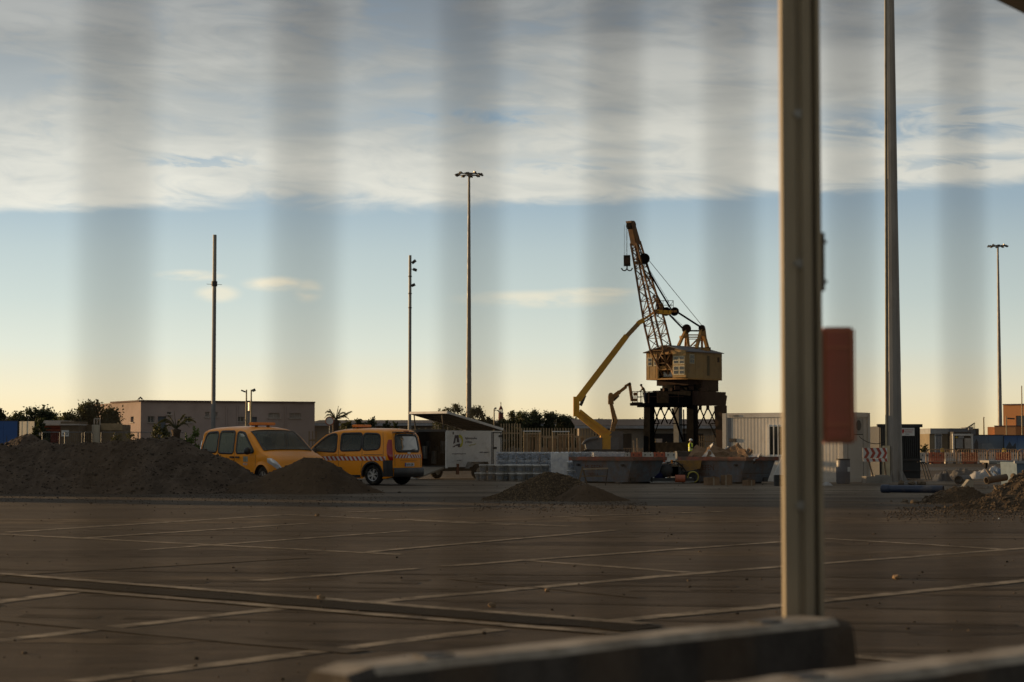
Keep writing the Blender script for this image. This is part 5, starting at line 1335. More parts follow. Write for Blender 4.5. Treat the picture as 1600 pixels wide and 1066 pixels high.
# ------------------------------------------------------------------ masts and poles
def mast(label, px, Yb_, dbot, ztop, dtop, head=True, lamps=10, joints=(8.5, 17, 25), box=False):
    t = thing('light_mast', label, 'light mast', (XS(px, Yb_), Yb_, 0), 0, 'tall floodlight masts')
    hs = [0] + [j for j in joints if j < ztop] + [ztop]; 
    for a, b in zip(hs[:-1], hs[1:]):
        ra = (dbot + (dtop - dbot) * a / ztop) / 2; rb = (dbot + (dtop - dbot) * b / ztop) / 2
        MB().tube((0, 0, a), (0, 0, b + .25 if b < ztop else b), ra, rb * .97, 12, smooth=False, ph=.26).build('shaft', m_mast, t)
    MB().tube((0, 0, 0), (0, 0, .04), dbot * .85, n=16).build('base_flange', m_galv, t)
    for k in range(6):
        a_ = 2 * pi * k / 6; MB().prism([(dbot * .45, .03), (dbot * .8, .03), (dbot * .47, .45)], -.012, .012).build('gusset', m_mast, t).rotation_euler = (0, 0, a_)
    if head:
        MB().tube((0, 0, ztop - .25), (0, 0, ztop + .10), .28, n=16).build('head_collar', m_mast, t)
        mb = MB(); R_ = 1.25
        for k in range(24):
            a0, a1 = 2 * pi * k / 24, 2 * pi * (k + 1) / 24; mb.beam((R_ * cos(a0), R_ * sin(a0), ztop - .05), (R_ * cos(a1), R_ * sin(a1), ztop - .05), .09)
        for k in range(4):
            a0 = pi / 4 + pi * k / 2; mb.beam((0, 0, ztop), (R_ * cos(a0), R_ * sin(a0), ztop - .05), .08)
        mb.build('lamp_ring', m_dark, t)
        for k in range(lamps):
            a0 = 2 * pi * (k + .3) / lamps; c_ = Vector((1.50 * cos(a0), 1.50 * sin(a0), ztop - .08)); Rm = Matrix.Rotation(a0, 3, 'Z') @ Matrix.Rotation(radians(20), 3, 'Y')
            fl_ = MB().box(c_, (.46, .40, .16), R=Rm).build('floodlight', m_dark, t)
            if k % 2 == 0: MB().box(c_ + Rm @ Vector((-.05, 0, .15)), (.22, .26, .14), R=Rm).build('driver_box', m_galv, fl_)
    return t
s_near = 3111 / 72.2
mt = mast('tallest nearest floodlight mast, running out of the top of the picture', 1397, 72.2, .60, 26, .20, joints=(4.0, 11.0, 19))
MB().box((-.34, -.19, W(0, 722, 72.2).z), (.26, .22, 1.18)).build('cable_box', mat('box_ochre', (.42, .36, .24), .7, dirt=DUST, dirt_amt=.3), mt)
MB().tube((-.305, -.10, 1.2), (-.118, -.04, 25), .035, .02, n=8).build('conduit', MATS['box_ochre'], mt)
mast('distant floodlight mast standing left of the middle behind the trailer', 732.5, 239, .74, W(0, 272, 239).z, .27)
mast('farthest floodlight mast near the right edge', 1563, 327, .80, W(0, 384, 327).z, .30)
m_pole = mat('pole_grey', (.17, .175, .18), .5, .3, .1)
def pole(label, px, Y, top, d, cams=()):
    t = thing('pole', label, 'pole', (XS(px, Y), Y, 0)); zt3 = W(0, top, Y).z
    MB().tube((0, 0, 0), (0, 0, zt3 * .75), d / 2 * 1.12, d / 2, 10, smooth=False).build('shaft', m_pole, t); MB().tube((0, 0, zt3 * .745), (0, 0, zt3), d / 2 * 1.02, d / 2 * .95, 10, smooth=False).build('shaft', m_galv, t)
    return t, zt3
t, z_ = pole('plain grey steel pole with small spikes, rising behind the left van', 333, 180, 367, .36)
zz_ = W(0, 444, 180).z
MB().beam((-.7, 0, zz_), (.7, 0, zz_ - .06), .035).build('spike', m_dark, t); MB().tube((0, 0, zz_ - .2), (0, 0, zz_ + .25), .27, n=10).build('collar', m_dark, t)
t, z_ = pole('grey pole with three cameras, rising from behind the raised trailer roof', 640, 200, 399, .30)
for py, s_, a_ in ((410, 1, .3), (421, 1.5, -.35), (446, .7, .1)):
    z = W(0, py, 200).z; cm = MB().beam((.1, 0, z), (.35 * s_, 0, z + .05), .06).build('camera_arm', m_dark, t)
    MB().tube((.20 * s_, -.1, z - .05 - a_ * .2), (.20 * s_ + .38, -.1, z + .05 + a_ * .5), .15, n=10).build('camera', m_dark, t if False else cm)
for py in (432, 459, 481): z = W(0, py, 200).z; MB().tube((0, 0, z - .05), (0, 0, z + .05), .19, n=10).build('band', m_dark, t)
def lamp_pole(label, px, Y, top, heads, name='street_lamp'):
    t = thing(name, label, 'street lamp', (XS(px, Y), Y, 0)); z = W(0, top, Y).z
    MB().tube((0, 0, 0), (0, 0, z), .10, .06, 8).build('post', mat('post_tan', (.28, .23, .14), .7), t)
    for a, b, w_ in heads: MB().beam((0, 0, z + a[1]), (a[0], 0, z + a[1] + .0), .06).build('arm', m_dark, t); MB().beam((a[0], 0, z + a[1]), (b[0], 0, z + b[1]), w_).build('lamp_head', m_dark, t)
    return t
lamp_pole('left one of two thin lamps standing before the pinkish building', 384.5, 170, 609, [((-.08, -.2), (-.45, -.05), .12)])
lamp_pole('right one of two thin lamps standing before the pinkish building', 392, 170, 609, [((.1, -.1), (.35, .0), .22)])
t = thing('lit_sign', 'small sign catching sunlight between the two thin lamps', 'sign', (XS(388, 171), 171, 0))
zA, zB = W(0, 642, 171).z, W(0, 629, 171).z
MB().box((0, 0, (zA + zB) / 2), (.30, .06, zB - zA), R=Matrix.Rotation(radians(-50), 3, 'Z')).build('face', mat('bright_panel', (.8, .77, .66), .4), t); MB().box((0, .12, (zA + zB) / 2), (.42, .06, zB - zA + .3)).build('frame', m_dark, t)
MB().box((0, 0, (zA) / 2), (.12, .1, zA)).build('stem', m_pole, t)
lamp_pole('twin headed street lamp in front of the trees beside the lighthouse', 772, 215, 639, [((.05, .0), (.25, .12), .18), ((.35, -.15), (.75, -.45), .12)])
t = lamp_pole('thin antenna pole between the grey hut and the orange building', 1537.5, 215, 652, [((.0, -.1), (.05, .0), .1)])
p_ = lamp_pole('small lamp on a short post before the orange building', 1573, 240, 650, [((.15, -.3), (1.0, -.35), .16)])
lamp_pole('thin antenna at the very right edge above the orange building', 1597.5, 250, 603, [((.0, -.1), (.02, 0), .1)])

# ------------------------------------------------------------------ buildings
m_pink = mat('pink_render', (.40, .32, .29), .95, var=.08, scale=.6, dirt=(.31, .245, .215), dirt_amt=.35, dscale=.4)
m_pane = mat('window_dark', (.05, .055, .06), .2)
m_sill = mat('sill_pale', (.42, .38, .34), .8)
Ya = 180.0; A = Vector((XS(219.5, Ya), Ya, 0)); B = Vector((XS(491.5, 187), 187, 0)); D0 = Vector((XS(174, 187), 187, 0))
HB = W(0, 627.5, Ya).z
t = thing('pink_building', 'low flat roofed pinkish building behind the left van', 'building', A, 0)
BB, DD = B - A, D0 - A
def wall_with(t, o, d, Hh, wins, m, nrm, thick=.25):
    ln = d.length; ux = d.normalized(); mb = MB()
    xs = sorted(set([0, ln] + [w[0] for w in wins] + [w[1] for w in wins])); zs = sorted(set([0, Hh] + [w[2] for w in wins] + [w[3] for w in wins]))
    for x0, x1 in zip(xs[:-1], xs[1:]):
        for z0, z1 in zip(zs[:-1], zs[1:]):
            if any(w[0] <= x0 + 1e-6 and w[1] >= x1 - 1e-6 and w[2] <= z0 + 1e-6 and w[3] >= z1 - 1e-6 for w in wins): continue
            a, b = o + ux * x0, o + ux * x1
            mb.add([(a.x, a.y, z0), (b.x, b.y, z0), (b.x, b.y, z1), (a.x, a.y, z1)], [(0, 1, 2, 3)])
    for w in wins:
        a, b = o + ux * w[0], o + ux * w[1]; i = -nrm * thick
        q = [Vector((a.x, a.y, w[2])), Vector((b.x, b.y, w[2])), Vector((b.x, b.y, w[3])), Vector((a.x, a.y, w[3]))]
        for k in range(4): mb.add([q[k], q[(k + 1) % 4], q[(k + 1) % 4] + i, q[k] + i], [(0, 1, 2, 3)])
    mb.build('wall', m, t)
    ang = atan2(d.y, d.x)
    for w in wins:
        cxy = o + ux * (w[0] + w[1]) / 2 - nrm * thick * .8; R_ = Matrix.Rotation(ang, 3, 'Z'); ww, hh = w[1] - w[0], w[3] - w[2]; kind = w[4] if len(w) > 4 else 'win'
        if kind == 'door': MB().box((cxy.x, cxy.y, (w[2] + w[3]) / 2), (ww, .06, hh), R=R_).build('door', mat('door_blue', (.10, .12, .15), .6), t); continue
        wd = MB().box((cxy.x, cxy.y, (w[2] + w[3]) / 2), (ww, .04, hh), R=R_).build('window', m_pane if kind == 'win' else mat('shutter', (.30, .27, .24), .7), t)
        for k in (-.5, 0, .5): 
            c_ = cxy + ux * k * (ww - .06) + nrm * .03; MB().box((c_.x, c_.y, (w[2] + w[3]) / 2), (.06, .05, hh), R=R_).build('frame', m_sill, wd)
        c_ = o + ux * (w[0] + w[1]) / 2 + nrm * .03; MB().box((c_.x, c_.y, w[2] - .05), (ww + .2, .16, .09), R=R_).build('sill', m_sill, wd)
def zz_at(py, Y): return W(0, py, Y).z
def fx(px):  # distance along the front wall of the pink building
    f = (px - 800) / F; # x = f*y ; point A + s*(B-A)
    u_ = BB.normalized(); s_ = (f * A.y - A.x) / (u_.x - f * u_.y); return s_
Z_ = lambda py: zz_at(py, 182)
wins = []
for p0_, p1_, t_, b_, k_ in ((231, 242, 651, 660, 'win'), (247, 260, 651, 690, 'door'), (261.5, 268, 644, 647.5, 'win'), (288, 300, 651, 660, 'win'), (321, 327.5, 643.5, 651, 'shut'), (335, 340, 643.5, 651, 'win'), (371, 382, 651, 658, 'win'), (391, 402, 651, 680, 'door'), (419.5, 437.5, 644.5, 652, 'shut'), (452.5, 470.5, 644.5, 652, 'shut')):
    wins.append((fx(p0_), fx(p1_), Z_(b_), Z_(t_), k_))
n_f = Vector((BB.y, -BB.x, 0)).normalized(); n_s = Vector((-DD.y, DD.x, 0)).normalized()
if n_s.y > 0: n_s = -n_s
wall_with(t, Vector((0, 0, 0)), BB, HB, wins, m_pink, n_f)
def sx_(px): f = (px - 800) / F; u_ = DD.normalized(); return (f * A.y - A.x) / (u_.x - f * u_.y)
wall_with(t, Vector((0, 0, 0)), DD, HB, [(sx_(209.5), sx_(204.5), zz_at(660, 184), zz_at(651.5, 184), 'win'), (sx_(188.5), sx_(183.5), zz_at(660, 185), zz_at(651.5, 185), 'win')], m_pink, n_s)
BK = BB + Vector((-BB.y, BB.x, 0)).normalized() * 14; DK = DD + Vector((-BB.y, BB.x, 0)).normalized() * 7
mb = MB(); mb.add([(0, 0, HB - .3), (BB.x, BB.y, HB - .3), (BK.x, BK.y, HB - .3), (DK.x, DK.y, HB - .3), (DD.x, DD.y, HB - .3)], [(0, 1, 2, 3, 4)]); mb.build('roof', m_conc, t)
mb = MB(); mb.add([(BB.x, BB.y, 0), (BK.x, BK.y, 0), (BK.x, BK.y, HB), (BB.x, BB.y, HB), (DK.x, DK.y, 0), (DK.x, DK.y, HB), (DD.x, DD.y, 0), (DD.x, DD.y, HB)], [(0, 1, 2, 3), (1, 4, 5, 2), (4, 6, 7, 5)]); mb.build('rear_wall', m_pink, t)
m_cope = mat('coping', (.12, .08, .075), .8)
for a, b in ((Vector((0, 0, 0)), BB), (Vector((0, 0, 0)), DD)): MB().beam(a + Vector((0, 0, HB + .06)), b + Vector((0, 0, HB + .06)), .35, .14).build('parapet_coping', m_cope, t)
for px in (354, 371, 446): q = fx(px); c_ = BB.normalized() * q + n_f * .06; MB().tube((c_.x, c_.y, 0), (c_.x, c_.y, HB - .3), .06, n=6).build('downpipe', m_pink, t)
# warehouses along the horizon
m_wroof = mat('warehouse_roof', (.085, .075, .075), .9, var=.15, scale=.4); m_wwall = mat('warehouse_wall', (.24, .21, .18), .9, var=.12, scale=.5); m_fascia = mat('fascia_grey', (.26, .27, .29), .6)
def warehouse(label, px0, px1, Y, pyt, pye, bays=True, dark=False):
    t = thing('warehouse', label, 'warehouse', (XS((px0 + px1) / 2, Y), Y, 0)); w = XS(px1, Y) - XS(px0, Y); ze = zz_at(pye, Y); zt4 = zz_at(pyt, Y + 14)
    MB().box((0, 3, ze / 2), (w, 5.6, ze)).build('wall', m_wwall, t)
    mb = MB(); mb.add([(-w / 2 - .5, -1.2, ze + .06), (w / 2 + .5, -1.2, ze + .06), (w / 2 + .5, 14, zt4), (-w / 2 - .5, 14, zt4), (-w / 2 - .5, -1.2, ze + .02), (w / 2 + .5, -1.2, ze + .02), (w / 2 + .5, 14, zt4 - .1), (-w / 2 - .5, 14, zt4 - .1)], [(0, 1, 2, 3), (7, 6, 5, 4)]); mb.build('roof', m_wroof, t)
    MB().box((0, -1.15, ze - .12), (w + 1, .14, .30)).build('fascia', m_fascia, t)
    if bays:
        n = max(2, int(w / 7))
        for k in range(n):
            x = -w / 2 + (k + .5) * w / n
            if random.random() < .75: MB().box((x, .17, ze * .40), (w / n * random.uniform(.45, .8), .12, ze * .72)).build('bay_door', mat('bay_dark', (.035, .03, .028), .9), t)
            MB().box((x - w / n / 2 + .1, -.05, ze * .48), (.28, .3, ze * .94)).build('pilaster', m_wwall, t)
    return t
warehouse('long low warehouse with dark roof behind crane and boom lifts', 905, 1215, 215, 655, 666)
warehouse('low dark roofed warehouse seen between the van and the raised trailer roof', 488, 700, 240, 656.5, 662)
warehouse('dark roofed shed right behind the trees at the far left', -80, 178, 235, 651, 656)
warehouse('dim shed glimpsed right of the black container', 1438, 1466, 190, 672, 679, False)
warehouse('distant low roof behind the trees and the lighthouse', 700, 905, 262, 657, 663, False)
# hut, door hut, hoardings and orange building on the right
m_hut = mat('hut_beige', (.20, .165, .115), .9, var=.12, scale=.8); m_hutg = mat('hut_grey', (.25, .26, .27), .8); m_hutb = mat('hut_blue', (.14, .16, .19), .8)
Yh = 152.0; X = lambda px: XS(px, Yh); Zh = lambda py: zz_at(py, Yh)
t = thing('beige_hut', 'small flat hut with a barred white door right of the black container', 'hut', (X(1482), Yh, 0)); o_ = X(1482)
MB().box((0, 2, Zh(678) / 2), (X(1512) - X(1453), 4, Zh(678))).build('wall', m_hut, t)
for a, b, m in ((1453, 1482, m_hutg), (1482, 1512, m_hutb)): MB().box(((X(a) + X(b)) / 2 - o_, 1.95, (Zh(678) + Zh(669.5)) / 2), (X(b) - X(a), 4.3, Zh(669.5) - Zh(678))).build('fascia', m, t)
dr = MB().box((X(1466) - o_, -.06, Zh(690) * .5 + .4), (X(1472) - X(1461), .1, 2.4)).build('door', m_white, t)
for k in range(4): MB().box((X(1462.5 + 2.3 * k) - o_, -.13, 1.4), (.07, .06, 2.1)).build('door_bar', m_hutb, dr)
MB().box((X(1466.5) - o_, -.08, Zh(680.5)), (.55, .06, .12)).build('lintel', m_white, t)
Yh = 150.0
t = thing('guard_booth', 'pale framed booth with small yellow and grey signs beside the beige hut', 'booth', (X(1504), Yh, 0)); o_ = X(1504)
MB().box((0, 1.0, Zh(681) / 2 + .2), (X(1518) - X(1490), 1.9, Zh(681) + .2)).build('wall', m_dark, t)
for a in (1489.5, 1518.5): MB().box((X(a) - o_, -.05, Zh(680) / 2), (.12, .2, Zh(679))).build('post', m_white, t)
MB().box((0, -.05, Zh(679.5)), (X(1520) - X(1488), .25, .14)).build('top_rail', m_white, t)
MB().box((X(1498.5) - o_, -.06, Zh(693)), (X(1504) - X(1493), .1, Zh(686) - Zh(701))).build('panel', m_hutg, t); MB().box((X(1512) - o_, -.06, Zh(693)), (X(1517) - X(1507), .1, Zh(685) - Zh(701))).build('panel', m_sill, t)
MB().prism([(X(1491.8) - o_, Zh(684.8)), (X(1496.8) - o_, Zh(684.8)), (X(1494.3) - o_, Zh(680.8))], -.12, -.09).build('warning_sign', mat('sign_yellow', (.5, .35, .02), .5), t)
MB().box((X(1501.5) - o_, -.1, Zh(683)), (.42, .04, .18)).build('notice', m_fascia, t)
# stairs rail on roof
Yh = 170.0; t = thing('roof_stair', 'sloping stair rail on the roofs above the beige hut', 'stair rail', (X(1518), Yh, 0)); o_ = X(1518)
MB().beam((X(1508) - o_, 0, Zh(671)), (X(1523.5) - o_, 0, Zh(661)), .09).build('handrail', m_dark, t)
for k in range(7): q = 1510 + k * 2.2; MB().beam((X(q) - o_, 0, Zh(672.5)), (X(q) - o_, 0, Zh(671 - (q - 1508) * 10 / 15.5)), .04).build('baluster', m_dark, t)
MB().box((X(1517) - o_, 1, Zh(672) / 2), (1.0, 1.2, Zh(672))).build('landing', m_hutb, t)
t = thing('grey_roof_block', 'grey stepped roof structure between the hut and the orange building', 'building', (X(1528), Yh + 2, 0)); o_ = X(1528)
for a, b, py, m in ((1510, 1526, 674.5, m_hutb), (1524, 1530, 667, m_hutg), (1529, 1540, 669.5, m_dark)): MB().box(((X(a) + X(b)) / 2 - o_, 1.5 + (a - 1510) * .02, Zh(py) / 2), (X(b) - X(a), 3, Zh(py))).build('block', m, t)
m_or = mat('orange_render', (.50, .235, .10), .95, var=.08, scale=.3, dirt=(.40, .18, .08), dirt_amt=.3)
Yo = 262.0; XO = lambda px: XS(px, Yo); ZO = lambda py: zz_at(py, Yo)
oR = radians(-38)
t = thing('orange_building', 'flat roofed orange building cut off by the right edge', 'building', (XO(1568), Yo, 0), oR)
Rinv = Matrix.Rotation(-oR, 3, 'Z'); sc_ = 1 / cos(oR)
Hh_ = ZO(633); wl_ = (XO(1640) - XO(1568)) * sc_
wall_with(t, Vector((0, 0, 0)), Vector((wl_, 0, 0)), Hh_, [((XO(1586) - XO(1568)) * 1.16, (XO(1600) - XO(1568)) * 1.16, ZO(667), ZO(650), 'win')], m_or, Vector((0, -1, 0)), .3)
MB().box((wl_ / 2, 4.2, Hh_ - .2), (wl_, 8, .2)).build('roof', m_conc, t); MB().box((wl_ / 2, 8.2, Hh_ / 2), (wl_, .2, Hh_)).build('rear_wall', m_or, t); MB().box((.1, 4.2, Hh_ / 2 - .2), (.2, 8, Hh_ - .4)).build('side_wall', m_or, t)
MB().beam((0, 0, Hh_ + .06), (wl_, 0, Hh_ + .06), .3, .14).build('parapet_coping', m_cope, t)
zl = ZO(667.5); MB().box((XO(1585) - XO(1568) - .5, -2.0, zl / 2), (XO(1598) - XO(1566), 3.9, zl)).build('lower_wing', m_or, t)
t = thing('orange_annex', 'low orange annex left of the orange building', 'building', (XO(1553), Yo - 6, 0), radians(-30))
MB().box((0, 2, ZO(667) / 2), ((XO(1568) - XO(1537)) * 1.05, 4, ZO(667))).build('wall', m_or, t); MB().box((0, 2, ZO(667) + .05), ((XO(1568) - XO(1537)) * 1.07, 4.1, .12)).build('parapet_coping', m_cope, t)
# printed hoarding with a sea view
def hoarding_mat(name, top, mid, low, sc_=1.0):
    m = bpy.data.materials.new(name); m.use_nodes = True; t = m.node_tree; b = t.nodes['Principled BSDF']; b.inputs['Roughness'].default_value = .55
    tcn = t.nodes.new('ShaderNodeTexCoord'); sp_ = t.nodes.new('ShaderNodeSeparateXYZ'); t.links.new(tcn.outputs['Object'], sp_.inputs[0])
    n = t.nodes.new('ShaderNodeTexNoise'); n.inputs['Scale'].default_value = .9 * sc_; n.inputs['Detail'].default_value = 7; t.links.new(tcn.outputs['Object'], n.inputs['Vector'])
    ad = t.nodes.new('ShaderNodeMath'); ad.operation = 'MULTIPLY_ADD'; t.links.new(n.outputs['Fac'], ad.inputs[0]); ad.inputs[1].default_value = .8; t.links.new(sp_.outputs[2], ad.inputs[2])
    r = t.nodes.new('ShaderNodeValToRGB'); mp = t.nodes.new('ShaderNodeMapRange'); t.links.new(ad.outputs[0], mp.inputs[0]); mp.inputs[1].default_value = .4; mp.inputs[2].default_value = 2.6; t.links.new(mp.outputs[0], r.inputs[0])
    e = r.color_ramp.elements; e[0].color = (*low, 1); e[0].position = .25; e[1].color = (*top, 1); e[1].position = .9; q = e.new(.45); q.color = (*mid, 1)
    t.links.new(r.outputs[0], b.inputs['Base Color']); return m
def hoarding(label, px0, px1, Y, pyt, m, n, silh=None):
    t = thing('hoarding', label, 'hoarding', (XS((px0 + px1) / 2, Y), Y, 0)); w = XS(px1, Y) - XS(px0, Y); h = zz_at(pyt, Y)
    for k in range(n): MB().box((-w / 2 + (k + .5) * w / n, 0, h / 2 + .02), (w / n - .012, .05, h)).build('panel', m, t)
    MB().box((0, .0, h + .05), (w, .1, .06)).build('top_rail', m_dark, t)
    for k in range(n + 1): MB().box((-w / 2 + k * w / n, .1, h / 2), (.08, .1, h)).build('post', m_dark, t)
    mb = silh
    if silh:
        for poly, mm in silh: MB().prism([((a - .5) * w, b * h) for a, b in poly], -.032, -.027).build('printed_shape', mm, t)
    return t
m_hb1 = hoarding_mat('sea_print_pale', (.12, .17, .24), (.20, .22, .24), (.10, .12, .15)); m_hb2 = hoarding_mat('sea_print_blue', (.035, .085, .22), (.13, .20, .30), (.02, .035, .06)); m_hb3 = hoarding_mat('sea_print_deep', (.015, .075, .26), (.03, .10, .28), (.02, .05, .12))
pr_d = mat('print_dark', (.05, .055, .065), .6); pr_l = mat('print_pale', (.25, .27, .29), .6)
hoarding('pale blue printed hoarding right of the booth', 1520, 1568.5, 154, 681, m_hb1, 2, [([(.04, .15), (.04, .7), (.12, .88), (.17, .75), (.17, .15)], pr_d), ([(.25, .15), (.3, .7), (.6, .72), (.7, .5), (.7, .15)], pr_l)])
hoarding('deep blue printed hoarding at the right edge', 1569, 1650, 153, 681.5, m_hb2, 4, [([(.02, .1), (.03, .55), (.10, .8), (.16, .6), (.22, .75), (.24, .3), (.5, .35), (.5, .1)], pr_d)])
hoarding('bright blue printed hoarding at the far left edge', -60, 27, 138, 658.5, m_hb3, 4, [([(.62, .12), (.64, .5), (.66, .12)], pr_d), ([(.78, .12), (.81, .7), (.84, .12)], pr_d), ([(.7, .1), (.7, .3), (.95, .3), (.95, .1)], pr_l)])
# far left lit panel, shelter, boards
def panel_thing(label, px0, px1, Y, pyt, m, rz, n):
    t = thing('sheet_fence', label, 'fence', (XS((px0 + px1) / 2, Y), Y, 0), rz); w = (XS(px1, Y) - XS(px0, Y)) / cos(rz); h = zz_at(pyt, Y)
    for k in range(n): MB().box((-w / 2 + (k + .5) * w / n, random.uniform(-.01, .01), h / 2), (w / n - .02, .05, h)).build('sheet', m, t)
m_sheet = mat('cream_sheet', (.60, .54, .42), .7, var=.12, scale=.7, stretch=(3, 3, .5))
panel_thing('cream sheet fence glowing in the sun at the far left', 28, 56, 134, 658.5, m_sheet, radians(-34), 6)
Yg = 146.0; X = lambda px: XS(px, Yg); Zg = lambda py: zz_at(py, Yg)
t = thing('open_shelter', 'open fronted shelter with a reddish inside at the far left', 'shelter', (X(83), Yg, 0)); o_ = X(83)
MB().box((0, 1.2, Zg(661)), (X(102) - X(64), 3.4, .35)).build('roof', m_sill, t)
MB().box((0, 2.7, Zg(661) / 2), (X(100) - X(66), .15, Zg(662))).build('rear_wall', mat('maroon', (.10, .035, .03), .9), t)
for px in (65, 99.5): MB().box((X(px) - o_, -.35, Zg(661) / 2), (.22, .22, Zg(661))).build('post', m_sill, t)
for k, z in enumerate((667, 672)): MB().box((0, .0, Zg(z)), (X(99) - X(67), .05, .12)).build('rail', mat('maroon_rail', (.16, .06, .04), .8), t)
t = thing('low_hut', 'brown hut with two small white notices beside the open shelter', 'hut', (X(118), Yg - 2, 0)); o_ = X(118); 
MB().box((0, 1.5, Zg(659) / 2), (X(131) - X(103), 3, Zg(659))).build('wall', mat('hut_brown', (.15, .115, .08), .9), t); MB().box((0, 1.4, Zg(664)), (X(132) - X(102), 3.4, .10)).build('ledge', m_sill, t)
for px in (108.5, 114.5):
    nt = MB().box((X(px) - o_, -.04, Zg(677.5)), (.26, .05, .44)).build('notice', m_white, t); MB().tube((X(px) - o_, -.075, Zg(678.5)), (X(px) - o_, -.07, Zg(678.5)), .06, n=10).build('notice_mark', m_dark, nt)
t = thing('tan_column_shed', 'tan shed with a sunlit round column left of the pinkish building', 'shed', (X(160), Yg, 0)); o_ = X(160)
MB().box((0, 2, Zg(663.5) / 2), (X(190) - X(131), 3, Zg(663.5))).build('wall', mat('shed_tan', (.20, .155, .10), .9), t)
MB().tube((X(149.5) - o_, 0, 0), (X(149.5) - o_, 0, Zg(664)), .30, n=16).build('column', m_sheet, t); MB().box((X(155) - o_, .2, Zg(664) / 2), (.08, .1, Zg(664))).build('post', m_dark, t)
MB().box((X(172) - o_, .45, Zg(667)), (X(190) - X(156), .1, .5)).build('board', mat('board_tan', (.38, .29, .17), .8), t)
mb = MB(); 
for px in (141.5, 150.5): mb.beam((X(px) - o_, 1.2, Zg(664)), (X(px) - o_, 1.2, Zg(654)), .08)
mb.beam((X(141.5) - o_, 1.2, Zg(654)), (X(150.5) - o_, 1.2, Zg(654)), .08).beam((X(146) - o_, 1.2, Zg(664)), (X(146) - o_, 1.2, Zg(654)), .05); mb.build('roof_frame', m_sill, t)
for i, (a, b) in enumerate(((66, 93), (101, 128), (132, 144), (158, 178), (180, 215), (216, 290))):
    Y_ = 124; t = thing('wire_fence_panel', ORD[i] + ' thin wire fence panel from the left behind the long earth heap', 'fence panel', (XS((a + b) / 2, Y_), Y_, 0), 0, 'wire fence panels behind the long earth heap'); w = XS(b, Y_) - XS(a, Y_); h = zz_at(675.5, Y_)
    mb = MB().path([(-w / 2, 0, 0), (-w / 2, 0, h), (w / 2, 0, h), (w / 2, 0, 0)], .025, 5); mb.beam((-w / 2, 0, .9), (w / 2, 0, .9), .02); mb.build('frame', m_pole, t)
    mb = MB(); k = -w / 2
    while k < w / 2: mb.beam((k, 0, 0), (k, 0, h), .006); k += .12
    mb.build('mesh_wires', m_pole, t)
# unseen shed added at the left to keep the low sun off vans and skips
t = thing('shade_shed', 'long plain shed added out of view to shade the vans and skips', 'shed', (-29.5, 79.5, 0))
MB().box((0, 0, 2.5), (4, 23, 5.0)).build('wall', m_wwall, t); MB().box((0, 0, 5.06), (4.4, 23.4, .12)).build('roof', m_wroof, t)

# ------------------------------------------------------------------ lighthouse
YL = 520.0; X = lambda px: XS(px, YL); ZL = lambda py: zz_at(py, YL)
t = thing('lighthouse', 'small distant lighthouse with a dark red lantern above the trees', 'lighthouse', (X(782.6), YL, 0))
m_lh = mat('lighthouse_red', (.16, .06, .045), .8); s_ = YL / F
MB().lathe([(4.6 * s_ * 1.2, 0), (3.8 * s_, ZL(646)), (3.9 * s_, ZL(645.5))], 16).build('tower', m_lh, t)
MB().tube((0, 0, ZL(646)), (0, 0, ZL(645)), 4.6 * s_, n=16).build('gallery', m_dark, t)
mb = MB()
for k in range(8): a_ = 2 * pi * k / 8; mb.beam((2.9 * s_ * cos(a_), 2.9 * s_ * sin(a_), ZL(645)), (2.9 * s_ * cos(a_), 2.9 * s_ * sin(a_), ZL(640)), .12)
mb.build('lantern_frame', m_white, t)
MB().tube((0, 0, ZL(645)), (0, 0, ZL(641)), 1.2 * s_, n=10).build('lens', mat('lens_glass', (.7, .65, .5), .2), t)
MB().lathe([(3.4 * s_, ZL(640.2)), (3.0 * s_, ZL(638.6)), (1.2 * s_, ZL(635)), (.5 * s_, ZL(634)), (.4 * s_, ZL(631.5)), (0, ZL(631))], 14).build('dome', m_lh, t)
MB().tube((0, 0, ZL(631.5)), (0, 0, ZL(628.5)), .12, n=5).build('vane', m_dark, t)

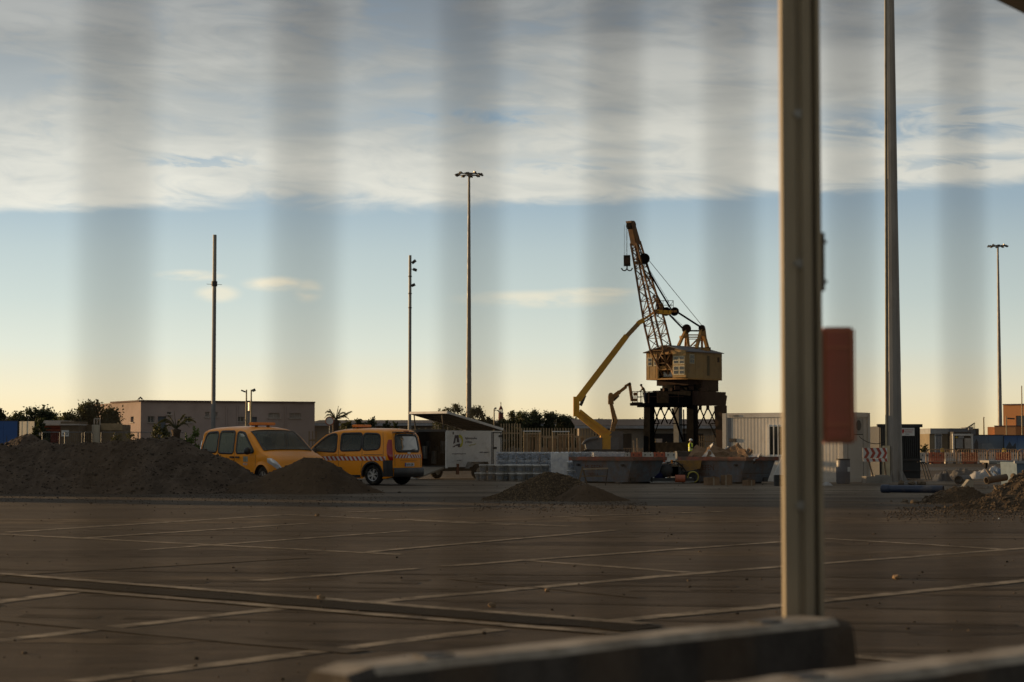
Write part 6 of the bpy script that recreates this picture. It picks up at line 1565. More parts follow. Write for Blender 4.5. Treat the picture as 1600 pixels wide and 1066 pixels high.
# ------------------------------------------------------------------ trees, palms, bushes
def leaf_mat(name, c):
    m = mat(name, c, .7, var=.35, scale=1.2)
    t = m.node_tree; b = t.nodes['Principled BSDF']; tl = t.nodes.new('ShaderNodeBsdfTranslucent'); tl.inputs[0].default_value = (c[0] * 1.6, c[1] * 1.7, c[2], 1); mx = t.nodes.new('ShaderNodeMixShader'); mx.inputs[0].default_value = .25
    o = t.nodes['Material Output']; t.links.new(b.outputs[0], mx.inputs[1]); t.links.new(tl.outputs[0], mx.inputs[2]); t.links.new(mx.outputs[0], o.inputs[0]); return m
m_leaf = leaf_mat('leaf_dark', (.035, .042, .018)); m_leaf2 = leaf_mat('leaf_olive', (.055, .055, .022)); m_leaf3 = leaf_mat('leaf_bright', (.10, .13, .03)); m_bark = mat('bark', (.07, .05, .035), .95, bump=.02)
def tree(label, px, Y, pyt, wpx, m, dens=1.0, seed=0, name='tree', cat='tree', zlow=.25, trunk=True, leaf=.22, spiky=.5, group=None):
    rnd = random.Random(seed); h = zz_at(pyt, Y); w = wpx * Y / F
    t = thing(name, label, cat, (XS(px, Y), Y, 0), 0, group)
    nb = 5 + int(w * 1.6); tips = []
    tr_ = MB()
    if trunk: tr_.tube((0, 0, 0), (.1, 0, h * .35), .05 * h * .5 + .05, .03 * h * .5 + .03, 8)
    for k in range(nb):
        a = 2 * pi * rnd.random(); x = (rnd.random() - .5) * w * .86; edge = sqrt(max(0, 1 - (2 * x / w) ** 2))
        top = h * (zlow + (1 - zlow) * (.45 + .55 * edge) * rnd.uniform(.72, 1.0)); y = (rnd.random() - .5) * w * .5
        b_ = Vector((.1 if trunk else x * .4, 0, h * .30 if trunk else 0)); e_ = Vector((x, y, top * .9)); mid = (b_ + e_) / 2 + Vector((rnd.uniform(-.2, .2), 0, -.1 * h))
        tr_.tube(b_, mid, .045, .03, 5).tube(mid, e_, .03, .012, 5); tips.append((e_, mid))
    tr_.build('trunk', m_bark, t)
    mb = MB()
    for e_, mid in tips:
        r0 = w / (nb ** .5) * .48
        for c_, rr, nn in ((e_, r0, 150), (mid, r0 * .9, 90), ((e_ + mid) / 2 + Vector((rnd.uniform(-.4, .4), 0, 0)), r0, 110)):
            for q in range(int(nn * dens)):
                d_ = Vector((rnd.gauss(0, 1), rnd.gauss(0, 1), rnd.gauss(0, .8))) * .52 * rr
                p = c_ + d_
                if p.z < h * zlow * .35: p.z = h * zlow * .35 + rnd.random() * .3
                u_ = Vector((rnd.gauss(0, 1), rnd.gauss(0, 1), rnd.gauss(0, 1) + spiky)).normalized() * leaf * rnd.uniform(.5, 1.2); v_ = u_.cross(Vector((rnd.gauss(0, 1), rnd.gauss(0, 1), rnd.gauss(0, 1)))).normalized() * leaf * .32
                mb.add([p, p + u_ * .5 + v_, p + u_, p + u_ * .5 - v_], [(0, 1, 2, 3)])
    # a few straggling shoots
    for k in range(int(nb * 3)):
        e_, mid = rnd.choice(tips); top = e_ + Vector((rnd.uniform(-.3, .3), 0, rnd.uniform(.3, .75) * (h * .14 + .2)))
        mb.beam(e_, top, .02)
        for q in range(10): p = e_ + (top - e_) * rnd.random(); u_ = Vector((rnd.uniform(-1, 1), rnd.uniform(-1, 1), .6)).normalized() * leaf; v_ = u_.cross(Vector((0, 1, .3))).normalized() * leaf * .3; mb.add([p, p + u_ * .5 + v_, p + u_, p + u_ * .5 - v_], [(0, 1, 2, 3)])
    mb.build('crown', m, t)
    return t
gT = 'trees beyond the yard'
tree('dark tree cut by the left edge above the blue hoarding', -6, 170, 634, 34, m_leaf, 1.6, seed=1, group=gT)
tree('round dark tree right of the one at the left edge', 50, 165, 627, 78, m_leaf, 2.4, zlow=.05, seed=2, group=gT)
tree('wide bushy tree touching the left end of the pinkish building', 140, 160, 625, 86, m_leaf2, 2.6, zlow=.05, seed=3, group=gT)
tree('low dark shrub between the cream sheet fence and the shelter', 60, 133, 651, 16, m_leaf, .8, seed=4, name='shrub', cat='shrub', zlow=.05, trunk=False, leaf=.16)
tree('sparse olive shrub before the wall left of the palm', 195, 120, 672, 36, m_leaf2, .5, seed=5, name='shrub', cat='shrub', zlow=.02, trunk=False, leaf=.14)
tree('feathery brown shrub right under the small palm', 250, 120, 664, 36, m_leaf2, .5, seed=6, name='shrub', cat='shrub', zlow=.02, trunk=False, leaf=.14)
tree('bright green bush against the left end of the yellow van', 303, 78, 669, 24, m_leaf3, 1.2, seed=7, name='bush', cat='bush', zlow=.1, trunk=False, leaf=.09)
tree('tree directly left of the distant floodlight mast', 705, 236, 627, 52, m_leaf2, 1.7, zlow=.0, trunk=False, seed=8, group=gT)
tree('tree directly right of the distant floodlight mast', 744, 236, 633, 44, m_leaf2, 1.7, zlow=.0, trunk=False, seed=9, group=gT)
tree('small tree below the twin headed street lamp', 766, 236, 645, 40, m_leaf2, 1.4, zlow=.0, trunk=False, seed=10, group=gT)
tree('loose tree just right of the lighthouse', 797, 236, 640, 40, m_leaf2, 1.4, zlow=.0, trunk=False, seed=11, group=gT)
tree('dark dense tree left of the middle of the tree line', 822, 238, 640, 62, m_leaf, 2.2, zlow=.0, trunk=False, seed=12, group=gT)
tree('highest dark tree left of the big boom lift', 846, 236, 635, 58, m_leaf, 2.2, zlow=.0, trunk=False, seed=13, group=gT)
tree('dark tree ending the tree line near the boom lift', 877, 238, 642, 54, m_leaf, 2.0, zlow=.0, trunk=False, seed=14, group=gT)
tree('low tree directly behind the big boom lift mast', 902, 238, 650, 44, m_leaf2, 1.4, zlow=.0, trunk=False, seed=15, group=gT)
tree('small treetop above the warehouse roof right of the boom lift', 937, 250, 653, 8, m_leaf, .5, seed=16, group=gT)
tree('small treetop touching the left leg of the crane', 1003, 250, 654.5, 10, m_leaf, .5, seed=17, group=gT)
tree('leafy shrub row directly right of the fan palm', 541, 150, 655, 26, m_leaf2, .8, seed=18, name='shrub', cat='shrub', zlow=.05, trunk=False, leaf=.18)
tree('taller spiky shrub right above the van windows', 574, 150, 646, 26, m_leaf, .7, seed=19, name='shrub', cat='shrub', zlow=.05, trunk=False, leaf=.18)
tree('thin shrub left of the van light bar', 558, 150, 651, 14, m_leaf2, .5, seed=20, name='shrub', cat='shrub', zlow=.05, trunk=False, leaf=.16)
tree('sparse shrub above the van light bar', 603, 150, 653, 16, m_leaf, .3, seed=21, name='shrub', cat='shrub', zlow=.05, trunk=False, leaf=.16)
tree('single thin sprig right of the van light bar', 619, 150, 654, 6, m_leaf, .15, seed=22, name='shrub', cat='shrub', zlow=.05, trunk=False, leaf=.14)
tree('small brush in front of the pinkish building roof of the van', 420, 140, 662, 26, m_leaf2, .35, seed=23, name='shrub', cat='shrub', zlow=.05, trunk=False, leaf=.14)
tree('small olive bush at the foot of the beige hut', 1444, 150, 698, 8, m_leaf2, .5, seed=24, name='bush', cat='bush', zlow=.05, trunk=False, leaf=.14)
tree('bushy tree added out of view to break the near edge of the shed shadow', 800 - 28.5 / 63.5 * F, 63.5, 520, 260, m_leaf2, 3.0, seed=31, zlow=.05, leaf=.3)  # both trees added unseen, to break up the shed's shadow edge
tree('smaller bushy tree added out of view to break the shed shadow edge', 800 - 29.5 / 58.5 * F, 58.5, 560, 190, m_leaf2, 2.2, seed=32, zlow=.05, leaf=.3)
def palm(label, px, Y, pybase, pyc, fr, m, tw=.25):
    t = thing('palm', label, 'palm', (XS(px, Y), Y, 0)); zc2 = zz_at(pyc, Y); s_ = Y / F
    MB().lathe([(tw * 1.3, 0), (tw * .8, zc2 * .5), (tw, zc2 * .9), (tw * 1.3, zc2), (0, zc2 + .1)], 10).build('trunk', m_bark, t)
    rnd = random.Random(px)
    for dx_, dz_, cur in fr:
        L_ = Vector((dx_ * s_, rnd.uniform(-.6, .6), dz_ * s_)); mb = MB(); prev = None; n = 16
        for k in range(n + 1):
            q = k / n; p = Vector((0, 0, zc2)) + L_ * q + Vector((0, 0, cur * s_ * 4 * q * (1 - q)))
            if prev is not None:
                mb.beam(prev, p, .05 * (1 - q) + .012)
                if k > 2:
                    d_ = (p - prev).normalized(); ln = (.75 if k < n - 3 else .45) * L_.length * .32
                    for s2 in (-1, 1):
                        for jj in range(2):
                            sd_ = (Vector((0, s2, 0)) * .35 + Vector((0, 0, -1)) * rnd.uniform(.3, .8) * (1 if s2 > 0 else -.5) + d_ * 1.0).normalized() * ln * rnd.uniform(.7, 1.1)
                            w_ = d_ * .05; b0 = prev + (p - prev) * (jj / 2); mb.add([b0 - w_, b0 + w_, b0 + sd_], [(0, 1, 2)])
            prev = p
        mb.build('frond', m, t)
palm('small arching palm before the pinkish building', 275, 122, 690, 672, [(-24, 14, 8), (-32, 8, 10), (-12, 22, 4), (-2, 30, 0), (12, 24, 4), (28, 12, 10), (22, 4, 9), (-20, 2, 7), (6, 16, 4)], m_leaf2)
palm('fan palm standing out against the sky behind the right van', 524, 148, 690, 657, [(-15, 12, 7), (-17, 4, 7), (-8, 17, 2), (4, 22, 0), (8, 18, 1), (18, 9, 7), (20, 2, 6), (25, 14, 1), (-10, 3, 4), (-2, 12, 2)], m_leaf2)
t = thing('round_sign', 'red rimmed round road sign beside the fan palm', 'road sign', (XS(515, 146), 146, 0)); zS = zz_at(658, 146)
MB().tube((0, 0, 0), (0, 0, zS), .04).build('post', m_pole, t); mb = MB(); mb.lathe([(.26, 0), (.34, 0), (.34, .03), (.26, .03), (.26, 0)], 24, (0, -.06, zS), axis='y'); mb.build('rim', m_red, t); MB().tube((0, -.05, zS), (0, -.03, zS), .27, n=24).build('face', m_white, t)
# two birds on the roof corner
for px, lab, fl in ((216, 'small dark bird on the roof corner, the left of two', 1), (220, 'small dark bird on the roof corner, the right of two', -1)):
    t = thing('bird', lab, 'bird', (XS(px, 180), 180.2, HB + .13), 0 if fl > 0 else pi)
    mb = MB(); mb.lathe([(0, 0), (.05, .04), (.075, .12), (.06, .2), (.03, .26), (0, .28)], 10); o = mb.build('body', m_black, t); o.rotation_euler = (0, radians(50), 0); o.location = (-.1, 0, .06)
    bm = bmesh.new(); bmesh.ops.create_uvsphere(bm, u_segments=8, v_segments=6, radius=.045); me = bpy.data.meshes.new('head'); bm.to_mesh(me); bm.free(); me.materials.append(m_black); o = bpy.data.objects.new('head', me); C.objects.link(o); o.parent = t; o.location = (.13, 0, .27)
    MB().prism([(.16, .28), (.22, .26), (.16, .25)], -.01, .01).build('beak', m_black, t); MB().prism([(-.08, .07), (-.26, -.0), (-.10, .02)], -.03, .03).build('tail', m_black, t)
    for y in (-.03, .03): MB().tube((0, y, 0), (0, y, .1), .008, n=5).build('leg', m_black, t)

# ------------------------------------------------------------------ harbour crane
YC = 155.5; SC = F / YC; O = Vector((XS(1070, YC), YC, 0))
def P(px, py, dy=0.0): v = W(px, py, YC + dy) - O; return v
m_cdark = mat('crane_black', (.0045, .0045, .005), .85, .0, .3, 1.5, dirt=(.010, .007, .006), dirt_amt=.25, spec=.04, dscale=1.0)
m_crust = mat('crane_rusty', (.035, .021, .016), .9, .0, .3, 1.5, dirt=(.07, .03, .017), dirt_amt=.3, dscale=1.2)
m_cyel = mat('crane_ochre', (.36, .19, .045), .7, 0, .2, 1.5, dirt=(.12, .06, .03), dirt_amt=.4, dscale=1.5)
m_cboom = mat('boom_brown', (.16, .08, .027), .75, 0, .3, 2, dirt=(.07, .035, .02), dirt_amt=.5, dscale=1.5)
m_ccab = mat('crane_house', (.30, .19, .070), .75, 0, .08, 1, dirt=(.13, .08, .04), dirt_amt=.3, dscale=1.2)
m_croof = mat('crane_roof', (.16, .155, .16), .8, 0, .2, 1)
m_cable = mat('steel_cable', (.03, .028, .028), .6)
cr = thing('harbour_crane', 'old ochre harbour crane with lattice boom on a black portal', 'crane', O)
# portal corners in crane frame (A left, Cn near, D right, Bf far)
cA, cC, cD, cB = Vector((-2.75, .2, 0)), Vector((.35, -2.75, 0)), Vector((2.78, -.2, 0)), Vector((-.3, 2.75, 0))
zg0, zg1 = 4.38, 5.45
def leg(c, wt_, wb_, m, lean=(0, 0)):
    b_ = Vector((c.x + lean[0], c.y + lean[1], .45)); MB().beam(b_, c + Vector((0, 0, zg0)), wb_, wb_, w2=wt_, h2=wt_, up=(sin(.7), cos(.7), 0)).build('leg', m, cr)
    MB().box((b_.x, b_.y, .28), (1.5, .5, .5), R=Matrix.Rotation(radians(-44), 3, 'Z')).build('bogie', m_cdark, cr)
leg(cA, .60, .62, m_cdark, (-.03, 0)); leg(cC, .62, .66, m_cdark); leg(cD, .72, .52, m_crust, (.10, 0)); leg(cB, .50, .50, mat('crane_grey', (.09, .10, .11), .7))  # far leg coloured grey to stand for skylight on it
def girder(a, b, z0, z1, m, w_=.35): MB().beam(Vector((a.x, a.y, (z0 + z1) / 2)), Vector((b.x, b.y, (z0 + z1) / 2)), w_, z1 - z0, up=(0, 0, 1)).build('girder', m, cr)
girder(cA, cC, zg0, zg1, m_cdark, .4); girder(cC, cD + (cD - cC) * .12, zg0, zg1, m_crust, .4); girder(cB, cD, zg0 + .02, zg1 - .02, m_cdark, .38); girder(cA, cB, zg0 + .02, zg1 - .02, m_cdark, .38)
MB().beam(cA + Vector((0, 0, 1.15)), cC + Vector((0, 0, 1.15)), .35, .75).build('sill_beam', m_cdark, cr); MB().beam(cC + Vector((0, 0, 1.1)), cD + Vector((0, 0, 1.1)), .3, .3).build('sill_beam', m_cdark, cr) if False else None
MB().box((0, 0, zg1 + .05), (3.6, 3.4, .12), R=Matrix.Rotation(radians(-44), 3, 'Z')).build('deck', m_cdark, cr)
MB().beam(P(1134, 618, 0) + Vector((0, .2, 0)), P(1131, 640, 0) + Vector((0, .2, 0)), .25, .25).build('end_plate', m_crust, cr)
# black machinery bulk between legs at girder level
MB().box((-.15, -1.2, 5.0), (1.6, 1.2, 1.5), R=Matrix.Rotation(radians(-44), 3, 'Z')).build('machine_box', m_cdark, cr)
# walkway reaching left, with rail and posts
MB().beam(P(985, 632, -2.2), P(1076, 632, -2.9), .9, .20).build('walkway', m_cdark, cr); MB().beam(P(996, 635.2, -2.2), P(1070, 635.2, -2.9), .6, .14).build('walkway_beam', m_cdark, cr)
rail = MB(); rail.beam(P(987, 612, -2.5), P(1068, 612, -3.2), .045).beam(P(987, 620, -2.5), P(1068, 620, -3.2), .04)
for q in (988, 1001, 1014, 1028, 1044, 1060): rail.beam(P(q, 631, -2.5), P(q, 611.5, -2.5), .05 if q != 1014 else .10)
rail.build('handrail', m_crust, cr)
# dark tapering block behind the worker
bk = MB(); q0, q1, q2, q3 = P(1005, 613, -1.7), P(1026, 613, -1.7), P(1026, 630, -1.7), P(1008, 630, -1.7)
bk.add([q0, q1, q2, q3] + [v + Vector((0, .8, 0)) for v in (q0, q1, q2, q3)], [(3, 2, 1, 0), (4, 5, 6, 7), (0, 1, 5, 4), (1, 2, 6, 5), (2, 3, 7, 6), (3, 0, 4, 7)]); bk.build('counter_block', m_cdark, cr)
# lattice bracing: two bays of crossed bars
def brace(a, b, dy, w_=.10, m=m_cdark): MB().beam(P(a[0], a[1], dy), P(b[0], b[1], dy), w_).build('brace', m, cr)
for x0, x1, dy in ((1021, 1060, 1.6), (1083, 1120, 1.3)):
    w_ = x1 - x0; xs3 = [x0 + w_ * f for f in (0, .28, .62, 1)]
    for i in range(3):
        brace((xs3[i], 636), (xs3[i + 1] - 2, 662), dy); brace((xs3[i + 1], 636), (xs3[i] + 1, 663), dy)
    brace((x0, 662), (x0 + w_ * .25, 662), dy, .08); brace((x1 - w_ * .25, 662), (x1, 662), dy, .08)
    for f in (.30, .62): q = x0 + w_ * f; MB().beam(P(q, 634, dy), P(q, 641, dy), .24, .12).build('gusset', m_cdark, cr)
brace((1050, 638), (1067, 690), -.6, .14); brace((1028, 663), (1022, 681), 1.6, .09); brace((1094, 663), (1078, 690), -.8, .12); brace((1109, 662), (1119, 684), 1.2, .10); brace((1062, 664), (1079, 664), 0, .08); brace((1068, 640), (1069, 690), 1.5, .09)
# slewing ring
MB().tube((0, 0, 5.5), (0, 0, 6.0), 1.75, n=28).build('slewing_ring', m_cdark, cr)
rnd = random.Random(2)
for k in range(14): a_ = 2 * pi * k / 14; MB().tube((1.65 * cos(a_), 1.65 * sin(a_), 5.62), (1.9 * cos(a_), 1.9 * sin(a_), 5.62), .14, n=8).build('roller', m_crust, cr)
# machine house
be = radians(40); HRz = -be; HW, HL = 3.95, 4.65; R_h = Matrix.Rotation(HRz, 3, 'Z'); hc = Vector((0, 0, 0)) + Vector((.0, 0, 0))
hx = R_h @ Vector((1, 0, 0)); hy = R_h @ Vector((0, 1, 0)); hcen = Vector(((HL * sin(be) - HW * cos(be)) / 2, 0, 0)) 
z0h, z1h, zrh = 6.48, 8.52, 9.05
def H(x, y, z): return hcen + hx * x + hy * y + Vector((0, 0, z))
def hbox(x, y, z, dx_, dy_, dz_, name, m, parent=None): return MB().box(H(x, y, z), (dx_, dy_, dz_), R=R_h).build(name, m, parent or cr)
hbox(0, 0, z0h - .05, HW, HL, .12, 'floor_frame', m_cyel)
hbox(0, .2, 6.18, 3.0, 3.6, .50, 'underframe', m_crust); hbox(.55, .9, 5.95, 2.6, 2.2, .9, 'counterweight', m_crust)
# side wall of vertical sheets
npn = 9
for sx in (-1, 1):
    for k in range(npn):
        y = -HL / 2 + (k + .5) * HL / npn; hbox(sx * (HW / 2 - .02 - .006 * (k % 2)), y, (z0h + z1h) / 2, .05, HL / npn - .012, z1h - z0h, 'wall_sheet', m_ccab)
for k in range(7):
    x = -HW / 2 + (k + .5) * HW / 7; hbox(x, HL / 2 - .03, (z0h + z1h) / 2, HW / 7 - .012, .05, z1h - z0h, 'wall_sheet', m_ccab)
# gable front: left panel, opening, right cab panel
yf_ = -HL / 2
for k in range(4): hbox(-HW / 2 + .16 + k * .30, yf_ + .02 + .01 * (k % 2), (z0h + z1h) / 2, .285, .05, z1h - z0h, 'wall_sheet', m_ccab)
hbox(HW / 2 - .62, yf_ - .12, (z0h + z1h) / 2 + .05, 1.22, .34, z1h - z0h + .05, 'driver_cab', m_ccab)
hbox(-.05, yf_ + .06, z0h + .80, 1.75, .10, .32, 'cross_beam', m_cyel); hbox(-.05, yf_ + .06, z1h - .10, 1.75, .10, .18, 'cross_beam', m_cyel)
hbox(-.05, yf_ + .9, (z0h + z1h) / 2, 1.8, .08, z1h - z0h, 'inner_wall', mat('house_inside', (.10, .055, .025), .9)); hbox(-.05, yf_ + .5, z0h + .3, .9, .5, .35, 'winch', m_galv)
for s_ in (-.92, .82): hbox(s_, yf_ + .02, (z0h + z1h) / 2, .12, .14, z1h - z0h, 'door_post', m_cyel)
def hwin(x, y, z, w_, h_, face, cols=2, rows=2):
    fr = hbox(x, y, z, *((w_ + .10, .05, h_ + .10) if face == 'f' else (.05, w_ + .10, h_ + .10)), 'window', mat('win_cream', (.42, .38, .27), .7))
    for i in range(cols):
        for j in range(rows):
            o1 = (i - (cols - 1) / 2) * w_ / cols; o2 = (j - (rows - 1) / 2) * h_ / rows
            if face == 'f': hbox(x + o1, y - .03, z + o2, w_ / cols - .07, .02, h_ / rows - .07, 'pane', m_pane, fr)
            else: hbox(x + .03, y + o1, z + o2, .02, w_ / cols - .07, h_ / rows - .07, 'pane', m_pane, fr)
yc2 = yf_ - .30
hwin(HW / 2 - .90, yc2, z0h + 1.35, .42, .55, 'f', 1); hwin(HW / 2 - .36, yc2, z0h + 1.35, .42, .55, 'f', 1); hwin(HW / 2 - .90, yc2, z0h + .58, .42, .62, 'f', 1); hwin(HW / 2 - .36, yc2, z0h + .58, .42, .62, 'f', 1)
hwin(-HW / 2 + .36, yf_ - .01, z0h + 1.30, .34, .58, 'f', 1); hwin(-HW / 2 + .92, yf_ - .01, z0h + 1.30, .28, .58, 'f', 1)
hwin(HW / 2 + .01, yf_ + .52, z0h + 1.45, .52, .62, 's'); hbox(HW / 2 + .005, yf_ + 2.75, z0h + 1.0, .03, .34, 1.55, 'louvre', mat('louvre_olive', (.11, .09, .05), .8)); hbox(HW / 2 + .005, HL / 2 - .5, z0h + 1.50, .03, .28, .38, 'vent', m_crust)
# roof, gable ends
ov = .12
def roofpoly(sx): return [H(0, -HL / 2 - ov - .15, zrh), H(0, HL / 2 + ov, zrh), H(sx * (HW / 2 + ov), HL / 2 + ov, z1h), H(sx * (HW / 2 + ov), -HL / 2 - ov - .15, z1h)]
for sx in (-1, 1):
    q = roofpoly(sx); mb = MB(); mb.add(q + [v - Vector((0, 0, .06)) for v in q], [(0, 1, 2, 3), (7, 6, 5, 4), (0, 3, 7, 4), (1, 0, 4, 5), (2, 1, 5, 6), (3, 2, 6, 7)]); mb.build('roof', m_croof, cr)
for y in (-HL / 2 + .01, HL / 2 - .01):
    mb = MB(); q = [H(-HW / 2, y, z1h), H(HW / 2, y, z1h), H(0, y, zrh - .05)]; mb.add(q + [v + hy * .05 for v in q], [(0, 1, 2), (5, 4, 3), (0, 3, 4, 1), (1, 4, 5, 2), (2, 5, 3, 0)]); mb.build('gable', m_ccab if y > 0 else m_cboom, cr)
# boom: four chords with bracing, leaning out over the gable end
bf = H(-.35, -HL / 2 + .5, 6.75)
tipdir = R_h @ Vector((0, -1, 0))
zt5 = W(983, 352, YC - 3.2).z; dxp = XS(984.5, YC - 3.2) - O.x; r_ = (dxp - bf.x) / tipdir.x
bt = Vector((dxp, bf.y + tipdir.y * abs(r_), zt5)); axis = (bt - bf); Lb_ = axis.length; ax = axis.normalized(); sx_v = hx.copy(); sy_v = ax.cross(sx_v).normalized()
def bw_(q): return interp([(0, .55), (.18, 1.25), (.35, 1.22), (.8, .62), (1, .42)], q)
def bd_(q): return interp([(0, .35), (.18, 1.05), (.35, 1.05), (.8, .55), (1, .40)], q)
def BP(q, i, j): return bf + axis * q + sx_v * (i * bw_(q) / 2) + sy_v * (j * bd_(q) / 2)
qs = [0, .09, .18, .26, .34, .42, .50, .575, .645, .71, .77, .825, .875]
for i in (-1, 1):
    for j in (-1, 1):
        for a, b in zip(qs[:-1], qs[1:]): MB().beam(BP(a, i, j), BP(b, i, j), .115).build('chord', m_cboom, cr)
for n_, (a, b) in enumerate(zip(qs[:-1], qs[1:])):
    mb = MB()
    for i in (-1, 1):
        mb.beam(BP(a, i, -1), BP(b, i, 1), .05) if n_ % 2 else mb.beam(BP(a, i, 1), BP(b, i, -1), .05); mb.beam(BP(b, i, -1), BP(b, i, 1), .05)
        mb.beam(BP(a, i, -1), BP((a + b) / 2, i, 1), .035)
    for j in (-1, 1):
        mb.beam(BP(a, -1, j), BP(b, 1, j), .05) if n_ % 2 else mb.beam(BP(a, 1, j), BP(b, -1, j), .05); mb.beam(BP(b, -1, j), BP(b, 1, j), .05)
    mb.build('lattice', m_cboom, cr)
for i in (-1, 1):
    q = [BP(.86, i, -1), BP(.86, i, 1), BP(1.0, i, 1.1), BP(1.0, i, -1.1)]; mb = MB(); mb.add(q + [v + sx_v * .04 for v in q], [(0, 1, 2, 3), (7, 6, 5, 4), (0, 3, 7, 4), (1, 0, 4, 5), (2, 1, 5, 6), (3, 2, 6, 7)]); mb.build('head_plate', m_cboom, cr)
for j in (-1, 1): MB().beam(BP(.86, 0, j), BP(1.0, 0, j), bw_(.95) * .9, .05, up=sy_v).build('head_plate', m_cboom, cr)
mb = MB(); mb.tube(BP(.985, -1, 0), BP(.985, 1, 0), .34, n=18); mb.build('head_sheave', m_cdark, cr); MB().box(BP(1.005, 0, 0), (.5, .5, .14), R=R_h).build('head_cap', m_cboom, cr)
# gantry struts inside the lower boom
MB().beam(bf + Vector((0, 0, 1.2)), H(.7, -HL / 2 - .05, z0h + .2), .13).build('strut', m_cboom, cr); MB().beam(H(-.5, -HL / 2 - .2, z1h - .2), H(.75, -HL / 2 - .25, z0h + .5), .08).build('strut', m_cboom, cr)
# hook block
hk = thing('hook_block', 'x', 'y'); del hk['label']; del hk['category']; hk.parent = cr
dyh = bt.y - .2; HP = lambda px, py: W(px, py, YC + dyh) - O
MB().beam(HP(979.5, 399), HP(979.8, 416), .50, .28).build('cheek', m_cdark, hk); MB().tube(HP(979.8, 408) - Vector((0, .2, 0)), HP(979.8, 408) + Vector((0, .2, 0)), .24, n=14).build('sheave', m_crust, hk)
MB().beam(HP(979.8, 415), HP(979.6, 421), .09).build('shank', m_cdark, hk)
for s_ in (-1, 1): MB().path([HP(979.6, 419) + Vector((s_ * .20 * (1 - cos(a_)), 0, -.20 * sin(a_))) for a_ in [pi * k / 8 for k in range(9)]], .05).build('hook', m_cdark, hk)
for px in (975.5, 978.5, 979.8): MB().beam(HP(px, 399), HP(px, 352), .022).build('hoist_rope', m_cable, cr)
# sheave nest half way up, back stays, pulley block
dym = (bf + axis * .78).y; MP = lambda px, py, dy=None: W(px, py, YC + (dym if dy is None else dy)) - O
MB().tube(MP(1006, 405) + Vector((0, -.35, 0)), MP(1006, 405) + Vector((0, -.15, 0)), .42, n=20).build('sheave', m_cdark, cr); MB().tube(MP(1007, 404) + Vector((0, .15, 0)), MP(1007, 404) + Vector((0, .35, 0)), .42, n=20).build('sheave', m_cdark, cr)
MB().beam(MP(994, 404), MP(1007, 404), .5, .28).build('sheave_bracket', m_cboom, cr); MB().beam(MP(992, 411), MP(1002, 410), .3, .24).build('sheave_bracket', m_cboom, cr)
pbk = MP(1047, 487, -1.2)
for s_ in (-.3, .3): 
    MB().beam(MP(988, 368) + hx * s_ * .6, MP(1012, 428, dym + .3) + hx * s_ * .7, .08).build('stay_rod', m_cdark, cr); MB().beam(MP(1012, 428, dym + .3) + hx * s_ * .7, pbk + Vector((-.15, 0, .15)) + hx * s_, .09).build('stay_rod', m_cdark, cr)
MB().beam(MP(1039, 487, -1.2), MP(1057, 487, -1.2), .6, .16).build('pulley_frame', m_cyel, cr)
for px in (1041, 1054): 
    for s_ in (-.22, .22): MB().tube(MP(px, 487, -1.2) + Vector((0, s_ - .06, 0)), MP(px, 487, -1.2) + Vector((0, s_ + .06, 0)), .33, n=18).build('pulley', m_cdark, cr)
aL, aR = P(1072.5, 514, .5), P(1096.5, 513, .8)
m_fr = m_cyel
for a, b, w_ in ((aL, P(1060, 541, -.4), .20), (aL, P(1071, 542, 1.4), .18), (aL, P(1076, 542, .6), .22), (aR, P(1088, 545, -.2), .22), (aR, P(1097, 546, 1.8), .18), (aR, P(1106, 546, 1.4), .24), (P(1100, 514, 1), P(1104, 545, 1.6), .2)): MB().beam(a, b, w_).build('a_frame', m_fr, cr)
for y0, w_ in ((517, .12), (523.5, .09), (527, .09), (530, .06)): MB().beam(P(1070, y0, .6), P(1094, y0, .9), w_).build('cross_tie', m_crust if y0 < 520 else m_fr, cr)
MB().beam(P(1063, 527, .1), P(1075, 526, .6), .22).build('cross_tie', m_fr, cr)
MB().beam(P(1079, 541, .6), P(1094, 526, .9), .10).build('diagonal', m_fr, cr); MB().beam(P(1084, 541, .6), P(1096, 531, .9), .07).build('diagonal', m_fr, cr)
MB().tube(aL + Vector((0, -.2, 0)), aL + Vector((0, .05, 0)), .36, n=18).build('pulley', m_crust, cr); MB().tube(aR + Vector((0, -.2, 0)), aR + Vector((0, .05, 0)), .26, n=18).build('pulley', m_cdark, cr); MB().beam(P(1094, 519, .8), P(1101, 519, .8), .4, .55).build('a_frame_head', m_fr, cr)
MB().beam(pbk + Vector((-.05, 0, -.25)), aL + Vector((-.25, 0, .0)), .10).build('stay_rod', m_cdark, cr); MB().beam(pbk + Vector((.5, 0, 0)), aR + Vector((-.1, 0, .1)), .11).build('stay_rod', m_cdark, cr)
MB().beam(MP(1009, 401), aR + Vector((0, -.2, .2)), .03).build('luffing_rope', m_cable, cr)
for a, b in ((MP(1008, 410), P(1046, 480, -1.2)), (MP(1009, 412), P(1050, 480, -1.2)), (MP(1004, 413), P(1028, 465, -2)), (P(1050, 494, -1.2), aL), (P(1032, 515, -1), P(1047, 541, -1)), (MP(1002, 414), P(1038, 482, -1.2))): MB().beam(a, b, .018).build('luffing_rope', m_cable, cr)
hbox(1.0, 1.6, zrh - .25, .5, .5, .35, 'roof_box', m_crust); hbox(1.3, 1.0, zrh - .32, .6, .35, .3, 'roof_box', m_cyel)
for px in (1058, 1080): MB().box(P(px, 606, -2.0), (.4, .2, .3)).build('gear_case', m_crust, cr)

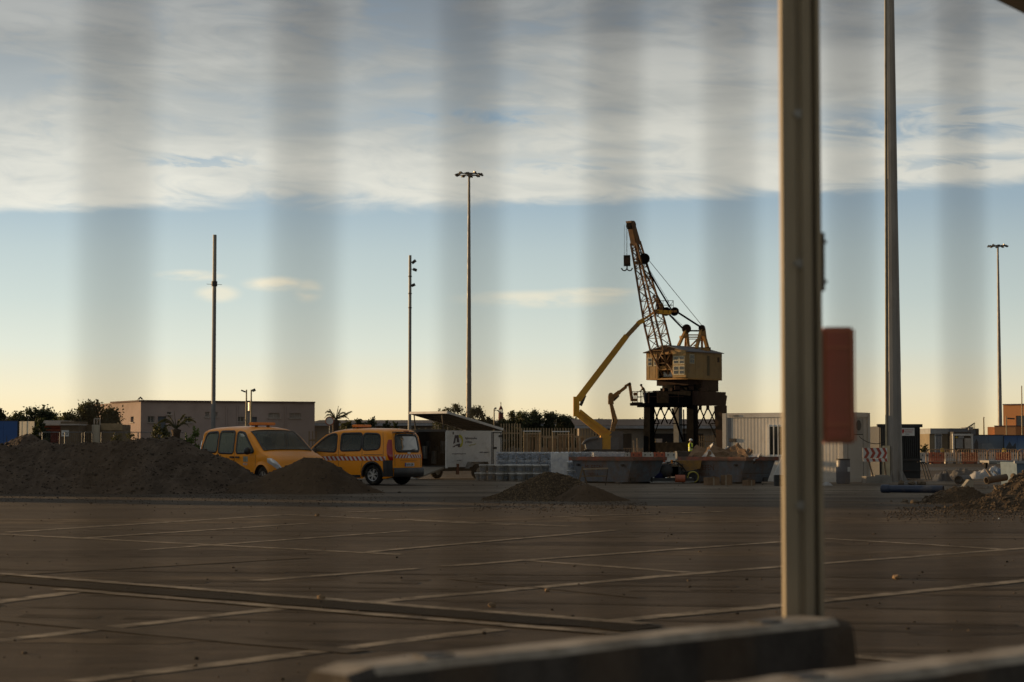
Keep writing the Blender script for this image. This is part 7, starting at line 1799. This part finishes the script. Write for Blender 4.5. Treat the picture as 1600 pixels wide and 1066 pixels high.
# ------------------------------------------------------------------ boom lifts
m_lift = mat('lift_yellow', (.62, .31, .012), .5, 0, .12, 1.5, dirt=(.25, .13, .03), dirt_amt=.35, dscale=1.5); m_liftg = mat('lift_grey', (.10, .105, .115), .6, dirt=DUST, dirt_amt=.2)
YL2 = 153.0
def lift(label, px, Y): return thing('boom_lift', label, 'boom lift', (XS(px, Y), Y, 0), 0, None)
def LPf(px0, Y): o = Vector((XS(px0, Y), Y, 0)); return lambda px, py, dy=0: W(px, py, Y + dy) - o
l1 = lift('big yellow articulated boom lift reaching up to the crane boom', 942, YL2); Q = LPf(942, YL2); s_ = YL2 / F
MB().prism([((915 - 942) * s_, Q(0, 700).z), ((913.5 - 942) * s_, Q(0, 693).z), ((918 - 942) * s_, Q(0, 688).z), ((928 - 942) * s_, Q(0, 685).z), ((940 - 942) * s_, Q(0, 683.5).z), ((940 - 942) * s_, Q(0, 702).z), ((916 - 942) * s_, Q(0, 702).z)], -1.1, 1.1).build('counterweight', m_liftg, l1)
MB().path([Q(910.5, 695, -1.15), Q(914, 690, -1.15), Q(922, 686, -1.15), Q(934, 684, -1.15)], .13, 6).build('bumper_hoop', m_white if False else m_liftg, l1)
MB().beam(Q(946, 703), Q(946, 681), 16 * s_, 2.0, up=(0, 1, 0)).build('turret', m_lift, l1); MB().beam(Q(959.5, 703), Q(959.5, 684), 12.5 * s_, 2.1, up=(0, 1, 0)).build('engine_cover', m_liftg, l1)
MB().box((.1, 0, .75), (3.0, 2.2, .5)).build('chassis', m_dark, l1)
for sx in (-1, 1):
    for sy in (-1, 1): MB().tube((sx * 1.2, sy * 1.0 - .2, .5), (sx * 1.2, sy * 1.0 + .2, .5), .5, n=18).build('wheel', m_rubber, l1)
MB().beam(Q(951, 682), Q(904, 646), 15 * s_, .5, up=(0, 1, 0), w2=12 * s_, h2=.5).build('lower_arm', m_lift, l1)
MB().beam(Q(947, 674, -.3), Q(906, 641, -.3), 4 * s_, .2, up=(0, 1, 0)).build('parallel_link', m_lift, l1)
MB().beam(Q(900.5, 651), Q(900.5, 620), 9.5 * s_, .6, up=(0, 1, 0)).build('knuckle', m_lift, l1); MB().beam(Q(897.5, 645, -.34), Q(898.5, 624, -.34), 3 * s_, .05, up=(0, 1, 0)).build('knuckle_plate', m_lift, l1)
MB().beam(Q(903, 625), Q(979, 525), 10.5 * s_, .45, up=(0, 1, 0), w2=9 * s_, h2=.4).build('boom_section', m_lift, l1)
MB().beam(Q(975, 530), Q(1001, 502), 7 * s_, .32, up=(0, 1, 0)).build('boom_section', mat('lift_bronze', (.28, .16, .05), .5), l1)
MB().beam(Q(983, 524), Q(974, 541), 4 * s_, .3, up=(0, 1, 0)).build('boom_stop', m_dark, l1) if False else None
MB().tube(Q(907, 634, -.1), Q(914, 618, -.1), .12, n=8).build('ram', m_dark, l1); MB().tube(Q(914, 618, -.1), Q(920, 606, -.1), .06, n=8).build('ram_rod', m_galv, l1)
MB().beam(Q(996, 506), Q(1006, 500), 7 * s_, .4, up=(0, 1, 0)).build('jib_knuckle', m_lift, l1)
MB().beam(Q(1002, 502), Q(1028, 484), 3.4 * s_, .25, up=(0, 1, 0)).build('jib', m_lift, l1); MB().beam(Q(1004, 505), Q(1028, 489), 2 * s_, .15, up=(0, 1, 0)).build('jib', m_cdark, l1)
MB().beam(Q(1021, 487, 0), Q(1048, 489, 0), 6 * s_, .9, up=(0, 1, 0)).build('basket_floor', m_lift, l1)
mb = MB()
for py in (470, 477): mb.beam(Q(1026, py, -.45), Q(1052, py, -.45), .04).beam(Q(1026, py, .45), Q(1052, py, .45), .04).beam(Q(1052, py, -.45), Q(1052, py, .45), .04)
for px in (1026, 1036, 1044, 1052):
    for dy in (-.45, .45): mb.beam(Q(px, 489, dy), Q(px, 470, dy), .04)
mb.beam(Q(1046, 480, -.45), Q(1052, 470, -.45), .035).build('basket_rail', m_crust, l1)
MB().box(Q(1031, 481, .1), (.5, .4, .6)).build('control_box', m_cyel, l1)
l2 = lift('smaller ochre boom lift with its basket at the crane walkway', 957, 158); Q = LPf(957, 158); s_ = 158 / F
m_l2 = mat('lift_ochre', (.28, .155, .04), .6, 0, .15, 1.5, dirt=(.12, .07, .03), dirt_amt=.4)
MB().box(Q(957, 690, 0) - Vector((0, 0, 0)), (1.6, 1.6, 1.6)).build('turret', m_liftg, l2); MB().box((0, 0, .6), (2.4, 1.8, .5)).build('chassis', m_dark, l2)
for sx in (-1, 1):
    for sy in (-1, 1): MB().tube((sx * .95, sy * .85 - .15, .4), (sx * .95, sy * .85 + .15, .4), .4, n=16).build('wheel', m_rubber, l2)
MB().beam(Q(954.5, 684), Q(961, 655), 7 * s_, .4, up=(0, 1, 0)).build('riser_arm', m_l2, l2); MB().beam(Q(961.5, 659), Q(954.5, 630), 8 * s_, .4, up=(0, 1, 0), w2=5 * s_).build('riser_arm', m_l2, l2)
MB().beam(Q(962.5, 662, -.25), Q(962, 652, -.25), 4 * s_, .3, up=(0, 1, 0)).build('arm_joint', m_l2, l2); MB().tube(Q(956, 672), Q(958, 655), .07, n=8).build('ram_rod', m_white, l2)
MB().beam(Q(954.5, 632), Q(954.5, 618), 8.5 * s_, .5, up=(0, 1, 0)).build('elbow', m_l2, l2); MB().tube(Q(954.5, 617.5, -.3), Q(954.5, 617.5, .3), .2, n=12).build('elbow_pin', m_l2, l2)
MB().beam(Q(957, 621), Q(968, 612.5), 6.5 * s_, .35, up=(0, 1, 0)).build('boom_section', m_l2, l2); MB().beam(Q(966, 614), Q(978.5, 604.5), 4.8 * s_, .3, up=(0, 1, 0)).build('boom_section', m_l2, l2); MB().tube(Q(959, 626), Q(967, 618), .08, n=8).build('ram', m_dark, l2)
MB().beam(Q(976.5, 604), Q(985.5, 599), 4.2 * s_, .3, up=(0, 1, 0)).build('boom_head', m_l2, l2); MB().beam(Q(983.5, 599), Q(987.5, 627), 4.5 * s_, .3, up=(0, 1, 0)).build('drop_jib', m_l2, l2)
mb = MB(); 
for py in (612, 621): mb.beam(Q(988, py, -.35), Q(1003, py, -.35), .04).beam(Q(988, py, .35), Q(1003, py, .35), .04)
for px in (988, 996, 1003): mb.beam(Q(px, 629, -.35), Q(px, 611.5, -.35), .04).beam(Q(px, 629, .35), Q(px, 611.5, .35), .04)
mb.build('basket_rail', m_crust, l2); MB().box(Q(995.5, 629.5), (.85, .8, .08)).build('basket_floor', m_dark, l2); MB().box(Q(992.5, 616), (.30, .3, .25)).build('control_box', m_l2, l2); MB().box(Q(992.5, 625), (.35, .3, .25)).build('tool_box', m_l2, l2)

# ------------------------------------------------------------------ people
def person(label, loc, rz, pose, colors, helmet=None, hair=None):
    """pose: joint -> (x, y, z) metres; colours: skin, top, legs, shoes"""
    t = thing('person', label, 'person', loc, rz)
    J = pose; bones = [('hip', 'waist'), ('waist', 'chest'), ('chest', 'neck'), ('neck', 'head'), ('head', 'crown'),
                       ('chest', 'shL'), ('shL', 'elL'), ('elL', 'wrL'), ('wrL', 'hdL'), ('chest', 'shR'), ('shR', 'elR'), ('elR', 'wrR'), ('wrR', 'hdR'),
                       ('hip', 'hpL'), ('hpL', 'knL'), ('knL', 'anL'), ('anL', 'toL'), ('hip', 'hpR'), ('hpR', 'knR'), ('knR', 'anR'), ('anR', 'toR')]
    names = list(J); idx = {n: i for i, n in enumerate(names)}
    RAD = dict(hip=.135, waist=.125, chest=.15, neck=.055, head=.088, crown=.07, shL=.07, shR=.07, elL=.047, elR=.047, wrL=.032, wrR=.032, hdL=.03, hdR=.03, hpL=.10, hpR=.10, knL=.068, knR=.068, anL=.045, anR=.045, toL=.04, toR=.04)
    me = bpy.data.meshes.new('body'); me.from_pydata([J[n] for n in names], [(idx[a], idx[b]) for a, b in bones], [])
    o = bpy.data.objects.new('body', me); C.objects.link(o)
    md = o.modifiers.new('skin', 'SKIN'); o.modifiers.new('sub', 'SUBSURF').levels = 1
    for n in names:
        sv = me.skin_vertices[0].data[idx[n]]; r = RAD[n]; sv.radius = (r, r * (.72 if n in ('hip', 'waist', 'chest') else 1)); sv.use_root = n == 'hip'
    dg = bpy.context.evaluated_depsgraph_get(); m2 = bpy.data.meshes.new_from_object(o.evaluated_get(dg)); m2.name = 'body'
    bpy.data.objects.remove(o); o = bpy.data.objects.new('body', m2); C.objects.link(o); o.parent = t
    m2.materials.clear()
    for m in colors: m2.materials.append(m)
    part = dict(head=0, crown=0, neck=0, hdL=0, hdR=0, toL=3, toR=3, anL=3, anR=3)
    for n in ('hpL', 'hpR', 'knL', 'knR', 'hip'): part[n] = 2
    def seg(p):
        best = None
        for a, b in bones:
            A_, B_ = Vector(J[a]), Vector(J[b]); ab = B_ - A_; q = max(0, min(1, (p - A_).dot(ab) / ab.length_squared)); d_ = (p - A_ - ab * q).length
            if best is None or d_ < best[0]: best = (d_, a if q < .5 else b, b)
        return part.get(best[2] if best[2] in ('hdL', 'hdR', 'head', 'crown') else best[1], 1)
    for f in m2.polygons: f.use_smooth = True; f.material_index = seg(Vector(f.center))
    hd = Vector(J['head']); up_ = (Vector(J['crown']) - Vector(J['neck'])).normalized(); fw = Vector((0, -1, 0))
    mb = MB(); c_ = hd + up_ * .01; mb.beam(c_ + fw * .085, c_ + fw * .115 - up_ * .02, .022).build('nose', colors[0], t)
    for s2 in (-1, 1): MB().box(hd + Vector((s2 * .032, -.083, .035)), (.02, .012, .012)).build('eye', m_black, t)
    if helmet:
        mb = MB(); mb.lathe([(.118, 0), (.15, -.01), (.15, 0), (.118, .015), (.112, .06), (.08, .11), (0, .13)], 16, (hd.x, hd.y, hd.z + .055)); mb.build('helmet', helmet, t)
    if hair:
        mb = MB(); mb.lathe([(.098, -.04), (.102, 0), (.09, .05), (.05, .085), (0, .095)], 14, (hd.x, hd.y + .012, hd.z + .045)); mb.build('hair', hair, t)
    # fingers on both hands
    for s2 in ('L', 'R'):
        h_, w_ = Vector(J['hd' + s2]), Vector(J['wr' + s2]); d_ = (h_ - w_).normalized(); sd_ = d_.cross(Vector((0, 0, 1)) if abs(d_.z) < .9 else Vector((0, 1, 0))).normalized()
        mb = MB()
        for k in range(4): b0 = h_ + sd_ * (k - 1.5) * .016; mb.tube(b0, b0 + d_ * (.05, .06, .056, .045)[k], .009, .007, 5)
        mb.tube(h_ - d_ * .02 + sd_ * .03, h_ + d_ * .02 + sd_ * .055, .010, .008, 5); mb.build('fingers', colors[0], t, kind='stuff')
    return t
skin = mat('skin', (.28, .15, .10), .6); navy = mat('work_navy', (.025, .03, .05), .9); boots = mat('boots', (.04, .03, .025), .8); tan = mat('work_tan', (.16, .12, .07), .9)
hiv = mat('hi_vis', (.62, .72, .03), .7, var=.08); whp = mat('helmet_white', (.7, .7, .68), .35); grey_s = mat('reflective', (.6, .6, .58), .4)
STAND = dict(hip=(0, 0, .95), waist=(0, .01, 1.10), chest=(0, .02, 1.33), neck=(0, .0, 1.50), head=(0, -.02, 1.62), crown=(0, -.01, 1.71),
             shL=(.19, .01, 1.42), elL=(.24, -.05, 1.15), wrL=(.20, -.28, 1.08), hdL=(.18, -.35, 1.10), shR=(-.19, .01, 1.42), elR=(-.24, -.04, 1.15), wrR=(-.18, -.28, 1.10), hdR=(-.15, -.35, 1.12),
             hpL=(.10, 0, .88), knL=(.11, -.03, .50), anL=(.11, .02, .10), toL=(.12, -.12, .04), hpR=(-.10, 0, .88), knR=(-.11, -.01, .50), anR=(-.11, .04, .10), toR=(-.12, -.10, .04))
YP = 147.0
pp = person('worker in yellow high visibility vest and white helmet below the crane, looking at his hands', (XS(1079, YP), YP, 0), radians(80), STAND, [skin, navy, navy, boots], helmet=whp)
mb = MB(); mb.lathe([(.20, .86), (.205, 1.0), (.20, 1.15), (.215, 1.30), (.20, 1.42), (.12, 1.49)], 18); vs_ = mb.v; mb.v = [(x * 1.0, y * .78, z) for x, y, z in vs_]; mb.build('vest', hiv, pp)
for z in (1.0, 1.12): 
    mb = MB(); mb.lathe([(.209, z - .025), (.209, z + .025)], 18); mb.v = [(x, y * .79, zz) for x, y, zz in mb.v]; mb.build('reflective_band', grey_s, pp)
LEAN = dict(STAND); LEAN.update(chest=(0, -.14, 1.28), waist=(0, -.04, 1.10), neck=(0, -.24, 1.42), head=(0, -.31, 1.53), crown=(0, -.34, 1.62), shL=(.19, -.16, 1.36), shR=(-.19, -.16, 1.36),
    elL=(.24, -.32, 1.14), wrL=(.19, -.52, 1.06), hdL=(.17, -.59, 1.05), elR=(-.24, -.32, 1.14), wrR=(-.19, -.52, 1.06), hdR=(-.17, -.59, 1.05))
b0 = W(1008, 631, YC - 2.6)
person('dark haired worker leaning on the rail of the crane walkway', (b0.x, b0.y, W(0, 601, YC - 2.6).z - 1.62), radians(-90), LEAN, [skin, tan, navy, boots], hair=mat('hair_dark', (.015, .012, .01), .9))
b1 = W(1028, 488, YL2)
person('worker in dark clothes bending forward in the high basket of the big boom lift', (b1.x, YL2, W(0, 488, YL2).z + .12 - .5), radians(-90), LEAN, [skin, tan, navy, boots], helmet=mat('helmet_dark', (.03, .035, .06), .5))

# ------------------------------------------------------------------ slat fences, frames, barriers
m_slat = mat('slat_wood', (.30, .24, .155), .8, var=.18, scale=2); m_slat2 = mat('slat_brown', (.22, .155, .09), .85, var=.25, scale=2)
def slat_fence(label, px0, px1, Y, pyt, pitch, m, gapw=.45, rails=True, var=.0, z0=.08):
    t = thing('slat_fence', label, 'fence', (XS((px0 + px1) / 2, Y), Y, 0), 0, None); w = XS(px1, Y) - XS(px0, Y); h = zz_at(pyt, Y); n = max(2, int(w / pitch)); o_ = t.location.x
    base = MB().box((0, 0, h / 2 + z0 / 2), (pitch * gapw, .05, h - z0)).build('slat', m, t); base.location.x = -w / 2
    for k in range(1, n + 1):
        c_ = base.copy(); C.objects.link(c_); c_.parent = t; c_.location.x = -w / 2 + k * w / n; c_.scale.z = 1 + random.uniform(-var, var)
    if rails:
        for q in (.25, .75): MB().box((0, .05, h * q), (w, .05, .10)).build('rail', m, t)
    return t
slat_fence('tall pale slat fence beside the right end of the trailer', 783, 812.5, 158, 662, .21, m_slat)
slat_fence('longer lower slat fence between the tall one and the big boom lift', 815, 936, 165, 669, .225, m_slat)
slat_fence('pale slat fence seen under the raised trailer roof', 655, 724, 162, 669, .24, m_slat, var=.08)
slat_fence('pair of light stakes left of the trailer opening', 483, 494, 120, 674, .16, m_slat2, .4)
slat_fence('brown slat fence between crane and pale cabin', 1076, 1100, 172, 681, .18, m_slat2)
slat_fence('brown slat fence touching the pale cabin', 1101, 1132, 174, 680.5, .18, m_slat2)
# formwork panels in front of the long fence
m_form = mat('formwork', (.22, .15, .085), .9, var=.3, scale=1.5)
Yf_ = 156
for i, (a, b, py, lab) in enumerate(((818, 846, 676, 'brown timber panel at the left end of the long slat fence'), (848, 870, 682, 'low brown timber panel below the first white frame'), (872, 898, 677, 'brown timber panel below the second white frame'), (899, 914, 681, 'dark brown timber panel against the boom lift'))):
    t = thing('timber_panel', lab, 'timber panel', (XS((a + b) / 2, Yf_), Yf_, 0)); w = XS(b, Yf_) - XS(a, Yf_); h = zz_at(py, Yf_); n = int(w / .28)
    for k in range(n):
        if random.random() < .25: continue
        MB().box((-w / 2 + (k + .5) * w / n, random.uniform(-.05, .05), h / 2 * random.uniform(.85, 1)), (w / n * random.uniform(.4, .8), .05, h * .95)).build('board', m_form if k % 3 else m_slat2, t)
    for z in (.35, h - .1): MB().box((0, -.08, z), (w, .06, .10)).build('rail', m_slat, t)
for a, b, py, lab in ((818.5, 844, 674, 'white rectangular frame at the left of the long slat fence'), (864, 889, 674.5, 'white rectangular frame nearer the boom lift')):
    t = thing('goal_frame', lab, 'frame', (XS((a + b) / 2, 150), 150, 0)); w = XS(b, 150) - XS(a, 150); h = zz_at(py, 150)
    for x in (-w / 2, w / 2): MB().tube((x, 0, 0), (x, 0, h), .03, n=8).build('upright', m_slat, t)
    MB().tube((-w / 2 - .05, 0, h), (w / 2 + .05, 0, h), .035, n=8).build('crossbar', m_white, t)
for i, (px, py) in enumerate(((991.5, 688), (997, 685), (926, 0))):
    if py == 0: continue
    t = thing('stake', ['shorter pale stake left of the crane leg', 'taller pale stake left of the crane leg'][i], 'stake', (XS(px, 148), 148, 0)); MB().beam((0, 0, 0), (-.08, 0, zz_at(py, 148)), .10).build('shaft', m_slat, t); MB().beam((-.2, 0, .8), (.2, 0, .85), .05).build('cross_piece', m_slat, t)
t = thing('notice_board', 'small pale board between the crane legs', 'board', (XS(1030, 168), 168, 0)); MB().box((0, 0, zz_at(689, 168)), (.5, .05, .36)).build('face', mat('board_pinkish', (.42, .34, .28), .7), t); MB().box((-.3, 0, .9), (.07, .07, 1.9)).build('post', m_slat, t); MB().box((.6, 0, .8), (.05, .05, 1.6)).build('post', m_slat, t)
# crowd control fences
m_ped = mat('fence_ochre', (.38, .23, .12), .6, var=.15, scale=3)
def ped_fence(w, loc, label, group, proto=[None], key='a', store={}):
    if key not in store:
        t = thing('pedestrian_fence', label, 'fence', loc, 0, group); r = .18; h = 1.02
        pts = [(-w / 2, 0, 0), (-w / 2, 0, h - r), (-w / 2 + r * .3, 0, h - r * .3), (-w / 2 + r, 0, h), (w / 2 - r, 0, h), (w / 2 - r * .3, 0, h - r * .3), (w / 2, 0, h - r), (w / 2, 0, 0)]
        MB().path([Vector(p) for p in pts], .036, 6).build('frame', m_ped, t); MB().tube((-w / 2, 0, .18), (w / 2, 0, .18), .02, n=6).build('lower_rail', m_ped, t)
        n = 13; b0 = MB().tube((0, 0, .18), (0, 0, h), .016, n=5).build('bar', m_ped, t); b0.location.x = -w / 2 + w / n
        for k in range(2, n): c_ = b0.copy(); C.objects.link(c_); c_.parent = t; c_.location.x = -w / 2 + k * w / n
        for x in (-w * .36, w * .36): MB().beam((x, -.28, .02), (x, .28, .02), .05, .03).build('foot', m_ped, t)
        store[key] = t; return t
    return dup(store[key], loc, 0, label)
YF1 = 180.0; wsp = 33.3 * YF1 / F
for k in range(9):
    px = 851.5 + 33.3 * k
    ped_fence(wsp - .06, (XS(px, YF1), YF1, 0), 'ochre pedestrian fence beyond the skips, %s from the left' % ORD[k], 'far row of ochre pedestrian fences', key='far')
YF2 = 140.0; wsp = 48.3 * YF2 / F
for k in range(4):
    px = 1470.5 + 48.3 * k
    ped_fence(wsp - .06, (XS(px, YF2), YF2 + .02 * k, 0), 'ochre pedestrian fence right of the black container, %s from the left' % ORD[k], 'near row of ochre pedestrian fences', key='near')
m_pw = mat('barrier_white', (.50, .47, .42), .55, var=.08, dirt=(.3, .25, .19), dirt_amt=.4, dscale=3); m_pr = mat('barrier_red', (.40, .085, .035), .55, var=.12, dirt=(.22, .10, .05), dirt_amt=.35, dscale=3)
def pbar(w, loc, m, label, key, store={}, rz=0.0):
    if key in store: return dup(store[key], loc, rz, label)
    t = thing('plastic_barrier', label, 'barrier', loc, rz, 'red and white plastic barriers')
    h = .80; prof = [(-.23, 0), (-.23, .12), (-.10, .38), (-.075, h), (.075, h), (.10, .38), (.23, .12), (.23, 0)]
    # body sections with two hand slots
    xs = [(-w / 2, -w * .30, 0), (-w * .30, -w * .20, .03), (-w * .20, -w * .05, 0), (-w * .05, w * .05, .035), (w * .05, w * .20, 0), (w * .20, w * .30, .03), (w * .30, w / 2, 0)]
    mb = MB()
    for a, b, d_ in xs: mb.prism([(y * (1 - d_ * 4), z - (d_ * 1.2 if z > .7 else 0)) for y, z in prof], a, b, axis='x')
    mb.build('body', m, t)
    for x in (-w * .25, w * .25): MB().box((x, -.094, .60), (w * .12, .02, .09)).build('hand_slot', m_dark, t)
    for x in (-w * .36, w * .36): MB().box((x, -.17, .06), (w * .14, .16, .08)).build('foot_slot', m_dark, t)
    MB().tube((w / 2, 0, .05), (w / 2, 0, h - .08), .05, n=8).build('coupling', m, t)
    MB().tube((0, 0, h - .02), (0, 0, h + .035), .05, n=10).build('filler_cap', m_dark, t)
    store[key] = t; return t
YB1 = 147.0; cw = cr_ = 0
for px, c_ in ((958, 'w'), (976, 'w'), (994, 'r'), (1012, 'w'), (1030, 'r'), (1048, 'w'), (1066, 'r'), (1092, 'w'), (1112, 'r')):
    nm = 'white' if c_ == 'w' else 'red'; k = sum(1 for q, d_ in ((958, 'w'), (976, 'w'), (994, 'r'), (1012, 'w'), (1030, 'r'), (1048, 'w'), (1066, 'r'), (1092, 'w'), (1112, 'r')) if d_ == c_ and q < px)
    pbar(.80, (XS(px, YB1), YB1, 0), m_pw if c_ == 'w' else m_pr, '%s plastic barrier beyond the skips, %s %s one from the left' % (nm, ORD[k], nm), 'mid' + c_)
YB2 = 142.0; lst = ((1446, 'w'), (1463, 'r'), (1485, 'w'), (1498.5, 'w'), (1514.5, 'r'), (1537, 'w'), (1549, 'w'), (1567, 'r'), (1590, 'w'), (1612, 'r'))
for px, c_ in lst:
    nm = 'white' if c_ == 'w' else 'red'; k = sum(1 for q, d_ in lst if d_ == c_ and q < px)
    pbar(1.0 if c_ == 'r' else .68, (XS(px, YB2), YB2 + (.3 if c_ == 'w' else 0), 0), m_pw if c_ == 'w' else m_pr, '%s plastic barrier right of the black container, %s %s one from the left' % (nm, ORD[k], nm), 'right' + c_)
for px, lab in ((1472, 'small yellow post lamp above the red barrier nearest the black container'), (1569, 'small yellow box above the red barrier at the right')):
    t = thing('warning_lamp', lab, 'warning lamp', (XS(px, 144), 144, 0)); z = zz_at(706, 144); MB().tube((0, 0, 0), (0, 0, z), .03).build('stem', m_dark, t); MB().box((0, 0, z + .12), (.2, .12, .26)).build('lens', mat('lamp_yellow', (.5, .33, .02), .4), t)
# car front just visible beyond the rubble
Yv = 112; o_ = XS(1563, Yv)
t = thing('flat_trailer', 'low pale flat trailer behind the rubble with a small glinting lamp', 'trailer', (o_, Yv, 0))
MB().box((0, 1.0, .40), (1.35, 2.2, .12)).build('bed', mat('car_silver', (.26, .25, .23), .5), t)
MB().box((.35, .05, .36), (.65, .10, .20)).build('end_board', m_black, t); MB().box((-.35, .05, .36), (.62, .10, .20)).build('end_board', MATS['car_silver'], t)
MB().box((-.05, -.02, .33), (.34, .06, .09)).build('lamp', mat('lamp_glint', (.8, .75, .6), .2), t)
for x in (-.55, .55): MB().tube((x - .06, 1.2, .2), (x + .06, 1.2, .2), .2, n=16).build('wheel', m_rubber, t)
MB().beam((0, 2.1, .36), (0, 3.0, .36), .06).build('drawbar', m_dark, t)
Ys = 60; o_ = XS(1618, Ys); t = thing('blue_skip', 'faded blue container corner at the right edge behind the rubble', 'container', (o_, Ys, 0), .1)
MB().prism([(-.75, 0), (-.78, W(0, 722, Ys).z), (1.4, W(0, 722, Ys).z), (1.4, 0)], -.5, .9).build('body', mat('faded_blue', (.11, .15, .19), .8, dirt=(.15, .12, .09), dirt_amt=.3), t); MB().box((.3, -.5, W(0, 722, Ys).z), (2.3, .08, .08)).build('rim', m_fascia, t)

# ------------------------------------------------------------------ wear on the yard: tyre marks, oil spots, dusty spill round the heaps
m_tyre = mat('tyre_mark', (0.062, 0.048, 0.036), 1.0, var=.4, scale=3, dirt=(0.075, 0.058, 0.042), dirt_amt=.7, dscale=1.5, spec=.05)
m_spill = mat('dust_spill', (0.125, 0.094, 0.065), 1.0, var=.3, scale=3, dirt=(0.06, 0.045, 0.032), dirt_amt=.6, dscale=1.2, spec=.05)
rw = random.Random(31)
for k in range(7):
    Y0 = rw.uniform(14, 44); ang = rw.uniform(-.22, .10); x0 = -Y0 * .3; x1 = Y0 * .3; sep = 1.5
    for q in (0, 1):
        y0 = Y0 + q * sep; n = 40; mb = MB(); prev = None; c_ = rw.uniform(-.01, .01)
        for i in range(n + 1):
            x = x0 + (x1 - x0) * i / n; y = y0 + ang * (x - x0) + c_ * x * x + .08 * fbm(x * .3, Y0, 2); w_ = .10 + .05 * fbm(x * .9, Y0, 5)
            zt_k = .0024 + .00009 * (2 * k + q); cur = (Vector((x, y - w_, zt_k)), Vector((x, y + w_, zt_k)))
            if prev and fbm(x * .35, Y0 * 3 + q, 9) > -.12: mb.add([prev[0], cur[0], cur[1], prev[1]], [(0, 1, 2, 3)])
            prev = cur
        if mb.v: mb.build('tyre_mark', m_tyre, kind='structure')
def patch(px, py, rx, ry, m, name, sd):
    c_ = G(px, py); n = 40; mb = MB(); zp = .0008 + .00012 * sd / 2.7; vs = [(c_.x, c_.y, zp)]
    for i in range(n):
        a_ = 2 * pi * i / n; k = 1 + .55 * fbm(cos(a_) * 1.5 + sd, sin(a_) * 1.5, sd, 5); vs.append((c_.x + rx * k * cos(a_), c_.y + ry * k * sin(a_), zp))
    mb.add(vs, [(0, 1 + i, 1 + (i + 1) % n) for i in range(n)]); mb.build(name, m, kind='structure')
m_oil = mat('oil_stain', (0.058, 0.045, 0.034), .95, var=.4, scale=3, spec=.05)
for k, (px, py, rx, ry, m, nm) in enumerate(((1470, 925, 1.6, .5, m_spill, 'dust_patch'), (1120, 812, 6, 1.6, m_spill, 'dust_patch'), (250, 815, 7, 1.2, m_spill, 'dust_patch'), (60, 865, 3.2, .9, m_oil, 'dark_patch'), (1360, 865, 2.6, .7, m_spill, 'dust_patch'), (640, 1010, .7, .3, m_oil, 'dark_patch'), (930, 905, 1.1, .35, m_oil, 'dark_patch'), (330, 905, 1.4, .4, m_spill, 'dust_patch'), (1530, 985, .9, .35, m_oil, 'dark_patch'), (1050, 850, 2.5, .6, m_oil, 'dark_patch'), (180, 1000, .8, .3, m_spill, 'dust_patch'))):
    patch(px, py, rx, ry, m, nm, k * 2.7)
# gravel spilt at the feet of the heaps
mb = MB()
for (a, b, py, n_) in ((0, 460, 774, 500), (340, 640, 776, 260), (740, 1010, 786, 700), (1380, 1700, 800, 1100), (1400, 1560, 794, 400)):
    for k in range(n_):
        px = rw.uniform(a, b); p = G(px, py + abs(rw.gauss(0, 1)) * 7); r_ = rw.uniform(.006, .022) * (1.6 if rw.random() < .06 else 1); mb.rock((p.x, p.y + rw.uniform(-.3, .3), r_ * .3), r_, mi=rw.randrange(2), seed=k)
mb.build('spilt_gravel', ms2, kind='stuff')
# post hardware
for z in (1.15, 1.95, 2.45): 
    MB().tube((-.02, -.06, z), (-.02, -.045, z), .009, n=6).build('bolt', m_galv, pt)
    MB().box((-.02, -.038, z), (pw * .5, .012, .03)).build('clamp', m_galv, pt)
